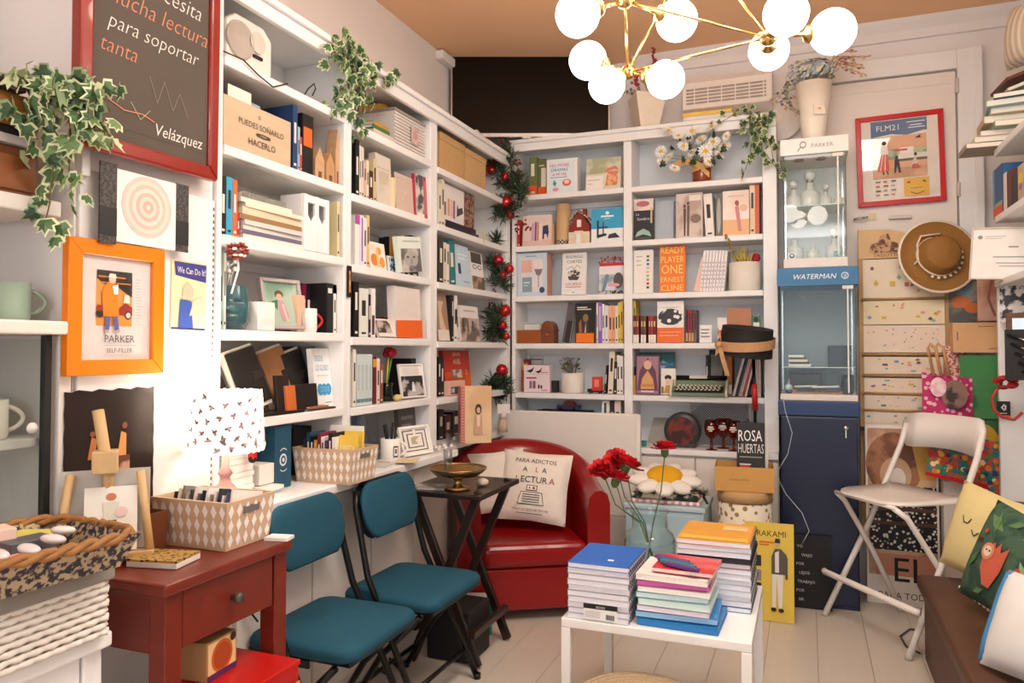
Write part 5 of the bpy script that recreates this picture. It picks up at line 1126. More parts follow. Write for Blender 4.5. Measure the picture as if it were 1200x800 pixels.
tag(MB().box(0, .05, 0, .03, 0, .03, mat('2f8a86', .4)).build('tape_dispenser', None, .004, loc=at(750, 523, 'y', YB - .03) * V((1, 1, 0)) + V((-.02, 0, CB + .0012))), 'small teal tape block at the end of the white board', 'tape')
# long white wrapped board behind the armchair
p0, p1 = at(590, 480, 'y', YB - .05), at(752, 486, 'y', YB - .05)
t = thing('wrapped_board', 'large white board wrapped in bubble sheet leaning behind the red armchair', 'board', (p0.x, YB - .128, .335), 0, rot=(R(-3), 0, 0))
W = p1.x - p0.x; Hh = p0.z - .33
MB().box(0, W, 0, .03, 0, Hh, mat('e9e2da', .35, 0, .05, 18, .8, 24)).build('sheet', t, .01)
MB().box(W - .02, W + .004, -.004, .034, .0, Hh - .004, mat('efe8e0', .5)).build('end_cap', t, .004)
MB().box(.02, W - .02, .0, .03, -.33, 0, mat('d8cfc6', .6)).build('lower_sheet', t, .004)
# ================================================================== on top of and above the bookcases
# television across the corner
dT = 4.2
bl, br, tl = atd(530, 156, dT), atd(713, 156, dT), atd(530, 55, dT)
W, Hh = (br - bl).length, (tl - bl).length
t = thing('television', 'large black flat television with a thin silver rim across the corner', 'television', bl, YAW)
MB().box(0, W, .003, .035, 0, Hh, mat('120d0b', .18, 0, .03, spec=.25)).build('screen', t, .002)
b = MB()
for x0, x1, z0, z1 in ((-.008, 0, -.02, Hh + .006), (W, W + .008, -.02, Hh + .006), (0, W, Hh, Hh + .006), (0, W, -.02, 0)): b.box(x0, x1, 0, .036, z0, z1, metal('b9b2ac', .35))
b.build('bezel', t)
q = atd(617, 164, dT) - bl
sx = (atd(617, 164, dT) - bl).length
MB().box(sx - .026, sx + .026, -.006, .03, -.03, -.018, metal('a8a29c', .35)).box(sx - .02, sx + .02, -.007, -.005, -.028, -.022, STEEL).build('stand', t, .002)
MB().box(W * .2, W * .75, .037, .09, Hh * .2, Hh * .8, mat('1a1a1a')).build('wall_mount', t)
tag(MB().box(-.09, .05, -.06, .06, 0, .012, mat('e8d2cc', .7)).box(-.085, .05, -.055, .06, .0125, .03, mat('efdcd6', .7)).box(-.08, .045, -.06, .055, .0305, .044, mat('e4cdc8', .7)).build('paper_stack', None, loc=at(558, 158, 'x', XL - .06) * V((1, 1, 0)) + V((0, -.05, TOP + .027)), rot=(0, 0, R(8))), 'small stack of pinkish papers on top of the corner bookcase below the television', 'papers')
# ivy over the left bookcases
P = lambda u, v, x=XL + .03: at(u, v, 'x', x)
o0 = P(405, 60)
ivy('thick trailing ivy hanging over the joint of the two left bookcases', o0, [
 [P(402, 44) - o0, P(408, 58, XL + .05) - o0, P(414, 85, XL + .06) - o0, P(420, 110, XL + .06) - o0, P(424, 140, XL + .04) - o0, P(425, 160, XL + .04) - o0],
 [P(408, 50) - o0, P(396, 62, XL + .05) - o0, P(396, 75, XL + .05) - o0], [P(410, 60) - o0, P(425, 72) - o0, P(440, 88) - o0, P(452, 94) - o0, P(461, 97) - o0],
 [P(404, 56) - o0, P(410, 70, XL + .07) - o0, P(413, 90, XL + .07) - o0, P(427, 105, XL + .06) - o0, P(433, 128, XL + .05) - o0],
 [P(405, 62) - o0, P(416, 80, XL + .07) - o0, P(428, 88, XL + .05) - o0, P(436, 70, XL + .02) - o0], [P(400, 100, XL + .03) - o0, P(396, 118, XL + .02) - o0, P(394, 128, XL + .02) - o0],
 [P(404, 46) - o0, P(398, 52, XL + .06) - o0, P(410, 70, XL + .08) - o0, P(422, 98, XL + .06) - o0]], 17, .05, spread=.045, seed=3)
# ivy over the back bookcase
P2 = lambda u, v, y=YB - .04: at(u, v, 'y', y)
o0 = P2(880, 140)
ivy('variegated ivy trailing off the right end of the back bookcase', o0, [
 [P2(832, 150) - o0, P2(850, 140) - o0, P2(870, 128) - o0, P2(885, 136) - o0], [P2(875, 130) - o0, P2(888, 150, YB - .07) - o0, P2(893, 175, YB - .07) - o0, P2(905, 190) - o0, P2(916, 208) - o0],
 [P2(885, 132) - o0, P2(900, 145) - o0, P2(907, 133) - o0], [P2(880, 138) - o0, P2(882, 160, YB - .06) - o0, P2(878, 185, YB - .05) - o0, P2(873, 200) - o0], [P2(890, 140) - o0, P2(902, 165, YB - .07) - o0, P2(906, 185) - o0, P2(912, 200) - o0],
 [P2(878, 132) - o0, P2(893, 148, YB - .08) - o0, P2(898, 170, YB - .08) - o0]], 15, .045, spread=.045, seed=8)
# cream square vase with dried sprays
TB = 2.377
q = at(758, 156, 'y', YB + .05)
t = thing('square_vase', 'cream tapered square vase with dried grey sprays and red berry twigs on the back bookcase', 'vase', (q.x, YB + .06, TB + .004), R(28))
MB().taper(.1, .1, .17, .17, .0, .185, mat('eadbc8', .5)).build('body', t, .003)
MB().taper(.085, .085, .1, .1, -.0005, .012, mat('a8a29c', .6)).build('foot', t)
b = MB(); rnd = random.Random(11)
for i in range(30):
 a = rnd.uniform(0, 2 * PI); r1 = rnd.uniform(.03, .12); zz = .185 + rnd.uniform(.02, .11) - r1 * .3
 p = V((r1 * math.cos(a), r1 * math.sin(a), zz)); b.tube([(p.x * .3, p.y * .3, .16), (p.x * .7, p.y * .7, zz * .95), p], .0014, mat(rnd.choice(('8c8478', '7a8070', 'a39a8c'))), 4)
 b.ball(p, .009, mat(rnd.choice(('a8988c', '8c7a74', 'b8aca0')), .9), 6, 4)
b.build('dried_sprays', t)['kind'] = 'stuff'
b = MB()
for (dx, top) in ((-.06, .3), (.04, .47), (.055, .4)):
 pts = [(dx * .3, 0, .15), (dx * .8, .0, .22), (dx, .01, top)]; b.tube(pts, .0018, mat('5a3a2a'), 5)
 for i in range(16):
  f = .3 + .7 * i / 16; b.ball((dx * .8 + dx * .2 * f + rnd.uniform(-.012, .012), .01 + rnd.uniform(-.012, .012), .22 + (top - .22) * f), .0075, mat('b3283a', .4), 6, 4)
b.build('berry_twigs', t)['kind'] = 'stuff'
# books under the air conditioner
q0, q1 = at(802, 150, 'y', YB + .03), at(860, 150, 'y', YB + .03)
for i, (c, lab) in enumerate((('d9d4d8', 'white and lilac atlas lying lowest on the back bookcase'), ('efe8e0', 'white flat box lying second on the back bookcase'), ('ecc75a', 'yellow flat box lying on top of the white one under the air conditioner'))):
 flat_book(V((q0.x - .005 * i, YB + .03, TB + .001 + .0215 * i)), 0, q1.x - q0.x, .15, .02, lab, c, name='flat_box', cat='box')
# air conditioner on the back wall
a0, a1 = at(800, 138, 'y', WB - .14), at(905, 105, 'y', WB - .14)
t = thing('air_conditioner', 'white wall mounted air conditioner above the back bookcase', 'air conditioner', (a0.x, WB - .142, a0.z - .01))
W = a1.x - a0.x; ACW = mat('ece2da', .4)
MB().prism([(y, z) for y, z in [(.0, .05), (.135, 0), (.14, .0), (.14, .22), (.02, .22), (0, .19)]], -W, 0, ACW, RZ(PI / 2)).build('body', t, .006)
for i in range(5): MB().box(.02, W - .03, -.004, .0, .075 + .018 * i, .085 + .018 * i, mat('a89a90', .5)).build('louvre', t, .001, 1)
for i in range(6): MB().box(.06 + i * W / 6.5, .066 + i * W / 6.5, -.005, -.003, .07, .165, ACW).build('louvre_bar', t)
tag(MB().lathe([(.001, 0), (.12, 0), (.13, .008), (.12, .014), (.001, .014)], mat('efe6de', .4), 36, xf=RX(PI / 2)).build('wall_plate', None, loc=at(912, 138, 'y', WB - .02)), 'round white plate hung on the wall left of the tall white flower bucket', 'plate')
# chandelier
HA, HB, HC, HD = atd(732, 1, 2.1), atd(736, 84, 2.35), atd(900, 44, 2.1), atd(815, -70, 2.25)
t = thing('chandelier', 'brass branching chandelier with glowing white glass globes', 'chandelier', HD)
b = MB()
for p, q in ((HA, HC), (HB, HC), (HD, HC), (HB, HA), (HB, HD), (HA, HD)): b.tube([p - HD, q - HD], .0042, BRASS, 8)
b.build('arms', t)
MB().tube([(0, 0, 0), (0, 0, CEIL - HD.z - .02)], .008, BRASS, 10).lathe([(.001, CEIL - HD.z - .03), (.06, CEIL - HD.z - .02), (.065, CEIL - HD.z), (.001, CEIL - HD.z)], BRASS, 24, cap=False).build('stem', t)
hub = None
for p in (HA, HB, HC, HD):
 if hub is None: hub = MB().ball((0, 0, 0), .024, BRASS, 16, 10).lathe([(.026, -.006), (.028, 0), (.026, .006)], BRASS, 16).build('hub', t); o = hub
 else: o = hub.copy(); COL.objects.link(o); o.parent = t
 o.location = p - HD
GLOBE = emit('fff3e6', 14)
gm = cm = None
for u, v, d, r, h in ((677, 17, 2.05, 26, HA), (793, 24, 2.2, 24, HA), (689, 71, 2.42, 22, HB), (711, 100, 2.3, 21, HB), (780, 93, 2.3, 22, HB), (921, 16, 2.0, 26, HC), (976, 37, 2.1, 26, HC), (901, 59, 2.25, 23, HC), (862, -60, 2.1, 26, HD), (770, -75, 2.35, 24, HD)):
 c = atd(u, v, d); rr = r * d / FOC
 if gm is None: gm = MB().ball((0, 0, 0), 1, GLOBE, 24, 16).build('globe', t); o = gm
 else: o = gm.copy(); COL.objects.link(o); o.parent = t
 o.location = c - HD; o.scale = (rr,) * 3
 dr = (h - c).normalized()
 if cm is None: cm = MB().lathe([(.001, 0), (.02, -.002), (.026, .012), (.022, .022), (.006, .03), (.006, .05)], BRASS, 18, cap=False).build('cap', t); k = cm
 else: k = cm.copy(); COL.objects.link(k); k.parent = t
 k.location = c + dr * rr * .9 - HD; k.rotation_euler = dr.to_track_quat('Z', 'Y').to_euler()
 MB().tube([c + dr * rr * 1.1 - HD, h - HD], .0045, BRASS, 6).build('branch', t)
# garland with red baubles
G = lambda u, v, y=YB - .06: at(u, v, 'y', y)
o0 = G(588, 170)
t = thing('garland', 'hanging evergreen garland with red baubles and berries between the bookcases', 'garland', o0)
path = [G(586, 166), G(590, 200), G(592, 240), G(585, 290), G(583, 320), G(580, 350), G(580, 390), G(579, 430), G(592, 462)]
MB().tube([p - o0 for p in path], .004, mat('5c4a34', .8), 6).build('stem', t)
NEED = mat('44543c', .6, 0, .3, 60); NEED2 = mat('2f4030', .6, 0, .3, 60)
def sprig(seed):
 r = random.Random(seed); b = MB()
 for i in range(26):
  a = r.uniform(0, 2 * PI); e = r.uniform(-.6, 1.3); l = r.uniform(.045, .08); w = .0035
  d = V((math.cos(a) * math.cos(e), math.sin(a) * math.cos(e), math.sin(e))); n = d.orthogonal().normalized() * w
  b.add([d * .004 - n * .4, d * .004 + n * .4, d * l * .6 + n, d * l, d * l * .6 - n], [(0, 1, 2, 3, 4)], NEED if i % 3 else NEED2)
 return b
sp = [sprig(i).build('sprig', t) for i in range(3)]; first = [True] * 3
rnd = random.Random(21)
dens = [(.0, 26), (.5, 0)]
spots = []
for (u, v, n, su, sv) in ((588, 188, 16, 12, 12), (596, 215, 16, 14, 12), (592, 245, 14, 12, 10), (604, 235, 6, 10, 14), (582, 312, 7, 8, 8), (583, 333, 7, 9, 7), (580, 372, 7, 9, 8), (582, 392, 9, 11, 7), (581, 452, 16, 11, 9), (588, 462, 6, 10, 6), (583, 285, 3, 4, 8)):
 for i in range(n): spots.append((u + rnd.uniform(-su, su), v + rnd.uniform(-sv, sv)))
for i, (u, v) in enumerate(spots):
 k = i % 3; o = sp[k] if first[k] else sp[k].copy()
 if not first[k]: COL.objects.link(o); o.parent = t
 first[k] = False
 o.location = G(u, v, YB - rnd.uniform(.08, .13)) - o0; o.rotation_euler = (rnd.uniform(-1.5, .6), rnd.uniform(-.6, .6), rnd.uniform(0, 6)); o['kind'] = 'stuff'
BAU = mat('b3151c', .12, .35, .1, coat=.6)
bm0 = None
for u, v, r in ((583, 185, 7.5), (576, 199, 7), (592, 207, 6), (593, 237, 8.5), (598, 252, 5.5), (584, 305, 7), (597, 315, 6), (589, 323, 6), (592, 364, 8), (589, 381, 6), (593, 394, 5), (588, 433, 7.5)):
 c = G(u, v, YB - .11); rr = r * 3.8 / FOC
 if bm0 is None: bm0 = MB().ball((0, 0, 0), 1, BAU, 20, 14).lathe([(.2, .95), (.2, 1.15), (.001, 1.2)], BRASS, 10).build('bauble', t); o = bm0
 else: o = bm0.copy(); COL.objects.link(o); o.parent = t
 o.location = c - o0; o.scale = (rr,) * 3; o.rotation_euler = (rnd.uniform(-.5, .5), rnd.uniform(-.5, .5), 0)
bb = None
for u, v in ((606, 192), (611, 206), (608, 208), (568, 232), (613, 262), (606, 268), (618, 268), (583, 290), (578, 345), (574, 358), (578, 400), (600, 240), (587, 168), (571, 237)):
 if bb is None:
  b = MB()
  for i in range(9): b.ball((rnd.gauss(0, .011), rnd.gauss(0, .011), rnd.gauss(0, .014)), .0062, mat('8a1a22', .35), 6, 5)
  bb = b.build('berry_cluster', t); o = bb
 else: o = bb.copy(); COL.objects.link(o); o.parent = t
 o.location = G(u, v, YB - .09) - o0; o.rotation_euler = (rnd.uniform(0, 3), rnd.uniform(0, 3), 0)
b = MB()
for i in range(7):
 b.tube([G(585 + i, 270, YB - .03) - o0, G(583 + i * 2, 282 + i, YB - .05) - o0], .0016, '6a4a34', 4)
b.tube([G(587, 172) - o0, G(584, 160) - o0, G(590, 156) - o0, G(598, 168) - o0], .003, mat('8a5a34'), 6)
b.build('hanger', t)
# ================================================================== right back corner
# white door with frame
d0, d1 = at(985, 400, 'y', WB), at(1123, 400, 'y', WB)
dz = at(1060, 92, 'y', WB).z
DW = mat('eadfd6', .45, 0, .03, 4)
door = struct(MB().box(d0.x - .1, d1.x, WB - .03, WB, 0, dz, DW), 'door_1', bev=.003)
b = MB().box(d1.x + .006, d1.x + .11, WB - .05, WB, 0, dz + .1, WHITE).box(d0.x - .2, d1.x + .006, WB - .05, WB, dz + .006, dz + .1, WHITE).box(d1.x + .07, d1.x + .11, WB - .06, WB - .05, 0, dz + .1, WHITE)
b.build('door_frame', door, .004)
for v in (105, 225, 420):
 MB().lathe([(.008, 0), (.008, .07)], mat('d8ccc2', .3), 10, xf=T(d1.x + .003, WB - .054, at(1124, v, 'y', WB).z - .03)).build('hinge', door)
MB().box(d1.x - .3, d1.x - .2, WB - .055, WB - .031, at(1107, 255, 'y', WB).z, at(1107, 251, 'y', WB).z, mat('cfc4ba', .4)).build('handle', door, .003)
MB().box(d0.x - .1, d1.x - .02, WB - .034, WB - .03, dz - .06, dz - .045, DW).build('moulding', door)
# red framed poster
a, c = at(1006, 243, 'y', WB - .06), at(1108, 128, 'y', WB - .06)
w, h = c.x - a.x, c.z - a.z
t = frame(a, (0, R(-1.2), 0), w, h, .024, .022, mat('c4141c', .25), 'bright red framed book fair poster hanging on the white door', [
 ('r', .13, .0, .86, 1.0, 'efe6da'), ('r', .13, .83, .86, .99, '3f6f9c'), ('p', [(.13, .83), (.13, .79), (.4, .82), (.6, .79), (.86, .84)], '3f6f9c'), ('t', 'FLM21', .36, .865, .1, 'f2ece0', .38),
 ('r', .6, .94, .84, .952, 'dfe6ea'), ('r', .64, .9, .8, .912, 'dfe6ea'), ('r', .62, .87, .84, .882, 'dfe6ea'),
 ('r', .14, .27, .85, .79, ('e3b08c', 'd8946a', 5)), ('r', .14, .5, .85, .63, ('7f9a86', 'b8c0a0', 20)), ('r', .14, .27, .85, .4, ('c89a78', 'dcb08c', 6)), ('r', .48, .5, .85, .56, 'e8e4da'), ('r', .5, .56, .68, .64, 'efeae2'), ('r', .44, .6, .6, .62, 'cc3a30'), ('r', .46, .47, .85, .5, '5a5a56'),
 ('p', [(.2, .36), (.24, .36), (.26, .36), (.36, .36), (.34, .58), (.26, .58)], 'd8584c'), ('l', [(.24, .37), (.28, .57)], .004, 'efe0d0'), ('l', [(.3, .37), (.31, .57)], .004, 'efe0d0'), ('p', [(.24, .57), (.35, .57), (.34, .68), (.26, .68)], 'efe8e0'), ('e', .3, .71, .03, .025, '3a2a24'), ('l', [(.28, .36), (.28, .32)], .006, '3a2a24'), ('l', [(.33, .36), (.34, .32)], .006, '3a2a24'),
 ('p', [(.42, .33), (.44, .33), (.46, .42), (.48, .33), (.51, .33), (.48, .5), (.43, .5)], '2f3238'), ('e', .455, .52, .02, .02, '3a2a24'), ('p', [(.63, .38), (.76, .38), (.72, .46), (.69, .52), (.66, .46)], 'd8c8b8'), ('p', [(.64, .37), (.76, .37), (.73, .42), (.66, .42)], 'c8584a'), ('e', .7, .54, .02, .02, '4a342a'), ('p', [(.7, .74), (.78, .78), (.76, .75), (.79, .74)], '2a2a2c'),
 ('r', .54, .03, .86, .25, 'e3b04a'), ('r', .58, .19, .62, .21, '6a4a20'), ('r', .78, .19, .82, .21, '6a4a20'), ('r', .62, .12, .78, .13, 'b8843a'), ('l', [(.62, .08), (.7, .05), (.8, .08)], .004, '6a4a20')] +
 [('r', .17 + .1 * i, .06 + .055 * j, .22 + .1 * i + .015 * ((i + j) % 2), .075 + .055 * j, ['8a8680', '3a3a3a', 'c83a34', '5a6a8a'][(i * 3 + j) % 4]) for i in range(3) for j in range(4)], mount='e9dfd4')
tag(MB().box(0, .035, 0, .004, 0, .035, 'e3d2ae').build('paper_note', None, loc=at(1018, 258, 'y', WB - .036)), 'small beige paper note on the white door under the red frame', 'note')
tag(MB().tube([(0, 0, 0), (0, -.03, 0), (.05, -.035, .005)], .006, STEEL, 8).lathe([(.012, -.004), (.012, .004)], STEEL, 12, (.05, -.035, .005)).build('door_latch', None, loc=at(1001, 258, 'y', WB - .031)), 'small metal latch on the white door beside the upper display case', 'latch')
# ---- display tower: blue cabinet and two glass cases
TP, TA = V((-.126, 3.80, 0)), 0
TW = .352; TMID = 3.80
tz = lambda v: at(961, v, 'y', TMID).z
NAVY = mat('131d3a', .3, 0, .06, 8); WBLUE = mat('2d6f9c', .35, 0, .04)
t = thing('display_cabinet', 'dark navy blue lockable pedestal cabinet carrying the glass display cases', 'cabinet', TP, TA)
zt = tz(470)
MB().box(.008, TW - .008, .012, .36, 0, zt - .07, NAVY).build('body', t, .003)
MB().box(.012, TW - .012, 0, .0115, .02, zt - .075, NAVY).build('door', t, .003)
MB().box(-.002, TW + .002, -.006, .365, zt - .0695, zt, mat('1c3866', .35)).build('top', t, .004)
lk = MB().lathe([(.001, 0), (.012, 0), (.014, .008), (.001, .012)], STEEL, 16, xf=T(TW - .06, 0, zt - .12) @ RX(PI / 2)).box(TW - .0625, TW - .0575, -.012, -.009, zt - .165, zt - .13, STEEL).build('lock', t)
# fairy light wire trailing down the cabinet
b = MB().tube([TP + V((x, -.012 - abs(y), z)) for x, y, z in ((.02, 0, zt + .02), (.03, .0, zt - .05), (.06, .005, zt - .15), (.04, .0, zt - .25), (-.015, -.01, zt - .35), (.03, .0, zt - .44), (.1, .015, zt - .52), (.13, .02, zt - .6), (.1, .015, zt - .66))], .0018, mat('d8dde2', .3, .3), 5)
tag(b.build('wire'), 'thin silver wire curling down the front of the navy cabinet', 'wire')
def glass_case(name, label, x0, x1, zb, zl, zh, hc, basec, baseh, shelf_v, y1=.33, headtxt=None):
 t = thing(name, label, 'display case', TP + V((0, 0, 0)), TA)
 MB().box(x0, x1, .0, y1, zl, zh, hc).build('header', t, .003)
 MB().box(x0 + .01, x1 - .008, .006, y1, zb, zb + baseh, basec).build('base', t, .003)
 z0, z1 = zb + baseh, zl
 for x in (x0 + .012, x1 - .018): MB().box(x, x + .006, y1 - .012, y1 - .006, z0, z1, STEEL).build('post', t)
 MB().box(x1 - .05, x1 - .044, .008, .012, z0 + .01, z1 - .01, mat('e6e2dc', .3)).box(x1 - .07, x1 - .024, .004, .016, z1 - .02, z1 - .004, mat('e0d8ce', .4)).build('door_rod', t)
 g = glass('f2f8f8')
 MB().poly([(x0 + .014, .012, z0), (x1 - .014, .012, z0), (x1 - .014, .012, z1), (x0 + .014, .012, z1)], g).build('front_pane', t)
 for x in (x0 + .014, x1 - .014): MB().poly([(x, .012, z0), (x, y1 - .01, z0), (x, y1 - .01, z1), (x, .012, z1)], g).build('side_pane', t)
 MB().box(x0 + .012, x1 - .012, y1 - .006, y1, z0, z1, mat('dfe4e4' if zb > zt + .1 else '8c979a', .4)).build('back_panel', t)
 for v in shelf_v: MB().box(x0 + .02, x1 - .02, .03, y1 - .02, tz(v) - .004, tz(v), mat('cfe0de', .1, 0, .02)).build('glass_shelf', t)
 for x in (x0 + .012, x1 - .016): MB().box(x, x + .004, .01, .014, z0, z1, mat('3a4446', .4)).build('edge_strip', t)
 return t
zW = zt + .001
wc = glass_case('glass_display_case', 'glass display case with a blue header lettered in white, lower of two', -.002, TW + .002, zW, tz(334), tz(313), WBLUE, mat('ded4ca', .4), .03, (430,))
zP = tz(313) + .001
pc = glass_case('glass_display_case', 'glass display case with a white lettered header, upper of two', .018, .318, zP, tz(179), tz(160), mat('efe8e2', .4), mat('dcd4cf', .4), .045, (238,))
hh = tz(313) - tz(334); art(wc, [('t', 'WATERMAN', .46, .36, .4, 'e8eef0', .56, .25), ('c', .84, .5, .045, 'e8eef0'), ('c', .84, .5, .035, '2d6f9c'), ('t', 'W', .84, .36, .34, 'e8eef0', .04, .2)], TW, hh, 'lettering', -.0005, z0=tz(334), bg=WBLUE)
hh = tz(160) - tz(179); art(pc, [('t', 'PARKER', .62, .36, .36, '8a8684', .4), ('l', [(.26, .2), (.36, .75)], .004, '6a6664'), ('e', .34, .58, .05, .22, '8a8684'), ('e', .34, .58, .035, .14, 'efe8e2')], .3, hh, 'lettering', -.0005, x0=.018, z0=tz(179), bg=mat('efe8e2', .4))
for i in range(2): MB().lathe([(.001, 0), (.022, 0), (.026, -.006), (.02, -.008)], mat('b8aca0', .3, .6), 18, c=(.1 + .1 * i, .1, tz(179) - .0005), cap=False).build('spotlight', pc)
def in_tower(x, y, z): return TP + RZ(TA) @ V((x, y, z))
def ink_bottle(x, y, z, s, lab, hat=True):
 t = thing('glass_bottle', lab, 'bottle', in_tower(x, y, z), TA)
 MB().lathe([(.03 * s, 0), (.034 * s, .01 * s), (.034 * s, .05 * s), (.014 * s, .065 * s), (.012 * s, .09 * s), (.010 * s, .09 * s), (.011 * s, .066 * s), (.028 * s, .05 * s), (.028 * s, .012 * s), (.001, .01 * s)], mat('dfe2de', .1, 0, .1, coat=.8), 20, cap=False).build('body', t)
 if hat: MB().ball((0, 0, .115 * s), .02 * s, mat('d0d4d2', .1, coat=.6), 14, 10).lathe([(.012 * s, .09 * s), (.013 * s, .1 * s)], STEEL, 14).build('stopper', t)
 return t
ink_bottle(.075, .1, tz(238) + .001, 1.0, 'cut glass bottle on the upper shelf of the white headed case, left one'); ink_bottle(.15, .12, tz(238) + .001, 1.35, 'tall cut glass decanter in the middle of the upper shelf', True); ink_bottle(.22, .11, tz(238) + .001, .8, 'small glass bottle right of the decanter'); ink_bottle(.28, .12, tz(238) + .001, .7, 'smallest glass bottle at the right of the upper shelf', False)
zb = zP + .046
for i, (x, s, lab) in enumerate(((.08, 1.15, 'wide glass inkwell at the lower left of the white headed case'), (.16, .8, 'small glass inkwell in the lower middle of the white headed case'), (.255, 1.1, 'glass bottle with black stem at the lower right of the white headed case'))): ink_bottle(x, .1, zb, s, lab, i == 2)
for x, c, lab in ((.05, 'f0ebe4', 'small white sticker card with a dark blue mark in the upper case'), (.25, '7fb0a8', 'small teal label card in the upper case')):
 o = MB().box(0, .032, 0, .002, 0, .03, c).build('label_card', None, loc=in_tower(x, .03, zb), rot=(0, 0, TA)); tag(o, lab, 'label')
 if c == 'f0ebe4': art(o, [('c', .5, .5, .36, '2f4a6c'), ('c', .5, .56, .2, 'f0ebe4')], .032, .03, 'print', -.0005)
# things in the lower case
zb = zW + .031
t = thing('pen_tray', 'orange brown wooden pen tray at the bottom of the blue headed case', 'tray', in_tower(.05, .05, zb), TA)
MB().prism([(0, .022), (.02, 0), (.22, 0), (.25, .022), (.24, .022), (.215, .006), (.03, .006), (.012, .022)], 0, .1, wood('b8743a', '9a5c28')).build('body', t, .001)
for i, (x, y, l, c, lab) in enumerate(((.07, .09, .1, 'e9e2d4', 'white fountain pen lying on the wooden pen tray'), (.15, .07, .12, 'f2ece0', 'cream pen lying across the wooden pen tray'), (.1, .13, .14, '2a2a2c', 'black pen lying at the back of the pen tray'))):
 o = MB().tube([(0, 0, 0), (l * .7, 0, .003), (l, 0, .004)], .005, c, 8).build('pen', None, loc=in_tower(x, y, zb + .03), rot=(0, 0, TA + .1 * i)); tag(o, lab, 'pen')
ZS = tz(430)
carton_at(in_tower(.05, .155, zb), TA, .14, .14, .09, 'dark brown presentation box in the lower left of the blue headed case', 'box', mat('3a302c', .4))
carton_at(in_tower(.225, .1, ZS + .001), TA, .1, .15, .1, 'black gift box with a bow on the glass shelf of the blue headed case', 'box', mat('1c1a1c', .3), name='gift_box')
for i in range(5): flat_book(in_tower(.045 + .004 * (i % 2), .08, ZS + .001 + .011 * i), TA, .1 - .008 * i, .13, .0105, ['lowest slim book of the small pile on the glass shelf', 'second slim book of the small pile on the glass shelf', 'middle slim book of the small pile on the glass shelf', 'fourth slim book of the small pile on the glass shelf', 'top slim book of the small pile on the glass shelf'][i], ['efe8dc', '4a4038', 'e6dcc8', '5c5248', 'ede6da'][i])
o = MB().lathe([(.022, 0), (.03, .03), (.026, .09), (.022, .09), (.02, .01), (.001, .01)], mat('1a1c20', .2), 18, cap=False).build('ink_bottle', None, loc=in_tower(.305, .06, zb)); tag(o, 'dark ink bottle at the right of the pen tray', 'bottle')
t = thing('snow_globe', 'tiny glass dome beside a wooden cone in the lower case corner', 'ornament', in_tower(.05, -.0, zt + .0) + V((0, 0, .001)), TA)
t.location = in_tower(.045, .045, zb)
MB().ball((0, 0, .03), .018, mat('cdd6d6', .1, .3, coat=.6), 16, 10).lathe([(.014, 0), (.014, .016)], BLACK, 14).build('dome', t); MB().lathe([(.012, 0), (.001, .07)], wood('d8a870', 'b88850'), 14, c=(-.0, .04, 0)).build('cone', t)
# flower bucket on the tower
zc = tz(160)
t = thing('flower_bucket', 'tall white tapered bucket with hydrangeas and dried flowers on the upper display case', 'vase', in_tower(.17, .14, zc + .001), 0)
bh = at(958, 97, 'y', 3.92).z - zc
MB().lathe([(.045, 0), (.052, .01), (.085, bh), (.08, bh), (.048, .012), (.001, .01)], mat('efe6d8', .5, 0, .05), 30, cap=False).build('body', t)
art(t, [('r', 0, 0, 1, 1, 'd8cfc0'), ('r', .06, .06, .94, .94, 'efe8d8'), ('e', .5, .5, .3, .3, 'f2e6c8'), ('e', .5, .5, .12, .12, 'e0a23a')], .06, .07, 'label', 0, xf=RZ(YAW) @ T(-.03, -.0735, bh * .42) @ RX(R(-9)))
rnd = random.Random(4)
fp = None
b = MB()
for i in range(420):
 a = rnd.uniform(0, 2 * PI); ph = math.acos(rnd.uniform(-.3, 1)); cx = rnd.choice((-.055, .0, .03)); rr = .075 * rnd.uniform(.85, 1.05)
 p = V((cx + rr * math.sin(ph) * math.cos(a), rr * math.sin(ph) * math.sin(a), bh + .05 + rr * math.cos(ph)))
 n = (p - V((cx, 0, bh + .05))).normalized(); u_ = n.orthogonal().normalized(); w_ = n.cross(u_); s = .013
 c = rnd.choice(('aebac8', '8fa2b8', 'c9cfc6', 'd8d2bc', 'b8c0a8'))
 b.add([p - u_ * s, p - w_ * s * .6, p + u_ * s, p + w_ * s * .6], [(0, 1, 2, 3)], mat(c, .7))
b.build('hydrangea', t)['kind'] = 'stuff'
b = MB()
for k in range(7):
 a = rnd.uniform(-.3, .25); L_ = rnd.uniform(.14, .24); dz_ = rnd.uniform(.0, .14)
 pts = [V((.02, -.01, bh)), V((.02 + L_ * .5 * math.cos(a), -.02, bh + .06 + dz_ * .6)), V((.02 + L_ * math.cos(a), -.03 + .1 * math.sin(a), bh + dz_))]
 b.tube(pts, .002, mat('a08060'), 5)
 for i in range(12):
  f = .35 + .65 * i / 11; p = pts[1].lerp(pts[2], (f - .35) / .65) + V((rnd.gauss(0, .008),) * 3)
  b.ball(p, .008, mat(rnd.choice(('d8b890', 'c9a07c', 'a8626a', 'e0c8a4')), .8), 6, 4, (1, 1, .6))
for k in range(5):
 pts = [V((-.05, 0, bh)), V((-.11 - .02 * k, -.01, bh - .02 * k + .03)), V((-.13 + .02 * k, -.03, bh - .06 - .025 * k))]; b.tube(pts, .0018, '8a7a5a', 5)
 for i in range(7): b.ball(pts[1].lerp(pts[2], i / 6) + V((rnd.gauss(0, .008),) * 3), .007, mat(rnd.choice(('7a6a78', 'c89a8a', '8a9a7a')), .8), 6, 4)
b.build('dried_stems', t)['kind'] = 'stuff'
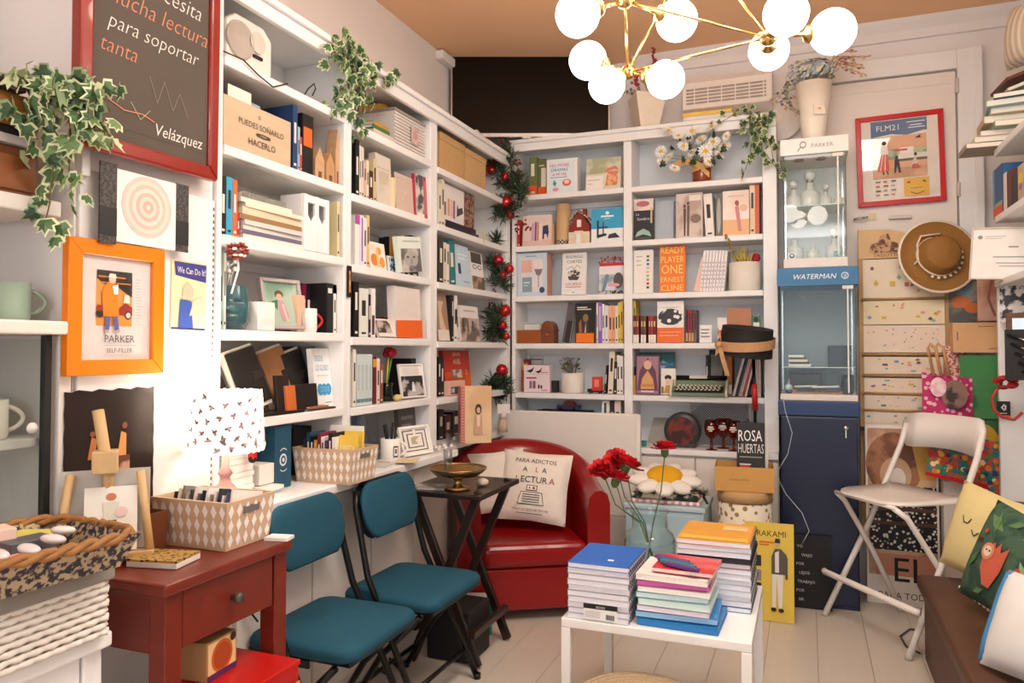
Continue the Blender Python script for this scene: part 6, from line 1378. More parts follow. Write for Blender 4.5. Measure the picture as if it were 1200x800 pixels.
# ---- gift wrap rack
RY_ = WB - .13
g0, g1 = at(1003, 300, 'y', RY_), at(1106, 300, 'y', RY_)
zz = lambda v: at(1055, v, 'y', RY_).z
t = thing('paper_rack', 'wooden rack of patterned gift wrap sheets with a brown crest panel', 'rack', (g0.x + .03, RY_, 0))
w = g1.x - g0.x; PW = wood('c59a62', 'a87c48', 6, .5, (8, 8, 1))
MB().box(w - .028, w, 0, .02, zz(620), zz(300), PW).build('post', t, .002); MB().box(-.02, .008, 0, .02, zz(620), zz(300), PW).build('post', t, .002)
MB().prism([(-.02, zz(302)), (w * .62, zz(302)), (w * .6, zz(276)), (w * .3, zz(268)), (-.02, zz(267))], -.002, .018, mat('d8b07c', .5)).build('crest_panel', t, .002)
art(t, [('p', [(.12, .2), (.72, .2), (.68, .5), (.55, .62), (.5, .86), (.36, .8), (.3, .56), (.16, .5)], ('6a3a2a', 'c89a6c', 46)), ('t', 'TASSOTTI', .44, .06, .17, '5a2e22', .62), ('p', [(.76, .2), (.86, .3), (.9, .5), (.84, .48), (.8, .34)], '6a3a2a')], w * .6, zz(268) - zz(302), 'crest', -.0028, z0=zz(302), x0=-.0)
rows = [303, 349, 416, 441, 461, 481, 500]
pats = [('e9d8c0', '8aa0a4', 30), ('ead7b4', '8a7a5a', 22), ('e9d4c0', 'c86a5a', 70), ('e6d2bc', '6a9a9a', 44), ('ead6c2', 'c8584a', 50), ('e6d4c0', '7a8ab0', 46), ('e9d8c4', '5a9a7a', 42)]
for i, (va, vb) in enumerate(((303, 349), (352, 380), (381, 413), (418, 438), (443, 460), (463, 480), (482, 500))):
 m = mat(pats[i][0], .6, 0, .05, pats[i][2], h2=None)
 o = MB().box(0, w - .03, -.006 - .001 * (i % 2), -.004, zz(vb), zz(va), m).build('paper_sheet', t)
 rnd = random.Random(i); n = 26 if i in (2,) else 14
 sp_ = []
 for k in range(n):
  x, y = rnd.uniform(.05, .95), rnd.uniform(.12, .88); c = rnd.choice(('8fb0b4', 'c8705a', '5a7a70', 'd8b04a', '9a6a8a', '6a5a4a', 'e0a08a', '7a9ac0'))
  s = rnd.uniform(.012, .035) if i != 2 else .01
  sp_.append(rnd.choice((('e', x, y, s, s * 3.5 * .6, c), ('r', x - s, y - s * 2, x + s, y + s * 2, c), ('p', [(x - s, y), (x, y + s * 3), (x + s, y), (x, y - s * 2)], c))))
 art(o, sp_, w - .03, zz(va) - zz(vb), 'pattern', -.008, z0=zz(vb), bg=m)
for v in (350, 415, 440, 461, 481): MB().tube([(-.01, -.012, zz(v)), (w - .02, -.012, zz(v))], .006, PW, 8).build('rod', t)
MB().box(-.02, w, -.05, .02, zz(505), zz(501), BLACK).build('tray', t)
# hat
q = at(1098, 301, 'y', RY_ - .05)
STR = mat('9a6c34', .8, 0, .25, 220, .9, 300); EDG = mat('e6d8c2', .7)
hr = 41.5 * (q.y / 1.1) / FOC * 1.02
t = thing('straw_hat', 'brown straw hat with a cream rim and cord hanging on the rack', 'hat', q, 0, rot=(R(80), 0, R(14)))
MB().lathe([(hr * .98, .012), (hr * .8, .002), (hr * .56, .0), (hr * .5, .03), (hr * .46, .07), (hr * .38, .085), (.001, .088)], STR, 40, cap=False).build('crown_and_brim', t)
MB().lathe([(hr * .96, .008), (hr * 1.02, .01), (hr * 1.02, .016), (hr * .96, .016)], EDG, 40, cap=False).build('rim', t)
MB().tube([(hr * .53 * math.cos(a), hr * .53 * math.sin(a), .012 + .006 * math.sin(2 * a)) for a in [i * PI / 16 for i in range(9, 41)]], .005, EDG, 6).tube([(hr * .1, hr * .62, .016), (-hr * .4, hr * .56, .016), (-hr * .52, hr * .3, .02), (-hr * .5, -hr * .1, .018), (-hr * .62, -hr * .22, .012)], .005, EDG, 6).build('cord', t)
b = MB()
for i in range(9):
 a = -1.9 + i * .26; b.ball((hr * .6 * math.cos(a), hr * .6 * math.sin(a), .016), .008, mat('e9dfce', .8), 6, 5, (1, 1, .5))
b.build('shell_trim', t)['kind'] = 'stuff'
# ---- right shelving (only its far end is in view)
RZL = [2.05, 1.765, 1.495]
RE = 3.75                                      # far end
t = thing('bookcase', 'white shelving on the right wall crammed with books and certificates', 'bookcase', (XR, RE, 0))
MB().box(0, WR - XR - .002, -.026, 0, .56, 1.465, BOARD).build('end_panel', t, .003)
for z in RZL: MB().box(-.006, WR - XR - .002, -2.2, -.0265 if z > 1.5 else 0, z - .03, z, BOARD).build('shelf', t, .004)
MB().box(WR - XR - .014, WR - XR - .002, -2.2, .0, 1.5, 2.3, BOARD).build('back_panel', t)
MB().box(0, WR - XR - .002, -2.2, -2.17, .56, 2.3, BOARD).build('end_panel', t)
BAYS['R'] = ('R', RZL)
def rslot(k, u0, u1, v0, inset=.0):
 X = XR + inset; a, c = at(u0, 400, 'x', X), at(u1, 400, 'x', X)
 z = RZL[k] + .0012; h = at((u0 + u1) / 2, v0, 'x', X).z - z
 return V((X, a.y, z)), R(-90), a.y - c.y, h
for u0, u1, v0, c, lab, sp_ in ((1167, 1178, 193, '2f6498', 'tall blue book with an orange foot at the far end of the right shelf', [('r', 0, 0, 1, .2, 'e8562a'), ('r', 0, .2, 1, .28, '9ab080'), ('r', 0, .3, .2, 1, '7ab0d0')]), (1179, 1182, 200, 'e8dccc', 'slim cream book beside the tall blue one on the right shelf', []), (1183, 1189, 197, '5a2c2e', 'maroon book on the right shelf', []), (1189.5, 1196, 199, '2a2830', 'dark book on the right shelf next to the maroon one', []), (1196.5, 1203, 190, 'c8a888', 'tan flowered book at the frame edge of the right shelf', [('e', .5, .6, .4, .2, 'e0c84a'), ('e', .5, .4, .3, .1, '9a6a9a')])):
 loc, rz, w, h = rslot(1, u0, u1, v0, .01)
 book_at(loc, rz, w, h, lab, c, .17, spec=sp_)
# slanted heap on the top right shelf
zz0 = RZL[0] + .001
def heap(u, v, x, w_, d_, t_, c, lab, a, tilt=0, tw=0):
 p = at(u, v, 'x', x)
 return p
y0 = at(1163, 400, 'x', XR).y
for i, (dx, ln, c, lab) in enumerate(((-.12, .2, 'a8957e', 'lowest tan book lying across the far end of the top right shelf'), (-.09, .2, 'efe4d4', 'cream paperback second in the lying pile of the top right shelf'), (-.07, .19, 'd9cdbb', 'beige paperback third in the lying pile of the top right shelf'))):
 flat_book(V((XR + dx, y0 - .005 - .0 * i, zz0 + .0215 * i)), R(-90), .18 + .01 * i, .3, .021, lab, c)
zz1 = zz0 + .065
for i, (dx, y_, c, t_, lab) in enumerate(((-.03, -.06, '8fa888', .024, 'greyish green book in the lying pile of the top right shelf'), (-.05, -.02, 'c9ad92', .03, 'tan book with pale lettering in the upper pile'), (-.02, -.05, 'e3d6c6', .022, 'pale thick book in the upper pile of the top right shelf'), (-.03, -.08, '9fcbd6', .024, 'pale blue lettered book high on the right pile'), (.0, -.1, '2a3a5a', .02, 'navy book high on the right pile under the leaning boards'))):
 flat_book(V((XR + dx, y0 + y_, zz1)), R(-90 - 3 * i), .2, .24, t_, lab, c, spec=None); zz1 += t_ + .001
for i, (dy, c, lab) in enumerate(((-.03, '6a3a30', 'dark brown board leaning under the striped bag'), (-.05, 'e9dfd2', 'white board leaning on the top right pile'))):
 o = MB().box(-.05, .22, -.11, .11, 0, .014, c).build('leaning_board', None, .002, loc=(XR + .06, y0 + dy - .1, zz1 + .03 + .05 * (1 - i)), rot=(0, R(-20), R(4)))
 tag(o, lab, 'board')
STP = mat('e6d8c4', .8, 0, .05, 9, tex='stripe', h2='c9b8a2')
p = at(1182, 62, 'x', XR + .04)
t = cushion(.3, .26, .17, STP, 'striped_bag', loc=(XR + .12, p.y - .05, zz1 + .125), rot=(0, R(8), R(-62)))
tag(t, 'cream striped cloth bag stuffed on top of the right hand book pile', 'bag')
# third right shelf: bird, certificate
q = at(1148, 274, 'x', XR - .0)
o = MB().prism([(0, 0), (.04, 0), (.075, .05), (.06, .058), (.045, .045), (.0, .015)], 0, .012, mat('b3484c', .6)).build('bird_ornament', None, loc=(XR - .02, RE - .03, RZL[2] + .155), rot=(0, 0, R(10))); tag(o, 'small red bird cutout perched above the white certificate', 'ornament')
p = at(1135, 326, 'x', XR - .03)
t = frame(at(1135, 327, 'y', 3.62), (R(0), R(4), R(-16)), .3, .215, .006, .012, 'd8ccc0', 'white framed certificate with fine print on the right shelf', [('r', .02, .02, .98, .98, 'f2ebe4'), ('e', .09, .83, .03, .04, '8a8a90'), ('r', .15, .84, .4, .852, 'a8a4a4'), ('r', .15, .8, .36, .81, 'a8a4a4'), ('r', .44, .62, .56, .645, '8a8886'), ('r', .26, .42, .8, .44, '9a9694'), ('r', .3, .3, .76, .315, '9a9694'), ('r', .34, .24, .7, .253, '9a9694'), ('e', .9, .9, .02, .03, 'c86a6a')], cat='certificate', name='framed_certificate', glassy=False)
# framed pictures and boxes between rack and shelving
o = carton_at(at(1112, 378, 'y', 4.07), 0, .2, .02, .24, 'dark painted panel with orange leaves behind the straw hat', 'picture', ('4a4c4c', '7a7a74', 6), 'painted_panel', [('r', 0, 0, 1, 1, ('5a5854', '8a8478', 6)), ('e', .25, .4, .2, .12, 'd0703a'), ('e', .5, .28, .18, .1, 'c86a34'), ('e', .32, .64, .16, .14, '7a90a4'), ('e', .16, .74, .1, .08, '2a2a2c')])
carton_at(at(1146, 376, 'y', 3.96), 0, .085, .015, .2, 'narrow picture of pinkish bark beside the white shelf post', 'picture', 'c29a84', 'painted_panel', [('r', 0, 0, 1, 1, ('c8a08c', 'a8705c', 4)), ('l', [(.7, 1), (.5, .5), (.8, .1)], .01, '8a5a50')], tilt=1)
zb_ = at(1140, 413, 'y', 3.95).z
carton_at(at(1117, 413, 'y', 3.93), 0, .2, .1, at(1140, 378, 'y', 3.93).z - zb_, 'plain tan cardboard box wedged beside the white shelf post', 'box', mat('d8a878', .6, 0, .05), 'cardboard_box', [('r', .08, .4, .1, .7, '6a4a34'), ('r', .5, .86, .8, .88, '6a4a34'), ('r', .7, .12, .86, .14, '6a4a34')])
GRN = mat('4f8f5a', .12, 0, .15, 12, .5, 30, coat=.6)
carton_at(at(1126, 490, 'y', 3.94), 0, .165, .06, at(1140, 416, 'y', 3.94).z - at(1140, 490, 'y', 3.94).z, 'green pack in shiny cellophane below the tan cardboard box', 'pack', GRN, 'cellophane_pack')
carton_at(at(1108, 470, 'y', 4.0), 0, .09, .05, at(1115, 405, 'y', 4.0).z - at(1115, 470, 'y', 4.0).z, 'speckled red and white roll left of the green pack', 'pack', ('e6c8bc', 'c8483a', 90), 'speckled_pack')
stand_z = at(1140, 545, 'y', 3.95).z
t = thing('avocado_board', 'dark green panel with a yellow and brown avocado shape behind the patterned cloth', 'panel', at(1128, 560, 'y', 3.95))
w = .17; MB().box(0, w, 0, .012, 0, at(1140, 487, 'y', 3.95).z - at(1140, 560, 'y', 3.95).z, mat('3d6a42', .5)).build('panel', t)
art(t, [('e', .5, .42, .42, .44, 'd0a436'), ('e', .56, .4, .2, .22, '7a3a2a')], w, .29, 'print', -.0008)
tag(MB().box(0, .45, 0, .08, 0, at(1115, 560, 'y', 4.0).z - .002, mat('ddd2c8', .6)).build('storage_chest', None, .004, loc=(at(1105, 560, 'y', 3.93).x, 3.93, 0)), 'white low chest behind the stool carrying packs and panels', 'chest')
tag(MB().box(0, .3, 0, .05, 0, at(1126, 490, 'y', 3.99).z - at(1115, 560, 'y', 4.0).z - .004, mat('7a6a5a', .6)).build('storage_box', None, loc=(at(1108, 490, 'y', 4.0).x, 4.0, at(1115, 560, 'y', 4.0).z)), 'brown box hidden behind the avocado panel', 'box')
# pink tote with wooden handles: hangs on the rack
t = thing('tote_bag', 'pink and magenta patterned tote bag with two wooden handles', 'bag', at(1081, 492, 'y', 3.89))
w = .2; h = at(1100, 436, 'y', 3.93).z - at(1100, 492, 'y', 3.93).z
m = mat('e8b4c0', .7, 0, .1, 40, tex='voronoi', h2='bc2f66')
def bag(u, v): return (u * w, (-.03 if v < .999 else -.02) * math.sin(PI * u) * (1 - .4 * v), v * h * (1 - .12 * u))
MB().surf(bag, 14, 8, m).surf(lambda u, v: (u * w, .03 * math.sin(PI * u) * (1 - .4 * v), v * h * (1 - .12 * u)), 14, 8, m).build('body', t)
art(t, [('e', .62, .55, .26, .3, ('8a6a5c', '3a2c2a', 16)), ('e', .3, .7, .16, .2, ('e8b4c0', 'f2d8d8', 30))], w, h, 'print', -.036)
for x in (.045, .075): MB().tube([(x, -.02, h * .92), (x - .022, -.02, h + .11), (x - .012, -.02, h + .13), (x + .01, -.02, h + .11), (x + .03, -.02, h * .92)], .007, wood('d8a878', 'b8844c'), 8).build('handle', t)
# patterned cloth draped
t = thing('patterned_cloth', 'bright flower patterned cloth with red hem draped behind the white stool', 'cloth', (0, 0, 0))
CM = mat('d8602a', .8, 0, .1, 26, tex='voronoi', h2='2f7a80')
c0, c1 = at(1084, 545, 'y', 3.72), at(1181, 510, 'y', 3.72)
pal = ('d8502a', 'e0a83a', '2f7f86', '3f8f4a', 'c8303a', 'e8d8b0', '2a4a7a', 'e07a3a')
A, B_, C_, D_ = at(1084, 555, 'y', 3.88), at(1090, 512, 'y', 3.88), at(1178, 518, 'y', 3.79), at(1180, 578, 'y', 3.79)
def cl(u, v):
 top = B_.lerp(C_, u); bot = A.lerp(D_, u)
 p = bot.lerp(top, v); return p + V((0, -.012 * math.sin(u * 14) * (1 - v * .6), -.03 * (u > .8) * (1 - v)))
for i in range(1): MB().surf(cl, 24, 8, mat('c8502a', .8, 0, .2, 40, h2='2f7a78')).build('cloth', t)
b = MB(); rnd = random.Random(2)
for i in range(110):
 u, v = rnd.random(), rnd.uniform(.12, .98); p = cl(u, v) + V((0, -.003, 0)); s = rnd.uniform(.007, .014)
 dx = (C_ - B_).normalized() * s
 b.add([p + dx * math.cos(a) + V((0, 0, s * math.sin(a))) for a in [k * PI / 3 for k in range(6)]], [tuple(range(6))], mat(rnd.choice(pal), .8))
b.build('flower_print', t)['kind'] = 'stuff'
MB().surf(lambda u, v: cl(u, .1 * v) + V((0, -.004, -.004)), 24, 2, mat('b81c20', .8)).build('hem', t)
MB().surf(lambda u, v: D_ + V((.012 * math.sin(5 * v) - .03 * u, -.01 * u, -v * .09 + .02)), 4, 6, mat('b81c20', .8)).build('tie', t)
# pens hanging and flower on the shelf post
t = thing('pen_display', 'black display rack of silver tipped pens at the right frame edge', 'rack', at(1178, 445, 'y', 3.5), R(-20))
MB().box(0, .16, 0, .02, 0, .2, mat('1f1d1e', .5)).build('panel', t)
for i in range(5): MB().tube([(.01 + .012 * i, -.008, .18 - .036 * i), (.13, -.008, .13 - .036 * i)], .006, BLACK, 8).tube([(.05 + .006 * i, -.012, .165 - .036 * i), (.085, -.012, .15 - .036 * i)], .005, STEEL, 8).build('pen', t)
t = thing('mirror_frame', 'small ornate brown framed mirror under the right shelf', 'mirror', at(1179, 398, 'y', 3.62), R(-15))
MB().box(0, .1, 0, .014, 0, .11, wood('7a4a24', '5a3418')).build('frame', t, .004); MB().box(.022, .078, -.002, 0, .022, .088, mat('d8d8da', .1, .6)).build('glass', t)
carton_at(at(1172, 378, 'y', 3.68), R(-8), .14, .006, .17, 'black and white printed sheet under the right shelf', 'print', 'e6e2de', 'printed_sheet', [('r', 0, 0, 1, 1, ('e6e2de', '3a3a3e', 26))])
t = thing('red_flower', 'big red fabric flower with looping straps hung at the right shelf post', 'flower', at(1174, 448, 'y', 3.58))
rnd = random.Random(9); b = MB()
for i in range(16):
 a = rnd.uniform(0, 6.3); b.ball((.028 * math.cos(a) + .01, -.02 * abs(math.sin(a * 2)), .02 * math.sin(a)), .016, mat(rnd.choice(('b81f24', 'c8342c', '8a1a1e'))), 8, 6, (1.3, .8, .6))
b.build('petals', t)
MB().tube([(0, 0, 0), (-.035, 0, -.06), (-.03, 0, -.11), (.0, 0, -.14), (.04, 0, -.15), (.07, 0, -.12)], .006, mat('b83a34', .6), 6).build('strap', t)
t = tag(MB().box(0, .05, 0, .003, 0, .065, '1d1e22').build('label_tag', None, loc=at(1168, 488, 'y', RE - .05) + V((.0, .0, 0))), 'small black tag with a white arrow mark on the shelf end panel', 'tag')
art(t, [('p', [(.3, .6), (.55, .85), (.6, .75), (.45, .6), (.6, .45), (.55, .36)], 'e8e4e0'), ('r', .58, .45, .7, .75, 'e8e4e0'), ('r', .25, .2, .75, .26, 'c8c4c0'), ('r', 0, 0, 1, .1, 'd8662a')], .05, .065, 'print', -.0006)
# ---- big street poster leaning behind the stool
q0, q1 = at(1016, 702, 'y', 4.0), at(1092, 702, 'y', 4.0)
w = .33; h = at(1055, 498, 'y', 4.02).z
t = thing('fair_poster', 'large poster of bookshelves and black lettering leaning behind the white stool', 'poster', (q0.x, 3.97, .002), 0, rot=(R(-2), 0, 0))
w = (q1.x - q0.x) * 1.12
MB().box(0, w, 0, .008, 0, h, 'ece4d8').build('board', t)
art(t, [('r', .03, .16, .97, .98, ('b98a6c', 'd9b48e', 5)), ('e', .4, .78, .4, .18, ('a8704c', '7a4a34', 8)), ('e', .42, .72, .22, .1, 'cda684'), ('e', .45, .7, .11, .06, 'efe6da'), ('p', [(.6, .98), (.97, .98), (.97, .7), (.75, .7)], 'd8a44a'), ('r', .05, .3, .97, .62, ('e9e2d8', '1f1c1c', 60, 'voronoi')), ('r', .05, .62, .97, .66, ('e9e2d8', '1f1c1c', 70, 'voronoi')), ('r', .08, .44, .97, .46, '5a3a2c'), ('r', .08, .52, .97, .54, '5a3a2c'), ('r', .12, .16, .97, .28, 'c98a74'),
  ('t', 'EL', .6, .13, .19, '141212', .5), ('r', .03, .0, .97, .1, 'ece4d8'), ('t', 'PARA TODOS', .56, .035, .05, '4a4440', .8)], w, h, 'print', -.0006)
# ================================================================== near left: pier pictures, glass cabinet, stool, red table
def pier_rect(u0, v0, u1, v1, off=.004):
 X = XL + off; a, c = at(u0, (v0 + v1) / 2, 'x', X), at(u1, (v0 + v1) / 2, 'x', X); um = (u0 + u1) / 2
 z0, z1 = at(um, v1, 'x', X).z, at(um, v0, 'x', X).z
 return V((X, a.y, z0)), c.y - a.y, z1 - z0
loc, w, h = pier_rect(80, 284, 193, 439, .026)
NAVYP = '23222a'
t = frame(loc, (R(0), R(0), R(90)), w, h, .036, .022, mat('ee7f0e', .35), 'orange framed vintage advert of a person in an orange coat on the white pier', [
 ('r', 0, 0, 1, 1, 'ece2de'), ('r', .0, .0, .02, 1, '3a2a22'), ('r', .22, .33, .72, .86, 'f0a24a'), ('r', .22, .78, .72, .87, '3a3734'), ('p', [(.24, .78), (.72, .8), (.72, .62), (.5, .72), (.3, .74)], '2c2b2c'), ('r', .24, .8, .62, .815, 'e8842a'), ('r', .28, .745, .7, .757, 'e8842a'),
 ('p', [(.5, .44), (.72, .44), (.72, .52), (.62, .56), (.52, .5)], 'a8382c'), ('c', .66, .44, .05, '2a2a2c'), ('c', .66, .44, .035, 'e8e0d8'), ('c', .26, .45, .05, '2a2a2c'), ('p', [(.22, .47), (.3, .47), (.3, .53), (.22, .53)], 'a8382c'), ('p', [(.58, .56), (.68, .56), (.66, .64), (.6, .64)], 'e8e2dc'),
 ('p', [(.3, .42), (.52, .42), (.5, .7), (.44, .76), (.36, .76), (.28, .66)], 'ee8a1e'), ('e', .42, .78, .05, .035, 'e8c0a4'), ('p', [(.36, .8), (.48, .8), (.46, .84), (.38, .84)], 'd8d4d0'), ('p', [(.42, .72), (.5, .74), (.5, .64), (.44, .64)], 'f0ece8'), ('l', [(.36, .42), (.35, .29)], .012, '5a5a9a'), ('l', [(.46, .42), (.49, .29)], .012, '5a5a9a'), ('l', [(.35, .29), (.35, .26)], .008, 'c89a80'), ('l', [(.49, .29), (.52, .27)], .008, 'c89a80'),
 ('t', 'PARKER', .52, .17, .1, '4a4644', .48), ('r', .3, .135, .75, .14, 'a8a09c'), ('t', 'SELF-FILLER', .52, .07, .06, '5a5654', .46)] + [('r', .74, .8 - .03 * i, .82 - .02 * (i % 3), .805 - .03 * i, 'b8aeaa') for i in range(16)], mount='ece2de')
loc, w, h = pier_rect(200, 306, 241, 386, .003)
t = tag(MB().box(0, w, 0, .002, 0, h, 'ecdcae').build('postcard_poster', None, loc=loc, rot=(R(0), R(1), R(90))), 'small yellowish poster with blue speech band beside the orange frame', 'poster')
art(t, [('r', .02, .0, .98, .03, '2f3f7a'), ('p', [(.1, .78), (.98, .72), (.98, .98), (.06, .98)], '3f3f86'), ('t', 'We Can Do It!', .55, .82, .13, 'f0ece4', .8), ('p', [(.2, .03), (.62, .03), (.56, .42), (.24, .44)], '3f5aa8'), ('p', [(.3, .44), (.6, .44), (.62, .6), (.44, .68), (.3, .6)], 'e8b8a0'), ('p', [(.5, .2), (.9, .3), (.86, .5), (.6, .42)], 'ecc4ac')], w, h, 'print', -.0006)
loc, w, h = pier_rect(136, 206, 206, 288, .03)
o = MB().box(0, w, 0, .006, 0, h, 'f0ece8').build('mandala_panel', None, loc=loc, rot=(0, 0, R(90)))
art(o, [('c', .5, .55, .42 - .055 * i, c) for i, c in enumerate(('d8c8bc', 'e6d6c8', 'd9c0b0', 'e8d8cc', 'cfb8a8', 'e6d2c6', 'd0b0a0', 'ead8cc'))], w, h, 'print', -.0006)
tag(o, 'white panel with a pale beige round mandala under the chalkboard', 'picture')
for i, (u0, v0, u1, v1) in enumerate(((117, 190, 137, 285), (206, 216, 221, 295))):
 loc, w, h = pier_rect(u0, v0, u1, v1, .034 if i == 0 else .026)
 tag(MB().box(0, w, 0, .004, 0, h, mat('3a3634', .6, 0, .2, 120, h2='55504c')).box(0, w, -.001, 0, h * .1, h * .45, mat('2a2827')).build('fabric_strip', None, loc=loc, rot=(0, 0, R(90))), ['dark grey woven strip left of the mandala panel', 'dark grey woven strip right of the mandala panel'][i], 'strip')
# chalkboard hung a little askew
cb0, cb1 = at(88, 169, 'x', -1.50), at(252, 213, 'x', -1.525)
t = thing('chalkboard', 'chalkboard with a deep red wooden frame and chalk handwriting', 'chalkboard', cb0)
dx = (cb1 - cb0); W = dx.length; ex = dx.normalized(); ez = (V((0, 0, 1)) + V((.03, 0, 0))); ez = (ez - ex * ez.dot(ex)).normalized(); ey = ez.cross(ex)
t.rotation_euler = Matrix((ex, ey, ez)).transposed().to_euler()
Hc = .60; RF = mat('8e2416', .3, 0, .15, 12, coat=.4); fw = .036
b = MB()
b.prism([(0, 0), (W, 0), (W - fw, fw), (fw, fw)], -.012, .018, RF).prism([(0, Hc), (fw, Hc - fw), (W - fw, Hc - fw), (W, Hc)], -.012, .018, RF).prism([(0, 0), (fw, fw), (fw, Hc - fw), (0, Hc)], -.012, .018, RF).prism([(W, 0), (W, Hc), (W - fw, Hc - fw), (W - fw, fw)], -.012, .018, RF)
b.build('frame', t, .006)
MB().box(fw * .9, W - fw * .9, 0, .01, fw * .9, Hc - fw * .9, mat('5c5148', .85, 0, .18, 5)).build('slate', t)
CH, CO = mat('e8e0d6', .9), mat('d88a6a', .9)
art(t, [('t', 'necesita', .66, .70, .12, CH, .6, .3), ('t', 'mucha lectura', .53, .575, .12, CO, .94, .3), ('t', 'para soportar', .5, .455, .105, CH, .86, .3), ('t', 'tanta', .2, .335, .11, CO, .34, .3), ('t', 'Velázquez', .72, .02, .085, CH, .44, .2), ('l', [(.12, .12), (.25, .09), (.4, .1), (.5, .08)], .0025, CO), ('l', [(.3, .14), (.38, .07), (.46, .13)], .002, 'a8a878'), ('l', [(.45, .3), (.52, .18), (.58, .3), (.66, .17), (.72, .27), (.8, .16)], .0015, '8a7e72')], W - 2 * fw, .5, 'chalk_lettering', -.0006, x0=fw, z0=fw + .03, bg=mat('5c5148', .85, 0, .18, 5))
# torn dark stage poster
loc, w, h = pier_rect(74, 455, 180, 616, .003)
o = MB().add([(x, 0, z) for x, z in [(0, 0), (w, 0)] + [(w - .0015 * (i % 2), h * i / 12) for i in range(1, 12)] + [(w - w * i / 14, h - .0025 * (i * 5 % 3)) for i in range(0, 15)] + [(.0018 * (i % 2), h * (1 - i / 12)) for i in range(1, 12)]], [tuple(range(2 + 11 + 15 + 11))], mat('2a1f1c', .25, 0, .3, 4)).build('stage_poster', None, loc=loc, rot=(0, 0, R(90)))
art(o, [('p', [(.06, .06), (.94, .06), (.9, .3), (.5, .36), (.1, .28)], ('4a2018', '1f1614', 7)), ('p', [(.24, .5), (.32, .5), (.34, .64), (.28, .66)], 'b8703a'), ('e', .29, .68, .03, .02, '8a4a2a'), ('p', [(.56, .5), (.66, .5), (.66, .66), (.6, .68)], 'd89a5a'), ('e', .64, .72, .03, .025, '8a4a2a'), ('r', .52, .34, .7, .5, ('c89a7a', '6a3a2a', 16))], w, h, 'print', -.0008)
tag(o, 'dark stage photograph poster with torn edges on the white pier', 'poster')
# ---- glass cabinet on the left edge
GC0, GC1 = .3, 1.225
zs_top, zs_cnt, zs_in = 1.53, 1.262, 1.005
t = thing('glass_cabinet', 'white cabinet with open niche above and dark framed glass doors on the left edge', 'cabinet', (XL, GC0, 0), R(90))
W = GC1 - GC0; D = .3; GW = mat('ded6ce', .5, 0, .04, 5)
MB().box(0, W, D - .01, D, .3, 2.2, GW).build('back_panel', t); MB().box(W - .03, W, 0, D - .01, .3, zs_cnt - .03, GW).build('side_panel', t, .003)
MB().box(0, W - .03, .0, D - .01, .3, .4, GW).build('plinth', t, .003)
MB().box(0, W - .03, 0, D - .01, zs_top - .035, zs_top, GW).build('shelf', t, .004); MB().box(-.0, W, -.025, D - .01, zs_cnt - .03, zs_cnt, mat('eae2d8', .4)).build('counter', t, .005)
MB().box(0, W - .03, .03, D - .01, zs_in - .02, zs_in, GW).build('shelf', t, .003)
DK = mat('3a3a3a', .35, .5)
for x0, x1 in ((W - .06, W - .045), (W - .5, W - .485)): MB().box(x0, x1, .004, .02, .4, zs_cnt - .031, DK).build('door_stile', t)
MB().poly([(W - .485, .012, .42), (W - .06, .012, .42), (W - .06, .012, zs_cnt - .04), (W - .485, .012, zs_cnt - .04)], glass('e6ecec')).build('door_pane', t)
MB().lathe([(.001, 0), (.012, 0), (.012, .004), (.001, .006)], mat('d8d4d0', .3), 16, xf=T(W - .09, .004, 1.03) @ RX(PI / 2)).build('lock', t)
gy = lambda u, x=XL - .08: at(u, 400, 'x', x).y
mug((XL - .10, gy(8, XL - .1), zs_cnt + .001), 'sage green mug in the open niche of the glass cabinet', '9fb5a2', .085, .045, None, R(60))
mug((XL - .06, gy(20, XL - .06) - .16, zs_cnt + .001), 'white cup with pink rim in the open niche at the left edge', 'efe4dc', .12, .035, 'd8a8a0', R(40))
mug((XL - .09, gy(6, XL - .09) - .04, zs_in + .001) , 'cream mug behind the cabinet glass', 'e6dac8', .085, .042, None, R(65), name='mug')
o = MB().ball((0, 0, .05), .05, mat('7a2a26', .5, 0, .2), 14, 10, (1, 1, .9)).build('felt_ornament', None, loc=(XL - .15, gy(0, XL - .15) - .15, zs_in + .04)); tag(o, 'dark red felt ornament behind the cream mug in the glass cabinet', 'ornament'); o.location.z = zs_in + .002
carton_at((XL - .08, gy(10, XL - .08) - .17, .401), R(90), .17, .1, .22, 'dark grey storage box low behind the cabinet glass', 'box', mat('4a4a48', .6), 'storage_box')
o = MB().surf(lambda u, v: (.09 * math.cos(2 * PI * u) * (1 - .5 * v * v) * (1 + .12 * math.sin(9 * u * PI)), .06 * math.sin(2 * PI * u) * (1 - .5 * v * v), .1 * v * (1 - .25 * abs(math.sin(5 * u * PI)))), 36, 8, mat('b8b4b0', .15, .2, .3, 60), cu=True).build('plastic_bag', None, loc=(XL - .12, gy(12, XL - .12) - .05, .6215)); o.location = (XL - .13, gy(10, XL - .08) - .01, .6215); tag(o, 'crumpled clear plastic bag on the dark grey box in the cabinet', 'bag')
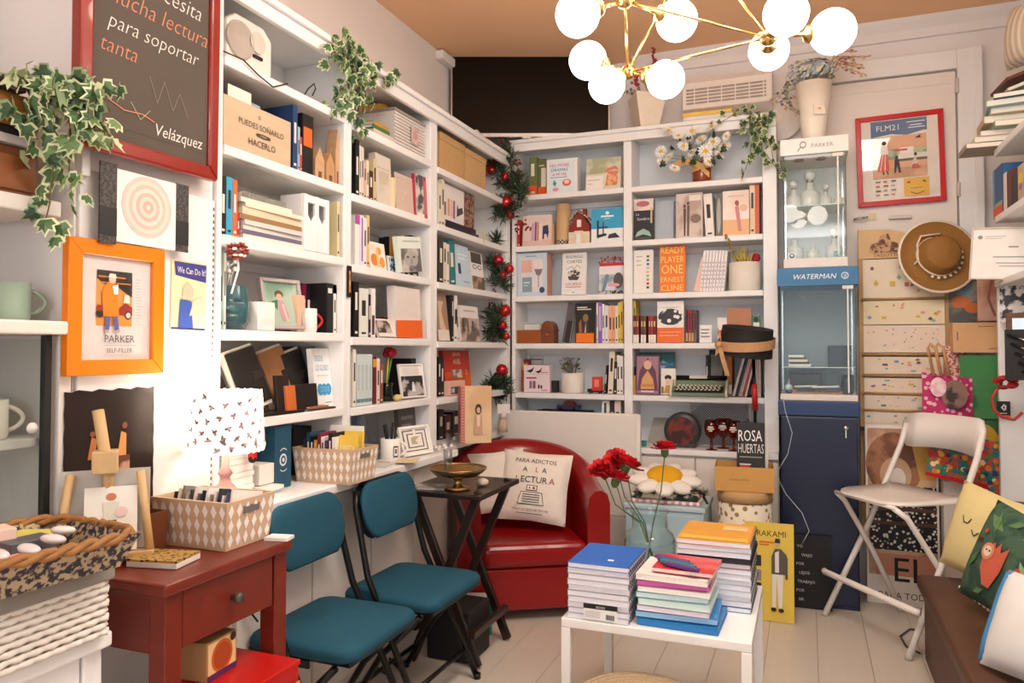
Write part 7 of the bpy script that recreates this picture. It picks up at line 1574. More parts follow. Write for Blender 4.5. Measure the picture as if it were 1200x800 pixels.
# wooden boxes on the cabinet's upper shelf
WB1 = wood('8a5028', '6a3818', 5, .4); y1 = gy(44, XL - .02)
zb = zs_top + .0012
t = thing('wooden_drawer_box', 'brown wooden drawer box at the bottom of the left upper shelf', 'box', (XL - .02, y1 - .34, zb), R(90))
MB().box(0, .34, .006, .2, 0, .105, WB1).build('body', t, .003); MB().box(.01, .33, 0, .0055, .01, .085, wood('9a5e30', '7a4420', 5, .4)).build('drawer_front', t, .003)
flat_book(V((XL - .01, y1 - .33, zb + .106)), R(90), .3, .18, .018, 'grey edged book lying on the wooden drawer box', 'b8b4b0')
flat_book(V((XL - .015, y1 - .34, zb + .125)), R(92), .3, .18, .02, 'black book lying above the grey edged book', '2a2624')
carton_at(V((XL - .02, y1 - .35, zb + .1465)), R(90), .32, .18, .07, 'tan wooden box in the middle of the left upper shelf pile', 'box', wood('a8702f', '7f4f20', 5, .4), 'wooden_box')
flat_book(V((XL - .01, y1 - .36, zb + .218)), R(88), .31, .17, .02, 'dark book on top of the left upper shelf pile', '3a302a')
P3 = lambda u, v, x=XL + .03: at(u, v, 'x', x)
o0 = P3(62, 95)
ivy('trailing ivy spilling from the left upper shelf over the chalkboard corner', o0, [
 [P3(30, 95, XL - .02) - o0, P3(60, 92) - o0, P3(90, 100, XL + .07) - o0, P3(115, 112, XL + .1) - o0, P3(130, 130, XL + .1) - o0], [P3(50, 92) - o0, P3(75, 115, XL + .06) - o0, P3(100, 130, XL + .09) - o0, P3(122, 150, XL + .1) - o0],
 [P3(50, 90) - o0, P3(58, 120, XL + .05) - o0, P3(62, 150, XL + .06) - o0, P3(65, 180, XL + .06) - o0, P3(60, 210, XL + .05) - o0, P3(58, 240, XL + .05) - o0, P3(50, 272, XL + .05) - o0],
 [P3(20, 88, XL) - o0, P3(40, 100, XL + .02) - o0, P3(50, 130, XL + .04) - o0, P3(42, 160, XL + .04) - o0], [P3(60, 95) - o0, P3(80, 130, XL + .08) - o0, P3(84, 165, XL + .08) - o0, P3(80, 215, XL + .07) - o0],
 [P3(70, 100) - o0, P3(95, 110, XL + .1) - o0, P3(110, 140, XL + .12) - o0]], 22, .05, spread=.05, seed=13)
# ---- white stool with baskets
t = thing('white_stool', 'white painted wooden stool at the bottom left carrying the wicker basket', 'stool', (-1.37, .94, 0), R(90))
MB().box(-.15, .15, -.11, .13, .625, .655, BOARD).build('seat', t, .005)
for sx in (-1, 1):
 for sy in (-1, 1): MB().taper(.055, .045, .04, .035, 0, .624, BOARD, T(sx * .125, sy * .08 + .01, 0)).build('leg', t, .004)
MB().box(-.1, .1, -.085, -.065, .53, .62, BOARD).build('apron', t, .003)
t = thing('wicker_basket', 'white painted wicker basket with a grey liner on the white stool', 'basket', (-1.35, .935, .6565), R(90))
WK2 = mat('ebe3da', .7, 0, .1, 60, .6, 120)
basket_walls(.24, .2, .26, .22, .125, mat('b8aca0', .8)).build('body', t)
b = MB()
for ang, L_, o_ in ((0, .25, .107), (PI / 2, .21, .127), (-PI / 2, .21, .127), (PI, .25, .107)): wicker_wall(b, L_, .12, 8, 9, WK2, -L_ / 2, -o_, .002, RZ(ang), .0062)
b.build('weave', t)['kind'] = 'stuff'
MB().box(-.137, .137, -.117, .117, .105, .143, mat('8f8880', .9)).build('liner', t, .006)
t = thing('woven_tray', 'brown woven tray basket with patterned sides full of packaged goods', 'basket', (-1.30, .935, .801), R(84))
TR = mat('9a6a3a', .6, 0, .25, 80, .6, 150)
basket_walls(.22, .22, .27, .27, .06, mat('35303c', .7, 0, .2, 90, h2='b49f80')).build('body', t)
b = MB(); n = 60
def rimp(a, w, d):
 c, s = math.cos(a), math.sin(a); k = (abs(c) ** 5 + abs(s) ** 5) ** (-1 / 5); return c * k * w / 2, s * k * d / 2
for ph in (0, PI):
 b.tube([V((*rimp(2 * PI * i / n, .275 + .007 * math.cos(i * 1.3 + ph), .275 + .007 * math.cos(i * 1.3 + ph)), .06 + .006 * math.sin(i * 1.3 + ph))) for i in range(n)], 0.0068, TR, 6, closed=True)
b.build('rim', t)
def in_tray(x, y, z): return V((-1.30, .935, .801)) + RZ(R(84)) @ V((x, y, z))
for i, (x, y, w, d, hh, c, lab, rz) in enumerate(((-.09, -.06, .13, .12, .03, 'e58a8a', 'pink cardboard pack in the woven tray', 20), (-.02, -.02, .08, .06, .035, '5a5a60', 'grey pack in the middle of the woven tray', 0), (.07, .05, .09, .1, .012, 'd8d06a', 'pack with a yellow green header card in the woven tray', 30), (-.1, .07, .09, .07, .03, 'e8c8b8', 'pale pink pack at the back of the woven tray', -10))):
 p = in_tray(x * .7 - .02, y * .6 - .01, .014 + .012 * i)
 carton_at(p, R(84 + rz), w, d * .8, hh, lab, 'pack', c, 'goods_pack')
CLR = mat('e0d2d0', .12, 0, .08, 40, coat=.6)
for i, (x, y, a, lab) in enumerate(((-.1, -.09, 0, 'white oval wrapped soap nearest in the woven tray'), (-.045, -.1, 10, 'second white oval wrapped soap in the woven tray'), (.03, -.06, 40, 'white oval wrapped soap right of the pair'), (.09, .0, 70, 'clear wrapped white tube under the yellow header card'))):
 o = MB().ball((0, 0, 0), .0145, CLR, 14, 10, (1, 1.5, .6)).build('wrapped_soap', None, loc=in_tray(x * .8, y * .8, .062), rot=(R(10), 0, R(84 + a))); tag(o, lab, 'soap')
# ---- red table
TBX0, TBX1, TBY0, TBY1, TZ = -1.535, -1.2, 1.17, 1.562, .725
RT = wood('7f2a1a', '5f1d12', 4, .3, (1, 4, 4), .05)
t = thing('side_table', 'dark red wooden side table with one drawer and a round knob', 'table', (TBX0, TBY0, 0))
w, d = TBX1 - TBX0, TBY1 - TBY0
MB().box(-.0, w, -.01, d + .0, TZ - .025, TZ, RT).build('tabletop', t, .006)
for x, y in ((w - .06, .0), (w - .06, d - .055), (.005, .0), (.005, d - .055)): MB().box(x, x + .045, y + .005, y + .05, 0, TZ - .026, RT).build('leg', t, .003)
b = MB().box(.05, w - .06, .008, .024, TZ - .15, TZ - .026, RT).box(.05, w - .06, d - .024, d - .008, TZ - .15, TZ - .026, RT).box(.008, .024, .05, d - .055, TZ - .15, TZ - .026, RT); b.build('apron', t)
dr = MB().box(w - .03, w - .016, .052, d - .057, TZ - .148, TZ - .028, RT).build('drawer', t, .003)
MB().lathe([(.001, 0), (.006, 0), (.006, .012), (.013, .018), (.011, .026), (.001, .028)], mat('55504a', .4, .4), 16, xf=T(w - .016, d * .5, TZ - .085) @ RY(PI / 2)).build('knob', dr)
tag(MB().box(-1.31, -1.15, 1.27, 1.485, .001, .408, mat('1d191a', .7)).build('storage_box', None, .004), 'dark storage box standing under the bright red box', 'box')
carton_at(V((-1.13, 1.245, .4085)), R(90), .25, .2, .055, 'bright red box with gold print by the foot of the red table', 'box', mat('c01f1a', .3), 'tin_box', [('r', 0, 0, 1, .14, 'c8a070'), ('r', .08, .3, .92, .86, 'b01a16')], lid=.012)
carton_at(V((-1.235, 1.31, .4645)), R(94), .1, .075, .085, 'small cardboard carton with a round orange emblem on the red box', 'box', mat('b08a5c', .7), 'carton', [('r', .04, .04, .96, .96, 'e6c890'), ('c', .5, .52, .36, 'c8642a'), ('c', .5, .52, .29, 'a84a20'), ('r', .0, .0, 1, .16, '5a2a5a'), ('c', .86, .88, .1, '3a2a2a')])
o = MB().surf(lambda u, v: ((.13 + .02 * math.sin(3 * 2 * PI * u)) * math.cos(2 * PI * u) * math.sin(PI * (.08 + .9 * v)) ** .6, .13 * math.sin(2 * PI * u) * math.sin(PI * (.08 + .9 * v)) ** .6, .3 * v), 28, 12, mat('1c1a1c', .8, 0, .2, 30), cu=True).build('dark_bag', None, loc=(-1.46, 1.36, .0)); o.location = (-1.42, 1.36, .0); o.scale = (.72, .72, .9); tag(o, 'dark cloth bag slumped on the floor beside the red table', 'bag')
# things on the red table
diamond_basket('tan and white diamond basket of cards on the red table', (-1.375, 1.478, TZ + .001), 0, .235, .17, .115)
for i in range(15):
 c = ['2a2a2c', 'efe8e0', '8a8078', 'c8c0b8', '4a4a4c', 'e6e0da', '6a645e', '2a2a2e', 'f0eae4', '9a9088', 'e8e2dc', '3a3a3e', 'efe9e3', '5a5a7a', 'f0ece6'][i]
 o = MB().box(0, .1, 0, .006, 0, .075 + .008 * (i * 7 % 3), c).build('postcard', None, loc=(-1.465 + .0125 * i, 1.43, TZ + .048), rot=(0, R(12), R(86)))
 tag(o, ['black', 'white', 'grey brown', 'pale grey', 'charcoal', 'ivory', 'taupe', 'jet black', 'snow white', 'warm grey', 'off white', 'dark slate', 'cream', 'blue grey', 'bright white'][i] + ' edged postcard ' + ['first in', 'second in', 'third in', 'fourth in', 'fifth in', 'sixth in', 'seventh in', 'middle of', 'ninth in', 'tenth in', 'eleventh in', 'twelfth in', 'near the right end of', 'leaning at the right of', 'last in'][i] + ' the table basket row', 'postcard', 'postcards in the table basket')
t = thing('patterned_box', 'flat white box with a black and gold patterned lid on the red table', 'box', (-1.335, 1.285, TZ + .001), R(12))
MB().box(-.06, .06, -.045, .045, 0, .012, mat('e6e0d8', .5)).build('body', t, .001); MB().box(-.06, .06, -.045, .045, .0122, .017, mat('2a2018', .4, 0, .1, 90, h2='b8924a', tex='voronoi')).build('lid', t)
o = MB().box(0, .06, 0, .04, 0, .008, 'e8e4e0').build('card_pad', None, loc=(-1.255, 1.52, TZ + .001), rot=(0, 0, .2)); tag(o, 'small white card pad at the right end of the red table', 'pad')
# easel
t = thing('table_easel', 'small pale wooden easel holding a watercolour card', 'easel', (-1.45, 1.235, TZ + .001), R(46))
PN = wood('d8b483', 'c09a66', 6, .5, (6, 6, 1))
MB().tube([(.0, .06, .02), (-.0, .0, .2), (-.02, -.015, .34)], .012, PN, 10).build('mast', t); MB().box(-.03, .02, -.03, .02, .2, .25, PN).build('clamp', t, .003)
for x in (-.1, .09): MB().tube([(x, -.02, .0), (x * .72, .0, .2)], .009, PN, 8).build('leg', t)
MB().box(-.1, .095, -.032, .0, .012, .026, PN).build('ledge', t, .002)
MB().box(-.095, .085, -.004, .003, .027, .205, mat('b8b2a8', .2, 0, .1, 30)).build('board', t, rot=(R(-8), 0, 0))
o = MB().box(0, .105, 0, .002, 0, .14, 'eee8dc').build('watercolour_card', t, loc=(-.045, -.022, .03), rot=(R(-9), 0, 0))
art(o, [('e', .5, .84, .1, .06, 'c87a5a'), ('p', [(.34, .76), (.66, .76), (.62, .48), (.38, .48)], 'dcd8c8'), ('l', [(.45, .48), (.46, .24)], .01, '5a4a4a'), ('l', [(.56, .48), (.58, .24)], .01, '5a4a4a'), ('p', [(.1, .1), (.9, .12), (.8, .3), (.2, .28)], ('e0cf98', 'eee8dc', 20)), ('e', .7, .6, .12, .08, 'e6c8c0')], .105, .14, 'print', -.0006)
b = basket_walls(.075, .08, .08, .09, .09, wood('7a4424', '5c3018', 6, .4)); o = b.build('wooden_pot', None, loc=(-1.49, 1.345, TZ + .001), rot=(0, 0, R(45))); o.location = (-1.465, 1.338, TZ + .001); o.rotation_euler = (0, 0, 0); tag(o, 'small square brown wooden pot between easel and diamond basket', 'pot')
# table lamp
LX, LY = -1.462, 1.612
lz = lambda v: at(255, v, 'y', LY).z
t = thing('table_lamp', 'table lamp with a fluffy white shade dotted with grey roses and a pink base', 'lamp', (LX, LY, CL + .001))
PK = mat('d9a8a0', .4)
z0, z1, z2 = CL + .001, lz(527), lz(457)
MB().lathe([(.038, 0), (.04, .006), (.014, .02), (.012, .05), (.026, .06), (.03, .07), (.016, .085), (.012, .1), (.02, .11), (.01, .125), (.008, z1 - z0 + .03)], PK, 20).build('base', t)
SH = bpy.data.materials.new('lamp_shade'); SH.use_nodes = True
nt = SH.node_tree; pb = nt.nodes['Principled BSDF']; pb.inputs['Base Color'].default_value = lin('f4eeee'); pb.inputs['Roughness'].default_value = .9
trl = nt.nodes.new('ShaderNodeBsdfTranslucent'); trl.inputs[0].default_value = lin('f8efe6'); mxs = nt.nodes.new('ShaderNodeMixShader'); mxs.inputs[0].default_value = .5
nt.links.new(pb.outputs[0], mxs.inputs[1]); nt.links.new(trl.outputs[0], mxs.inputs[2]); nt.links.new(mxs.outputs[0], nt.nodes['Material Output'].inputs['Surface'])
sr0, sr1 = .1, .09
rnd = random.Random(6)
def shp(u, v):
 r = sr0 + (sr1 - sr0) * v + .004 * math.sin(40 * u * PI) * math.sin(17 * v); a = 2 * PI * u
 return (r * math.cos(a), r * math.sin(a), z1 - z0 + (z2 - z1) * v + .002 * math.sin(60 * u * PI))
MB().surf(shp, 80, 14, SH, cu=True).build('lamp_shade', t)
b = MB()
for i in range(95):
 u, v = (i * .618) % 1, .06 + .88 * ((i * .37 + .13) % 1); p = Vector(shp(u, v)); n_ = V((p.x, p.y, 0)).normalized(); ss = .0105
 up_ = V((0, 0, 1)); sd = up_.cross(n_)
 for k in range(4):
  o_ = (sd * math.cos(k * 1.6 + i) + up_ * math.sin(k * 1.6 + i)) * (.0062 if k else 0); r_ = .0055 - .0006 * k
  b.add([p + o_ + n_ * (.0025 + .0009 * k) + (sd * math.cos(m * PI / 3) + up_ * math.sin(m * PI / 3)) * r_ for m in range(6)], [tuple(range(6))], mat(rnd.choice(('a08c92', '8c767c', 'c4b2b6', 'b8a4a8')), .9))
b.build('rose_print', t)['kind'] = 'stuff'
MB().ball((0, 0, (z1 + z2) / 2 - z0), .028, emit('ffe2c0', 10), 14, 10).build('bulb', t)
lp = bpy.data.lights.new('lamp_glow', 'POINT'); lp.energy = 3.6; lp.color = (1, .86, .7); lp.shadow_soft_size = .03
lo = bpy.data.objects.new('lamp_glow', lp); COL.objects.link(lo); lo.location = (LX, LY, z2 - .01)
# white archive boxes behind the lamp
for i in range(5):
 o = carton_at(V((-1.56, 1.722, CL + .0015 + .0395 * i)), R(90), .115, .12, .039, ['lowest white lidded box behind the table lamp', 'second white lidded box from the bottom behind the table lamp', 'middle white lidded box behind the table lamp', 'fourth white lidded box behind the table lamp', 'topmost white lidded box behind the table lamp'][i], 'box', mat('efe8e2', .5), 'archive_box', lid=.014, group='white boxes behind the table lamp')
o = MB().box(0, .02, 0, .016, 0, .035, mat('c8262a', .3)).ball((.01, .008, -.0), .012, '1a1a1c', 10, 8).build('red_keyring', None, loc=(-1.54, 1.79, CL + .12)); tag(o, 'little red and black charm hanging before the white boxes', 'charm')
# ================================================================== teal folding chairs
TEAL = mat('174c60', .85, 0, .14, 9, .35, 500)
def rounded(w, d, r, n=5):
 pts = []
 for cx, cy, a0 in ((w / 2 - r, d / 2 - r, 0), (-w / 2 + r, d / 2 - r, 90), (-w / 2 + r, -d / 2 + r, 180), (w / 2 - r, -d / 2 + r, 270)):
  pts += [(cx + r * math.cos(R(a0 + 90 * i / n)), cy + r * math.sin(R(a0 + 90 * i / n))) for i in range(n + 1)]
 return pts
def padded(name, parent, outline, t_, m, xf, crown=.012):
 """upholstered pad: outline in XY, thickness along +Z, domed top"""
 b = MB(); n = len(outline); rings = ((1, 0), (1.0, t_ * .7), (.975, t_), (.9, t_ + crown * .5), (.6, t_ + crown * .9), (.25, t_ + crown))
 vs = [(x * s, y * s, z) for s, z in rings for x, y in outline] + [(0, 0, t_ + crown)]
 fs = [(k * n + i, k * n + (i + 1) % n, (k + 1) * n + (i + 1) % n, (k + 1) * n + i) for k in range(len(rings) - 1) for i in range(n)]
 fs += [((len(rings) - 1) * n + i, (len(rings) - 1) * n + (i + 1) % n, len(rings) * n) for i in range(n)] + [tuple(range(n - 1, -1, -1))]
 return b.add(vs, fs, m, True, xf).build(name, parent)
def folding_chair(loc, rz, label):
 t = thing('folding_chair', label, 'chair', loc, rz, 'teal padded folding chairs')
 sw, sd, sz = .385, .36, .36
 padded('seat', t, rounded(sw, sd, .05), .03, TEAL, T(0, sd / 2, sz) @ RX(R(0)), .016)
 MB().prism([(-sw / 2 + .01, 0), (sw / 2 - .01, 0), (sw / 2 - .01, .012), (-sw / 2 + .01, .012)], .01, sd - .01, BLACKMETAL, T(0, 0, sz - .012)).build('seat_pan', t, .003)
 ol = [(x, y) for x, y in rounded(.35, .155, .06)]
 ol = [(x, y - .045 * (1 - (x / .175) ** 2) * (1 if y < 0 else -.35)) for x, y in ol]
 padded('backrest', t, ol, .014, TEAL, T(0, .286, .66) @ RX(R(78)), .008)
 padded('backrest_shell', t, [(x * 1.02, y * 1.03) for x, y in ol], .006, BLACKMETAL, T(0, .302, .66) @ RX(R(78)) @ Matrix.Diagonal((1, 1, -1, 1)), .003)
 for s in (-1, 1):
  MB().tube([(s * .165, .315, .722), (s * .178, .305, .67), (s * .19, .25, .45), (s * .198, .035, .008)], .011, BLACKMETAL, 8).lathe([(.014, 0), (.014, .02)], BLACK, 10, (s * .199, .034, 0)).build('front_leg', t)
  MB().tube([(s * .178, .06, sz - .02), (s * .185, .2, .2), (s * .19, .325, .008)], .011, BLACKMETAL, 8).lathe([(.014, 0), (.014, .02)], BLACK, 10, (s * .19, .327, 0)).build('rear_leg', t)
  MB().box(s * .185 - .004, s * .185 + .004, .14, .3, .33, .35, BLACKMETAL).build('hinge_bracket', t)
 MB().tube([(-.195, .08, .1), (.195, .08, .1)], .008, BLACKMETAL, 8).build('front_stretcher', t); MB().tube([(-.187, .29, .085), (.187, .29, .085)], .008, BLACKMETAL, 8).build('rear_stretcher', t)
 return t
folding_chair((-1.13, 1.91, 0), R(90), 'teal velvet folding chair next to the red side table')
folding_chair((-1.1, 2.335, 0), R(89), 'teal velvet folding chair next to the black folding table')
# ---- black folding table with brass dish
DKW = wood('2e1d18', '1d120f', 5, .3)
BT = V((-1.465, 2.545, 0)); w, d, bz = .345, .40, .66
t = thing('folding_table', 'dark brown folding tray table beside the red armchair', 'table', BT)
MB().box(0, w, 0, d, bz - .02, bz, DKW).build('tabletop', t, .004)
for y in (.05, d - .05):
 for s in (0, 1): MB().box(-.016, .016, -.011, .011, 0, .715, DKW, T(.04 if s == 0 else w - .04, y + (.012 if s else -.012), 0.008) @ RY((1 if s == 0 else -1) * math.atan2(w - .08, .62)) ).build('leg', t, .002)
for x in (.05, w - .05): MB().box(x - .012, x + .012, .03, d - .03, .12, .145, DKW).build('stretcher', t, .002)
q = at(531, 578, 'z', bz)
t = thing('brass_compote', 'tarnished brass footed dish on the dark folding table', 'dish', (-1.255, 2.63, bz + .001))
BR2 = mat('a8895a', .25, .9, .25, 30)
MB().lathe([(.001, 0), (.045, 0), (.048, .006), (.02, .016), (.014, .035), (.02, .045), (.09, .062), (.108, .082), (.112, .083), (.108, .076), (.085, .056), (.001, .046)], BR2, 40, cap=False).build('bowl', t)
MB().tube([(.11 * math.cos(a), .11 * math.sin(a), .083) for a in [i * PI / 20 for i in range(40)]], .003, BR2, 6, closed=True).build('rim', t)
flat_book(V((-1.43, 2.56, bz + .001)), R(10), .14, .1, .008, 'magazine lying on the folding table beside the brass dish', ('8a8a90', 'c8c0b8', 20), name='magazine', cat='magazine')
o = MB().ball((0, 0, .014), .022, mat('e0cdb8', .5), 10, 8, (1.2, 1, .7)).build('rose_bud', None, loc=(-1.2, 2.74, bz + .001)); tag(o, 'pale dried rose bud beside the foot of the brass dish', 'ornament')
# bags and bits on the floor by the table
t = thing('paper_bag', 'white shopping bag with teal ribbon ties under the folding table', 'bag', (-1.305, 2.962, 0), R(20))
basket_walls(.1, .06, .12, .07, .15, mat('e6e0da', .4, 0, .05, 20)).build('body', t)
TQ = mat('2fa39a', .5)
MB().box(-.062, .062, -.042, -.037, .05, .13, TQ).build('band', t, .004); MB().tube([(-.03, -.045, .12), (-.04, -.05, .06), (-.035, -.048, .005)], .008, TQ, 6).build('ribbon', t); MB().tube([(.03, -.045, .12), (.04, -.05, .06), (.045, -.048, .005)], .008, TQ, 6).build('ribbon', t)
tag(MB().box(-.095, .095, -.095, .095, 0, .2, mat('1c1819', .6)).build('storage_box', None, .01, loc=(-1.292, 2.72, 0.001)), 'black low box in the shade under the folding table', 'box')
tag(MB().tube([at(395, 778, 'z', .006), at(430, 775, 'z', .006), at(462, 795, 'z', .006), at(452, 815, 'z', .006)], .005, BLACK, 6).tube([at(447, 750, 'z', .006), at(450, 765, 'z', .006), at(470, 785, 'z', .006)], .005, BLACK, 6).build('power_cable'), 'black cable snaking on the floor under the teal chairs', 'cable')
t = thing('portable_speaker', 'white speaker with two black cones between red table and near teal chair', 'speaker', (-1.30, 1.615, .1715), R(60))
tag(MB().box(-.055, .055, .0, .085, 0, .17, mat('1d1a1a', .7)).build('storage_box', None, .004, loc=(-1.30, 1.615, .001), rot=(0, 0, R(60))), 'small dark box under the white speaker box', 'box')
MB().box(-.065, .065, 0, .09, 0, .16, mat('e0dcd6', .4)).build('body', t, .03, 4)
for x, z in ((-.033, .12), (.032, .135)): MB().lathe([(.001, .004), (.012, .003), (.022, 0), (.024, -.004)], BLACK, 18, xf=T(x, -.003, z) @ RX(PI / 2)).build('cone', t)
art(t, [('l', [(.1 + .1 * i, .08), (.1 + .1 * i, .5)], .006, '2a2a2a') for i in range(9)], .11, .1, 'grille', -.002, x0=-.055)
tag(MB().tube([at(288, 690, 'x', XC - .02), at(292, 715, 'x', XC - .02), at(302, 728, 'x', XC - .02)], .003, BLACK, 6).build('lamp_cord'), 'thin black cord hanging by the cabinet door behind the red table', 'cord')
# ---- red armchair
RED = mat('8f0f12', .28, 0, .1, 14, .12, 60, coat=.25)
AW, AD = .69, .58
t = thing('armchair', 'glossy dark red leather tub armchair in the corner', 'armchair', (-1.275, 3.40, 0), R(31))
def upath(s):
 """outer plan curve from front right round the back to front left: point, outward normal"""
 r = AW / 2; ls = AD - r * .86; tot = 2 * ls + PI * r
 d = s * tot
 if d < ls: return V((r, -AD / 2 + d, 0)), V((1, 0, 0))
 if d > tot - ls: return V((-r, -AD / 2 + (tot - d), 0)), V((-1, 0, 0))
 a = (d - ls) / r
 return V((r * math.cos(a), -AD / 2 + ls + r * .86 * math.sin(a), 0)), V((math.cos(a), math.sin(a), 0))
def tub(u, v):
 p, n = upath(u); th = .105; zb = .045
 f = math.sin(PI * u) ** 1.5; zt = .565 + .17 * f; lean = .05 * f
 prof = [(0, zb), (0, .3), (.0, zt - .06), (-.012, zt - .018), (-.04, zt), (-.07, zt - .004), (-.095, zt - .03), (-th, zt - .08), (-th, .36), (-th, zb)]
 k = v * (len(prof) - 1); i = min(int(k), len(prof) - 2); q = k - i
 o, z = prof[i][0] * (1 - q) + prof[i + 1][0] * q, prof[i][1] * (1 - q) + prof[i + 1][1] * q
 return p + n * (o + lean * (z / .7) ** 2 - .02 * (1 - z / .7) * f) + V((0, 0, z))
b = MB().surf(tub, 60, 28, RED)
for u in (0, 1):
 vs = [tub(u, j / 27) for j in range(28)]; b.add(vs, [tuple(range(28))], RED)
b.build('shell', t)
iw = AW / 2 - .1
MB().box(-iw, iw, -AD / 2 + .002, .12, .05, .235, RED).build('front_panel', t, .012, 3)
sc = MB().box(-iw + .004, iw - .004, -AD / 2 - .02, .17, .237, .345, RED).build('seat_cushion', t, .035, 4)
for x, y in ((-.26, -.23), (.26, -.23), (-.2, .2), (.2, .2)): MB().lathe([(.018, 0), (.025, .046)], BLACK, 12, (x, y, 0)).build('foot', t)
tag(MB().box(-.03, .03, -.03, .03, 0, .05, mat('e0d8d0', .5)).build('white_block', None, .006, loc=at(591, 714, 'z', 0) + V((.0, .0, 0.001))), 'small white block on the floor under the armchair front', 'block')
AM = Matrix.Translation((-1.275, 3.40, 0)) @ RZ(R(31))
CUS = mat('ebe0d4', .9, 0, .05, 30, .3, 400)
def pose(o, loc, rot): o.matrix_world = AM @ Matrix.Translation(loc) @ Euler(rot).to_matrix().to_4x4(); return o
t = thing('cushion', 'cream cushion with red and black reading slogan on the red armchair', 'cushion')
t.matrix_world = AM @ Matrix.Translation((.015, -.08, .385)) @ Euler((R(-22), R(4), R(-22))).to_matrix().to_4x4()
cushion(.34, .34, .11, CUS, 'body', t)
K = '2a2624'
o = art(t, [('t', 'PARA ADICTOS', .5, .84, .09, K, .66), ('t', 'A', .36, .7, .11, K), ('t', 'L', .54, .7, .11, 'b83036'), ('t', 'A', .65, .7, .11, K), ('t', 'L', .26, .54, .13, 'b83036'), ('t', 'ECTUR', .51, .54, .13, K, .42), ('t', 'A', .78, .54, .13, 'b83036'), ('r', .42, .42, .58, .5, K), ('r', .43, .43, .57, .49, 'f2e8de'), ('e', .53, .46, .02, .02, 'c8262a'), ('r', .46, .445, .475, .475, K), ('p', [(.3, .22), (.7, .22), (.66, .4), (.34, .4)], K), ('p', [(.31, .23), (.69, .23), (.65, .39), (.35, .39)], 'efe4d8')] + [('r', .37, .25 + .035 * i, .63, .265 + .035 * i, '6a6462') for i in range(4)] + [('t', 'TODO LO QUE NECESITAS', .5, .13, .045, K, .74), ('r', .3, .09, .7, .1, '6a6462')] , .32, .32, 'print', 0, x0=-.16, z0=.005); wrap(o, .34, .34, .11)
t = thing('cushion', 'plain cream cushion tucked behind the slogan cushion', 'cushion')
t.matrix_world = AM @ Matrix.Translation((-.115, .03, .41)) @ Euler((R(-16), R(-6), R(-10))).to_matrix().to_4x4()
cushion(.3, .3, .08, CUS, 'body', t)
# ---- white bar stool
SO = V((.22, 3.5, 0)); er = math.atan2(-.815, .58)
t = thing('bar_stool', 'white folding bar stool with backrest and footrest', 'stool', SO, er)
SW = mat('f2eae3', .35, 0, .03, 8)
# local x along the front edge (towards the viewer's right), local y backwards
b = MB()
sz = .585
ol = rounded(.42, .36, .1, 6); ol = [(x * (1.0 - .14 * max(0, -y / .18)), y) for x, y in ol]
def seatpt(x, y): return (x, y, -.012 * (1 - (x / .2) ** 2) + (.014 if y > .12 else 0))
n = len(ol)
vs = [(x, y, -.012) for x, y in ol] + [seatpt(x, y) for x, y in ol] + [seatpt(x * .6, y * .6) for x, y in ol] + [(0, 0, -.01)]
fs = [tuple(range(n - 1, -1, -1))] + [(k * n + i, k * n + (i + 1) % n, (k + 1) * n + (i + 1) % n, (k + 1) * n + i) for k in range(2) for i in range(n)] + [(2 * n + i, 2 * n + (i + 1) % n, 3 * n) for i in range(n)]
MB().add(vs, fs, SW, True, T(0, .16, sz)).build('seat', t)
def bp(x, z, o): return (x, .385 + .035 * (z / .16) + .05 * (1 - (x / .22) ** 2) + o, .83 + z + (.02 * (1 - (x / .22) ** 2) if z < 0 else 0))
b = MB(); N_ = 14
def strip(o): return [[bp(-.22 + .44 * i / N_, zz, o) for zz in (lambda lim: (-lim[0], lim[1]))((.0825 - max(0, abs(-.22 + .44 * i / N_) - .17) ** 2 / .05 * .9, .0825 - max(0, abs(-.22 + .44 * i / N_) - .17) ** 2 / .05 * .9))] for i in range(N_ + 1)]
F0, F1 = strip(0), strip(.014)
vs = [p for c in F0 for p in c] + [p for c in F1 for p in c]; m2 = 2 * (N_ + 1)
fs = []
for i in range(N_):
 a = 2 * i; fs += [(a, a + 2, a + 3, a + 1), (m2 + a + 1, m2 + a + 3, m2 + a + 2, m2 + a), (a + 1, a + 3, m2 + a + 3, m2 + a + 1), (a, m2 + a, m2 + a + 2, a + 2)]
fs += [(0, 1, m2 + 1, m2), (2 * N_, m2 + 2 * N_, m2 + 2 * N_ + 1, 2 * N_ + 1)]
b.add(vs, fs, SW, True).build('backrest', t)
for s in (-1, 1):
 MB().tube([(s * .205, .40, .86), (s * .21, .37, .76), (s * .225, .2, .4), (s * .25, -.01, .008)], .0125, SW, 10).build('front_leg', t)
 MB().lathe([(.014, 0), (.016, .012), (.013, .016)], mat('b8b0a8', .5), 12, (s * .25, -.01, 0)).build('foot_cap', t)
 MB().tube([(s * .17, .0, sz - .02), (s * .185, .05, sz - .06), (s * .2, .2, .3), (s * .21, .36, .008)], .0115, SW, 10).build('rear_leg', t)
 MB().lathe([(.013, 0), (.014, .012)], mat('b8b0a8', .5), 12, (s * .21, .36, 0)).build('foot_cap', t)
MB().tube([(-.285, .015, .19), (-.27, .005, .19), (.27, .005, .19), (.285, .015, .19)], .014, SW, 10).build('footrest', t)
MB().tube([(-.18, .0, sz - .018), (.18, .0, sz - .018)], .009, SW, 8).build('seat_rail', t)
tag(MB().tube([at(1078, 765, 'z', .006), at(1062, 757, 'z', .006), at(1055, 745, 'z', .006), at(1066, 737, 'z', .006), at(1080, 738, 'z', .006)], .004, '4a4440', 6).build('floor_cable'), 'thin dark cable curling round the near foot of the white stool', 'cable')
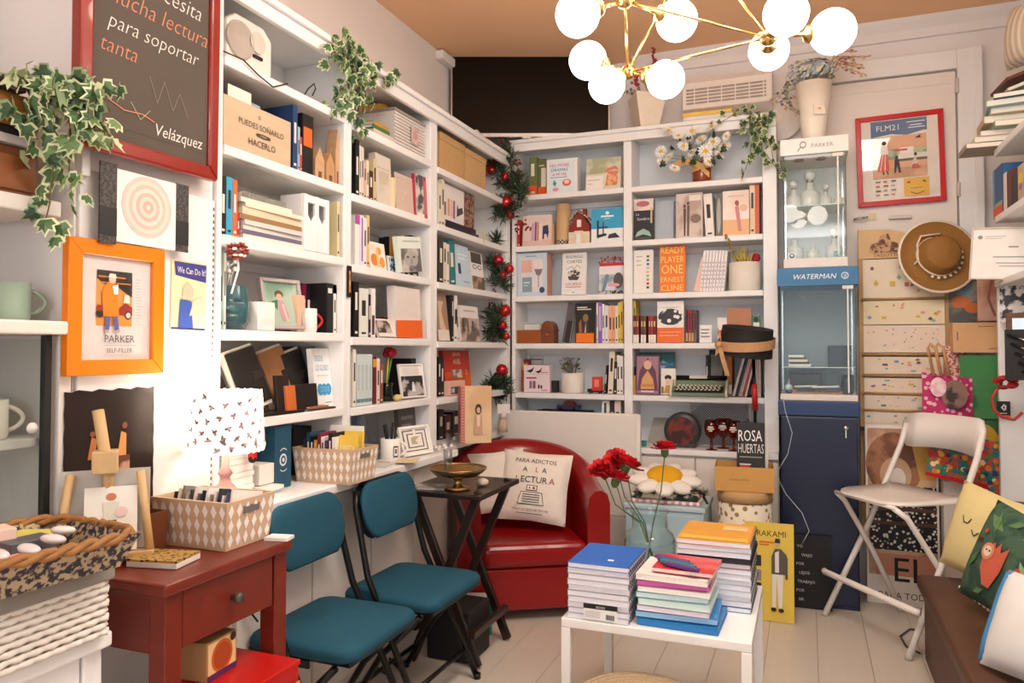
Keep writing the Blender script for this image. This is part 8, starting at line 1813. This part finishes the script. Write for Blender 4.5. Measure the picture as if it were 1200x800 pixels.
# ---- bench with cushions
BX = .397; BZ = .325
t = thing('bench', 'brown leather topped box bench along the right wall', 'bench', (BX, .9, 0))
LTH = mat('57392a', .45, 0, .18, 10, .25, 160); BWD = wood('63392b', '4a2a20', 5, .5, (6, 1, 1))
bl_ = 3.33 - .9
MB().box(.02, WR - BX - .003, 0, bl_ - .004, 0, BZ - .058, BWD).build('body', t, .004)
MB().box(-.005, WR - BX - .003, -.0, bl_ + .008, BZ - .057, BZ, LTH).build('seat_pad', t, .018, 3)
def place_cushion(name, label, cat, loc, rot, w, h, th, m, n=18):
 t = thing(name, label, cat, loc, 0, None, rot); cushion(w, h, th, m, 'body', t, n); return t
place_cushion('cushion', 'plump cream cushion with a smiling face at the back of the bench', 'cushion', (.58, 3.16, BZ + .03), (R(-12), R(10), R(-50)), .36, .33, .16, mat('e6d396', .9, 0, .05, 30, .3, 300))
t = [o for o in COL.objects if o.get('label', '').startswith('plump cream')][0]
o = art(t, [('l', [(.2, .62), (.24, .55), (.3, .55), (.33, .62)], .004, '3a2a22'), ('l', [(.38, .5), (.43, .44), (.48, .5)], .004, '3a2a22'), ('l', [(.52, .62), (.56, .55), (.62, .55), (.66, .62)], .004, '3a2a22')], .3, .3, 'face_print', 0, x0=-.15, z0=.03); wrap(o, .36, .33, .16)
GFL = mat('2f4a3e', .9, 0, .2, 14, .3, 300, h2='45604a')
t = place_cushion('cushion', 'dark green jungle cushion with a pink sloth and pompom edge on the bench', 'cushion', (.545, 2.80, BZ + .03), (R(-20), R(8), R(-64)), .34, .34, .13, GFL)
LG, LY2 = mat('9aa86a', .9), mat('c8c08a', .9)
leafs = [('p', [(x, y), (x + dx * .5 - dy * .18, y + dy * .5 + dx * .18), (x + dx, y + dy), (x + dx * .5 + dy * .18, y + dy * .5 - dx * .18)], c) for x, y, dx, dy, c in ((.1, .9, .3, -.12, '6a8a52'), (.2, .98, .1, -.25, '4f7a4a'), (.9, .9, -.25, -.1, '8a9a5a'), (.85, .98, -.08, -.22, 'a8b070'), (.6, .96, -.2, -.1, '5a7f4c'), (.9, .4, -.15, .2, '8fae7a'), (.85, .3, -.2, -.02, '6f925c'), (.12, .3, .1, .2, '4f7a4a'), (.7, .1, .2, .1, 'c8c49a'), (.3, .08, .15, .08, '5a7f4c'))]
o = art(t, leafs + [('r', .12, .58, .95, .63, '4a2a20'), ('p', [(.3, .55), (.4, .66), (.44, .6), (.48, .68), (.52, .58), (.6, .66), (.6, .4), (.52, .2), (.42, .2), (.33, .36)], 'c8604a'), ('e', .35, .54, .09, .09, 'd88a6a'), ('e', .35, .54, .06, .055, 'e8ccb0'), ('e', .33, .55, .012, .012, '2a1a16'), ('e', .38, .55, .012, .012, '2a1a16'), ('e', .78, .5, .03, .03, 'c8402a'), ('e', .2, .72, .025, .025, 'c8402a')], .3, .31, 'jungle_print', 0, x0=-.15, z0=.015); wrap(o, .34, .34, .13)
b = MB()
for i in range(17): b.ball((-.165 + .02 * i, -.0, .006 + .01 * abs(i - 8) / 8), .0065, 'efe8dc', 8, 6)
b.build('pompom_edge', t)
t = place_cushion('cushion', 'white cushion with a blue piped edge at the bottom right', 'cushion', (.54, 2.28, BZ + .012), (R(-24), R(0), R(-52)), .34, .27, .14, mat('dcd8d4', .9, 0, .05, 20, .4, 300))
MB().tube([(-.165, 0, .01), (-.171, 0, .07), (-.17, 0, .14), (-.168, 0, .21), (-.16, 0, .262)], .012, mat('3f7fae', .8), 8).build('piping', t)
t = place_cushion('cushion', 'pale grey green cushion with lettering behind the jungle cushion', 'cushion', (.80, 2.9, BZ + .1), (R(-8), R(0), R(-70)), .26, .36, .1, mat('b9c4b8', .9, 0, .05, 20, .3, 300))
t.location.z = BZ + .012
o = art(t, [('t', 'feliz', .5, .72, .12, '2a2a2a', .6, .25), ('t', 'día', .5, .6, .12, '2a2a2a', .4, .25)], .2, .34, 'lettering', 0, x0=-.1); wrap(o, .26, .36, .1)
carton_at(V((.86, 2.72, BZ + .002)), R(-80), .26, .14, .32, 'amber wooden box at the right frame edge behind the cushions', 'box', wood('c08a3c', 'a06a28', 5, .4), 'wooden_box')
# ---- coffee table with notebooks
CX0, CX1, CY0, CY1, CZ = -.672, -.142, 2.105, 2.63, .42
t = thing('coffee_table', 'small white square coffee table with thin legs in the middle of the shop', 'table', (CX0, CY0, 0))
w, d = CX1 - CX0, CY1 - CY0; WT = mat('efebe6', .3, 0, .02, 5)
MB().box(0, w, 0, d, CZ - .026, CZ, WT).build('tabletop', t, .003)
for x in (0, w - .028):
 for y in (0, d - .028): MB().box(x, x + .028, y, y + .028, 0, CZ - .0265, WT).build('leg', t, .002)
def notebook(loc, rz, w, d, t_, label, c, spiral=None, group=None, edge='e6e6ec', spec=None):
 t = thing('notebook', label, 'notebook', loc, rz, group)
 MB().box(0, w, 0, d, .0, .0012, c).box(0, w, 0, d, t_ - .0012, t_, c).build('cover', t)
 MB().box(.001, w - .001, .001, d - .001, .0012, t_ - .0012, mat(edge, .7, 0, .1, 200)).build('pages', t)
 if spiral:
  b = MB(); n = 11
  for i in range(n):
   y = d * (i + .5) / n; b.tube([(w - .003 + .0055 * math.cos(a), y, t_ / 2 + (t_ / 2 + .0016) * math.sin(a)) for a in [k * PI / 3 for k in range(6)]], .0011, BLACK, 4, closed=True)
  b.build('spiral', t)['kind'] = 'stuff'
 if spec: art(t, spec, w, d, 'cover_print', 0, xf=T(0, 0, t_ + .0004) @ RX(-PI / 2))
 return t
ORD = ['lowest', 'second', 'third', 'fourth', 'fifth', 'sixth', 'seventh', 'eighth', 'ninth', 'tenth', 'eleventh', 'twelfth', 'thirteenth']
z = CZ + .001; q = at(666, 722, 'z', CZ)
for i in range(10):
 top = i == 9
 notebook(V((-.655 + .002 * (i % 2), 2.112 + .0015 * (i % 3), z)), R((i % 3 - 1) * .6), .18, .235, .0145, 'bright blue spiral notebook on top of the left stack on the coffee table' if top else ORD[i] + ' white edged spiral notebook from the bottom of the left coffee table stack', '2a62b8' if top else ['d8d4d8', 'c8c4cc', 'e0dce0'][i % 3], True, 'spiral notebooks in the left stack', 'e8e6ee',
             [('r', .58, .22, .68, .28, 'e0e4f0')] if top else None); z += .0162
o = MB().box(0, .1, 0, .001, 0, .045, 'f2eeea').build('price_label', None, loc=(-.605, 2.108, CZ + .006), rot=(0, 0, 0)); art(o, [('r', .0, .68, 1, 1, '1a1a1a'), ('t', '003434', .5, .74, .2, 'e8e4e0', .6)] + [('r', .66 + .03 * i, .1, .675 + .03 * i + .006 * (i % 2), .42, '1a1a1a') for i in range(9)] + [('r', .06, .5 - .1 * i, .5, .53 - .1 * i, 'a8a4a4') for i in range(4)], .1, .045, 'print', -.0005); tag(o, 'white barcode label on the front of the left notebook stack', 'label')
z = CZ + .001
for i, (c, e, t_, dx, rz_, lab) in enumerate((('1f6fae', '2a7fc0', .02, .0, -2, 'blue notebook lying lowest in the middle coffee table stack'), ('2f86c8', '9ac8e8', .016, -.004, 2, 'bright blue wrapped notebook second in the middle stack'), ('d8c8d8', 'e8e0ec', .014, .0, 0, 'lilac edged notebook third in the middle stack'), ('bcd8d4', 'd8ece8', .018, .003, -1, 'mint notebook in the middle stack'), ('a8d0d8', 'cfe6ea', .014, -.002, 2, 'pale aqua notebook in the middle stack'), ('f0ece8', 'f4f0ec', .014, .002, 0, 'white notebook below the magenta one'), ('c83a9a', 'd868b0', .014, .0, 3, 'magenta notebook in the middle stack'), ('efe6dc', 'f2ece6', .016, -.003, -2, 'cream notebook under the red folder'))):
 notebook(V((-.455 + dx, 2.13, z)), R(rz_), .2 if i > 1 else .225, .19, t_, lab, mat(c, .2, coat=.4), None, 'mixed notebooks in the middle stack', e); z += t_ + .0025
notebook(V((-.415, 2.15, z + .002)), R(-3), .17, .16, .012, 'red folder on top of the middle coffee table stack', mat('cf2f2a', .25, coat=.4), None, 'mixed notebooks in the middle stack', 'e8d0cc'); zr = z + .0145
for i, (c, lab) in enumerate((('8a2a6a', 'plum pen case lying on the red folder'), ('2a5a8a', 'blue pen case lying on the red folder'), ('2f7a78', 'teal pen case lying on the red folder'), ('5a3a7a', 'violet pen case lying on the red folder'))):
 o = MB().box(0, .11, 0, .02, 0, .01, mat(c, .4)).build('pen_case', None, .003, loc=(-.425 + .012 * i, 2.235 - .022 * i, zr + .0025), rot=(0, 0, R(-22))); tag(o, lab, 'pen case')
z = CZ + .001
for i in range(13):
 c = ['1f5f96', 'd8d8e0', 'e6e4ea', 'cfcfd8', 'e2e0e8', 'd4d4de', 'e6e4ec', 'c8c8d2', 'b82a34', '1c1c22', 'd8d8e0', 'd0d0d8', 'e6a23a'][i]
 notebook(V((-.375 + .002 * (i % 2), 2.335, z)), R((i % 3 - 1) * .8), .215, .25, .0145, 'orange yellow covered spiral notebook on top of the right rear stack' if i == 12 else ORD[i] + ' spiral notebook from the bottom of the right rear stack', mat(c, .3, coat=.2), True, 'spiral notebooks in the right rear stack', 'e4e4ec' if i not in (9,) else '2a2a30', [('r', .55, .6, .9, .85, 'd8b880'), ('r', .05, .05, .95, .2, 'e8b04a')] if i == 12 else None); z += .0158
t = thing('flower_vase', 'big clear glass bottle vase holding red carnations on the coffee table', 'vase', (-.49, 2.5, CZ + .001))
gv = glass('f6fbfa', .0)
MB().lathe([(.001, .004), (.07, .004), (.085, .02), (.085, .15), (.078, .17), (.06, .185), (.058, .235), (.066, .245), (.063, .245), (.055, .235), (.057, .184), (.075, .168), (.082, .15), (.082, .022), (.068, .008), (.001, .008)], gv, 36, cap=False).build('body', t)
MB().lathe([(.066, .002), (.072, .008), (.06, .01)], mat('cfdcda', .1, coat=.6), 36).build('thick_base', t)
FLR = [(708, 552, .062, 1), (734, 546, .06, 1), (722, 562, .055, 0), (722, 538, .045, 0), (779, 527, .05, 1)]
RP = mat('c8141e', .7, 0, .15, 60); RP2 = mat('9c1018', .7)
def carnation(r):
 b = MB(); rr = random.Random(1)
 for k in range(5):
  n = 9 - k
  for i in range(n):
   a = 2 * PI * i / n + k * .5; e = .1 + k * .3; rad = r * (1 - .12 * k)
   d = V((math.cos(a) * math.cos(e), math.sin(a) * math.cos(e), math.sin(e))); s = V((-math.sin(a), math.cos(a), 0)) * r * .34; u = V((0, 0, r * .12 * (i % 2)))
   b.add([d * r * .15, d * rad * .6 - s, d * rad * .95 - s * .6 + u, d * rad + u * .3, d * rad * .95 + s * .6 + u, d * rad * .6 + s], [(0, 1, 2, 3, 4, 5)], RP if (i + k) % 3 else RP2)
 b.lathe([(.004, -r * .5), (.011, -r * .3), (.012, 0)], mat('4a6a3a', .6), 10)
 return b
fm = None
for i, (u, v, r, lg) in enumerate(FLR):
 p = at(u, v, 'y', 2.5 - .03 * (i % 3)) - V((-.49, 2.5, CZ + .001))
 if fm is None: fm = carnation(.045).build('carnation', t); o = fm
 else: o = fm.copy(); COL.objects.link(o); o.parent = t
 o.location = p; o.scale = (r / .045,) * 3; o.rotation_euler = (rnd.uniform(-.2, .7), rnd.uniform(-.6, .4), rnd.uniform(0, 6))
 MB().tube([(-p.x * .3, .02 * (i % 3 - 1), .012), (p.x * .2, 0, .2), (p.x * .75, p.y * .75, p.z * .7), (p.x, p.y, p.z - .015)], .0022, mat('55703f', .6), 6).build('flower_stem', t)
# rattan pouf
PC = at(765, 783, 'z', .29)
t = thing('pouf', 'round braided jute pouf peeking in front of the coffee table', 'pouf', (PC.x - .0, PC.y - .195, 0))
JU = mat('a89070', .85, 0, .3, 90, .7, 140)
MB().lathe([(.15, 0), (.185, .03), (.2, .12), (.195, .2), (.175, .262), (.15, .278), (.001, .282)], JU, 40).build('body', t)
b = MB()
for k in range(9):
 r_ = .18 - .02 * k; b.tube([(r_ * math.cos(a), r_ * math.sin(a), .284 - .028 * max(0, (r_ - .14) / .04) ** 2 * .6 + .0012 * math.sin(a * 30)) for a in [i * PI / 30 for i in range(60)]], .0105, JU, 6, closed=True)
b.build('braid', t)['kind'] = 'stuff'
# ---- pale blue cabinet with flower cushion, hat box, kraft box, floor lamp
t = thing('small_cabinet', 'small pale blue storage cabinet behind the red carnations', 'cabinet', (-.80, 3.5, 0))
PB = mat('a9c3cf', .5, 0, .05, 8)
MB().box(0, .36, .0, .3, 0, .455, PB).build('body', t, .006); MB().box(-.008, .368, -.008, .308, .456, .48, mat('b8cdd6', .5)).build('top', t, .006); MB().box(.02, .34, -.006, -.0005, .04, .44, PB).build('door', t, .004)
t = thing('folded_cloth', 'pile of folded patterned cloths on the pale blue cabinet', 'cloth', (-.79, 3.52, .4815))
MB().box(0, .33, 0, .24, 0, .016, mat('d89a9a', .9, 0, .05, 60, tex='checker', h2='f0e6e4')).build('gingham_cloth', t, .006); MB().box(.01, .32, .01, .23, .017, .045, mat('2f3a34', .9, 0, .1, 24, h2='cfc8b8')).build('dark_cloth', t, .01, 3)
t = thing('daisy_cushion', 'white daisy shaped cushion with a yellow centre on the pale blue cabinet', 'cushion', (-.635, 3.615, .582), 0, rot=(R(14), R(3), 0))
WP = mat('efe8e0', .9, 0, .04, 40, .3, 200)
pet = None
for i in range(9):
 a = 2 * PI * i / 9; M4 = RZ(a) @ T(.11, 0, 0)
 if pet is None: pet = MB().ball((0, 0, 0), .062, WP, 18, 12, (1.05, .72, .42)).build('petal', t); o = pet
 else: o = pet.copy(); COL.objects.link(o); o.parent = t
 o.matrix_local = M4
MB().ball((0, 0, .018), .085, mat('e2a81c', .9, 0, .08, 40, .4, 200), 26, 14, (1, 1, .45)).build('centre', t)
o = MB().tube([(0, 0, .01), (.04, -.03, .02), (.07, -.02, .0), (.06, .01, -.01), (.085, -.05, -.03)], .006, BLACK, 6).build('black_ribbon', None, loc=at(808, 575, 'y', 3.52)); o.location.z = .54; tag(o, 'black ribbon end trailing off the folded cloths', 'ribbon')
HBX, HBY = -.275, 3.69
FLO = mat('8a7040', .7, 0, .05, 34, h2='e8dcc8', tex='voronoi')
zt1 = at(874, 577, 'y', HBY - .1).z
t = thing('hat_box', 'round hat box with a flowered lower half and a tan lid', 'box', (HBX, HBY, 0))
MB().lathe([(.118, 0), (.12, .004), (.12, zt1 - .055), (.001, zt1 - .05)], FLO, 36).build('body', t); MB().lathe([(.124, zt1 - .05), (.125, zt1 - .002), (.12, zt1), (.001, zt1)], mat('c09a6a', .6, 0, .06, 20), 36).build('lid', t)
t2 = carton_at(V((HBX - .125, HBY - .1, zt1 + .001)), R(4), .26, .2, .001, 'tan cardboard tray box with fine lettering standing on the hat box', 'box', mat('c9974f', .6), 'cardboard_box')
for c in list(kids(t2)): bpy.data.objects.remove(c)
hb = at(870, 548, 'y', HBY - .1).z - zt1
CB2 = mat('cb9a54', .6, 0, .05, 20)
b = MB().box(0, .26, 0, .004, 0, hb, CB2).box(0, .26, .196, .2, 0, hb, CB2).box(0, .004, .004, .196, 0, hb, CB2).box(.256, .26, .004, .196, 0, hb, CB2).box(.004, .256, .004, .196, 0, .004, CB2); b.build('tray', t2)
art(t2, [('t', 'LA BIBLIOTECA', .42, .44, .12, '7a5a2a', .34)], .26, hb, 'lettering', -.0006, bg=CB2)
zb = zt1 + .006; w = .125; h = at(880, 496, 'y', HBY - .05).z - zb
book_at(V((HBX - .03, HBY - .06, zb)), R(4), w, h, 'black novel with big white author lettering standing in the tan tray box', '1c1a1c', .024, True, [('t', 'ROSA', .47, .72, .24, 'f0ece8', .84), ('t', 'HUERTAS', .5, .54, .2, 'e0dcd8', .9), ('r', .1, .47, .9, .49, '8a8684'), ('e', .28, .3, .2, .08, 'c8282a'), ('r', .1, .36, .5, .38, 'd8d4d0'), ('l', [(.4, .1), (.9, .35)], .003, '6a6866'), ('l', [(.5, .05), (.95, .2)], .003, '5a5856')], tilt=6, name='book')
book_at(V((HBX + .005, HBY - .015, zb)), R(4), .1, h * .92, 'white edged black book behind the black novel', 'e6dfd8', .02, True, [('r', 0, 0, .8, 1, '242022')], tilt=5)
# floor lamp with dark shade and bow, pole stands behind the boxes
FLX, FLY = -.245, 3.84
t = thing('floor_lamp', 'black floor lamp with a slanted black shade tied with a tan bow', 'lamp', (FLX, FLY, 0))
MB().lathe([(.001, 0), (.06, 0), (.06, .012), (.012, .02)], BLACKMETAL, 24, cap=False).build('base', t)
MB().tube([(0, 0, .01), (.01, 0, .9), (.005, -.03, 1.2)], .008, BLACKMETAL, 10).build('pole', t)
MB().tube([(.0105, -.0, .905), (.008, -.015, 1.03)], .0135, mat('b01c1c', .3), 10).build('red_sleeve', t)
SHD = mat('171412', .7)
sh = Matrix.Translation((-.025, -.06, 1.235)) @ RY(R(7)) @ RX(R(6))
MB().lathe([(.128, -.065), (.118, .07), (.112, .07), (.122, -.065)], SHD, 36, xf=sh, cap=False).lathe([(.001, .064), (.113, .068)], SHD, 36, xf=sh, cap=False).build('shade', t)
RB = mat('c09264', .6, 0, .2, 50)
MB().surf(lambda u, v: sh @ V(((.134 - .002 * v) * math.cos(2 * PI * u), (.134 - .002 * v) * math.sin(2 * PI * u), -.03 + .045 * v + .018 * math.sin(PI * u * 2 + 1.2))), 40, 4, RB, cu=True).build('ribbon', t)
bk = MB()
for s, l in ((1, .07), (-1, .06)): bk.surf(lambda u, v, s=s, l=l: sh @ V((-.118 + .012 * math.cos(PI * u), -.07 - .02 * math.sin(PI * u), -.02 + s * (l * math.sin(PI * u * .5) * (1 if s > 0 else .7)) + (v - .5) * .03)), 8, 4, RB)
bk.surf(lambda u, v: sh @ V((-.11 + .05 * u + .022 * (v - .5), -.095, -.03 - .13 * u)), 8, 3, RB); bk.ball(sh @ V((-.118, -.085, -.02)), .018, RB, 10, 8)
bk.build('bow', t)
# standing posters by the navy cabinet
p = at(883, 726, 'y', 3.56)
t = thing('author_poster', 'yellow cardboard poster of a standing person leaning on the floor', 'poster', (p.x - .035, 3.53, .002), 0, rot=(R(-4), 0, 0))
w, h = at(931, 700, 'y', 3.57).x - p.x + .035, .425
MB().box(0, w, 0, .006, 0, h, mat('e3c552', .5, 0, .03)).build('board', t)
art(t, [('t', 'MURAKAMI', .42, .86, .085, '3a3220', .84), ('r', .3, .79, .6, .81, 'd8702a'), ('r', .3, .765, .5, .78, 'd8702a'), ('r', .2, .55, .34, .66, '2a2a30'), ('r', .2, .4, .34, .51, '8a8680'), ('r', .2, .27, .34, .38, '2a2826'), ('r', .16, .15, .34, .17, 'd8502a'), ('r', .16, .12, .3, .135, 'd8502a'),
  ('p', [(.56, .14), (.63, .14), (.655, .46), (.69, .14), (.76, .14), (.79, .5), (.56, .5)], 'e6e2da'), ('p', [(.55, .48), (.83, .48), (.86, .68), (.74, .74), (.62, .74), (.55, .66)], '5a5650'), ('p', [(.62, .5), (.7, .5), (.7, .72), (.62, .7)], 'e2ded6'), ('e', .67, .8, .055, .035, 'c8a890'), ('p', [(.61, .8), (.73, .8), (.72, .845), (.63, .845)], '2a2624'), ('l', [(.85, .66), (.85, .44)], .01, '5a5650'), ('e', .59, .125, .055, .02, '2a2624'), ('e', .74, .12, .055, .02, '2a2624')], w, h, 'print', -.0006)
p = at(925, 712, 'y', 3.70)
t = thing('letter_board', 'black letter board with spaced pale capitals leaning on the navy cabinet', 'sign', (-.085, 3.765, .002), TA, rot=(R(-3), 0, TA))
w, h = .185, .335
MB().box(0, w, 0, .008, 0, h, mat('17171a', .6)).build('board', t)
art(t, [('t', s, x, .82 - .12 * i, .055, 'c8c4bc', .6) for i, (s, x) in enumerate((('YO', .26), ('VIAJO', .42), ('POR', .26), ('LEJOS', .36), ('TRABAJO', .4), ('POR', .26), ('SIR', .28)))], w, h, 'lettering', -.0006, bg=mat('17171a', .6))
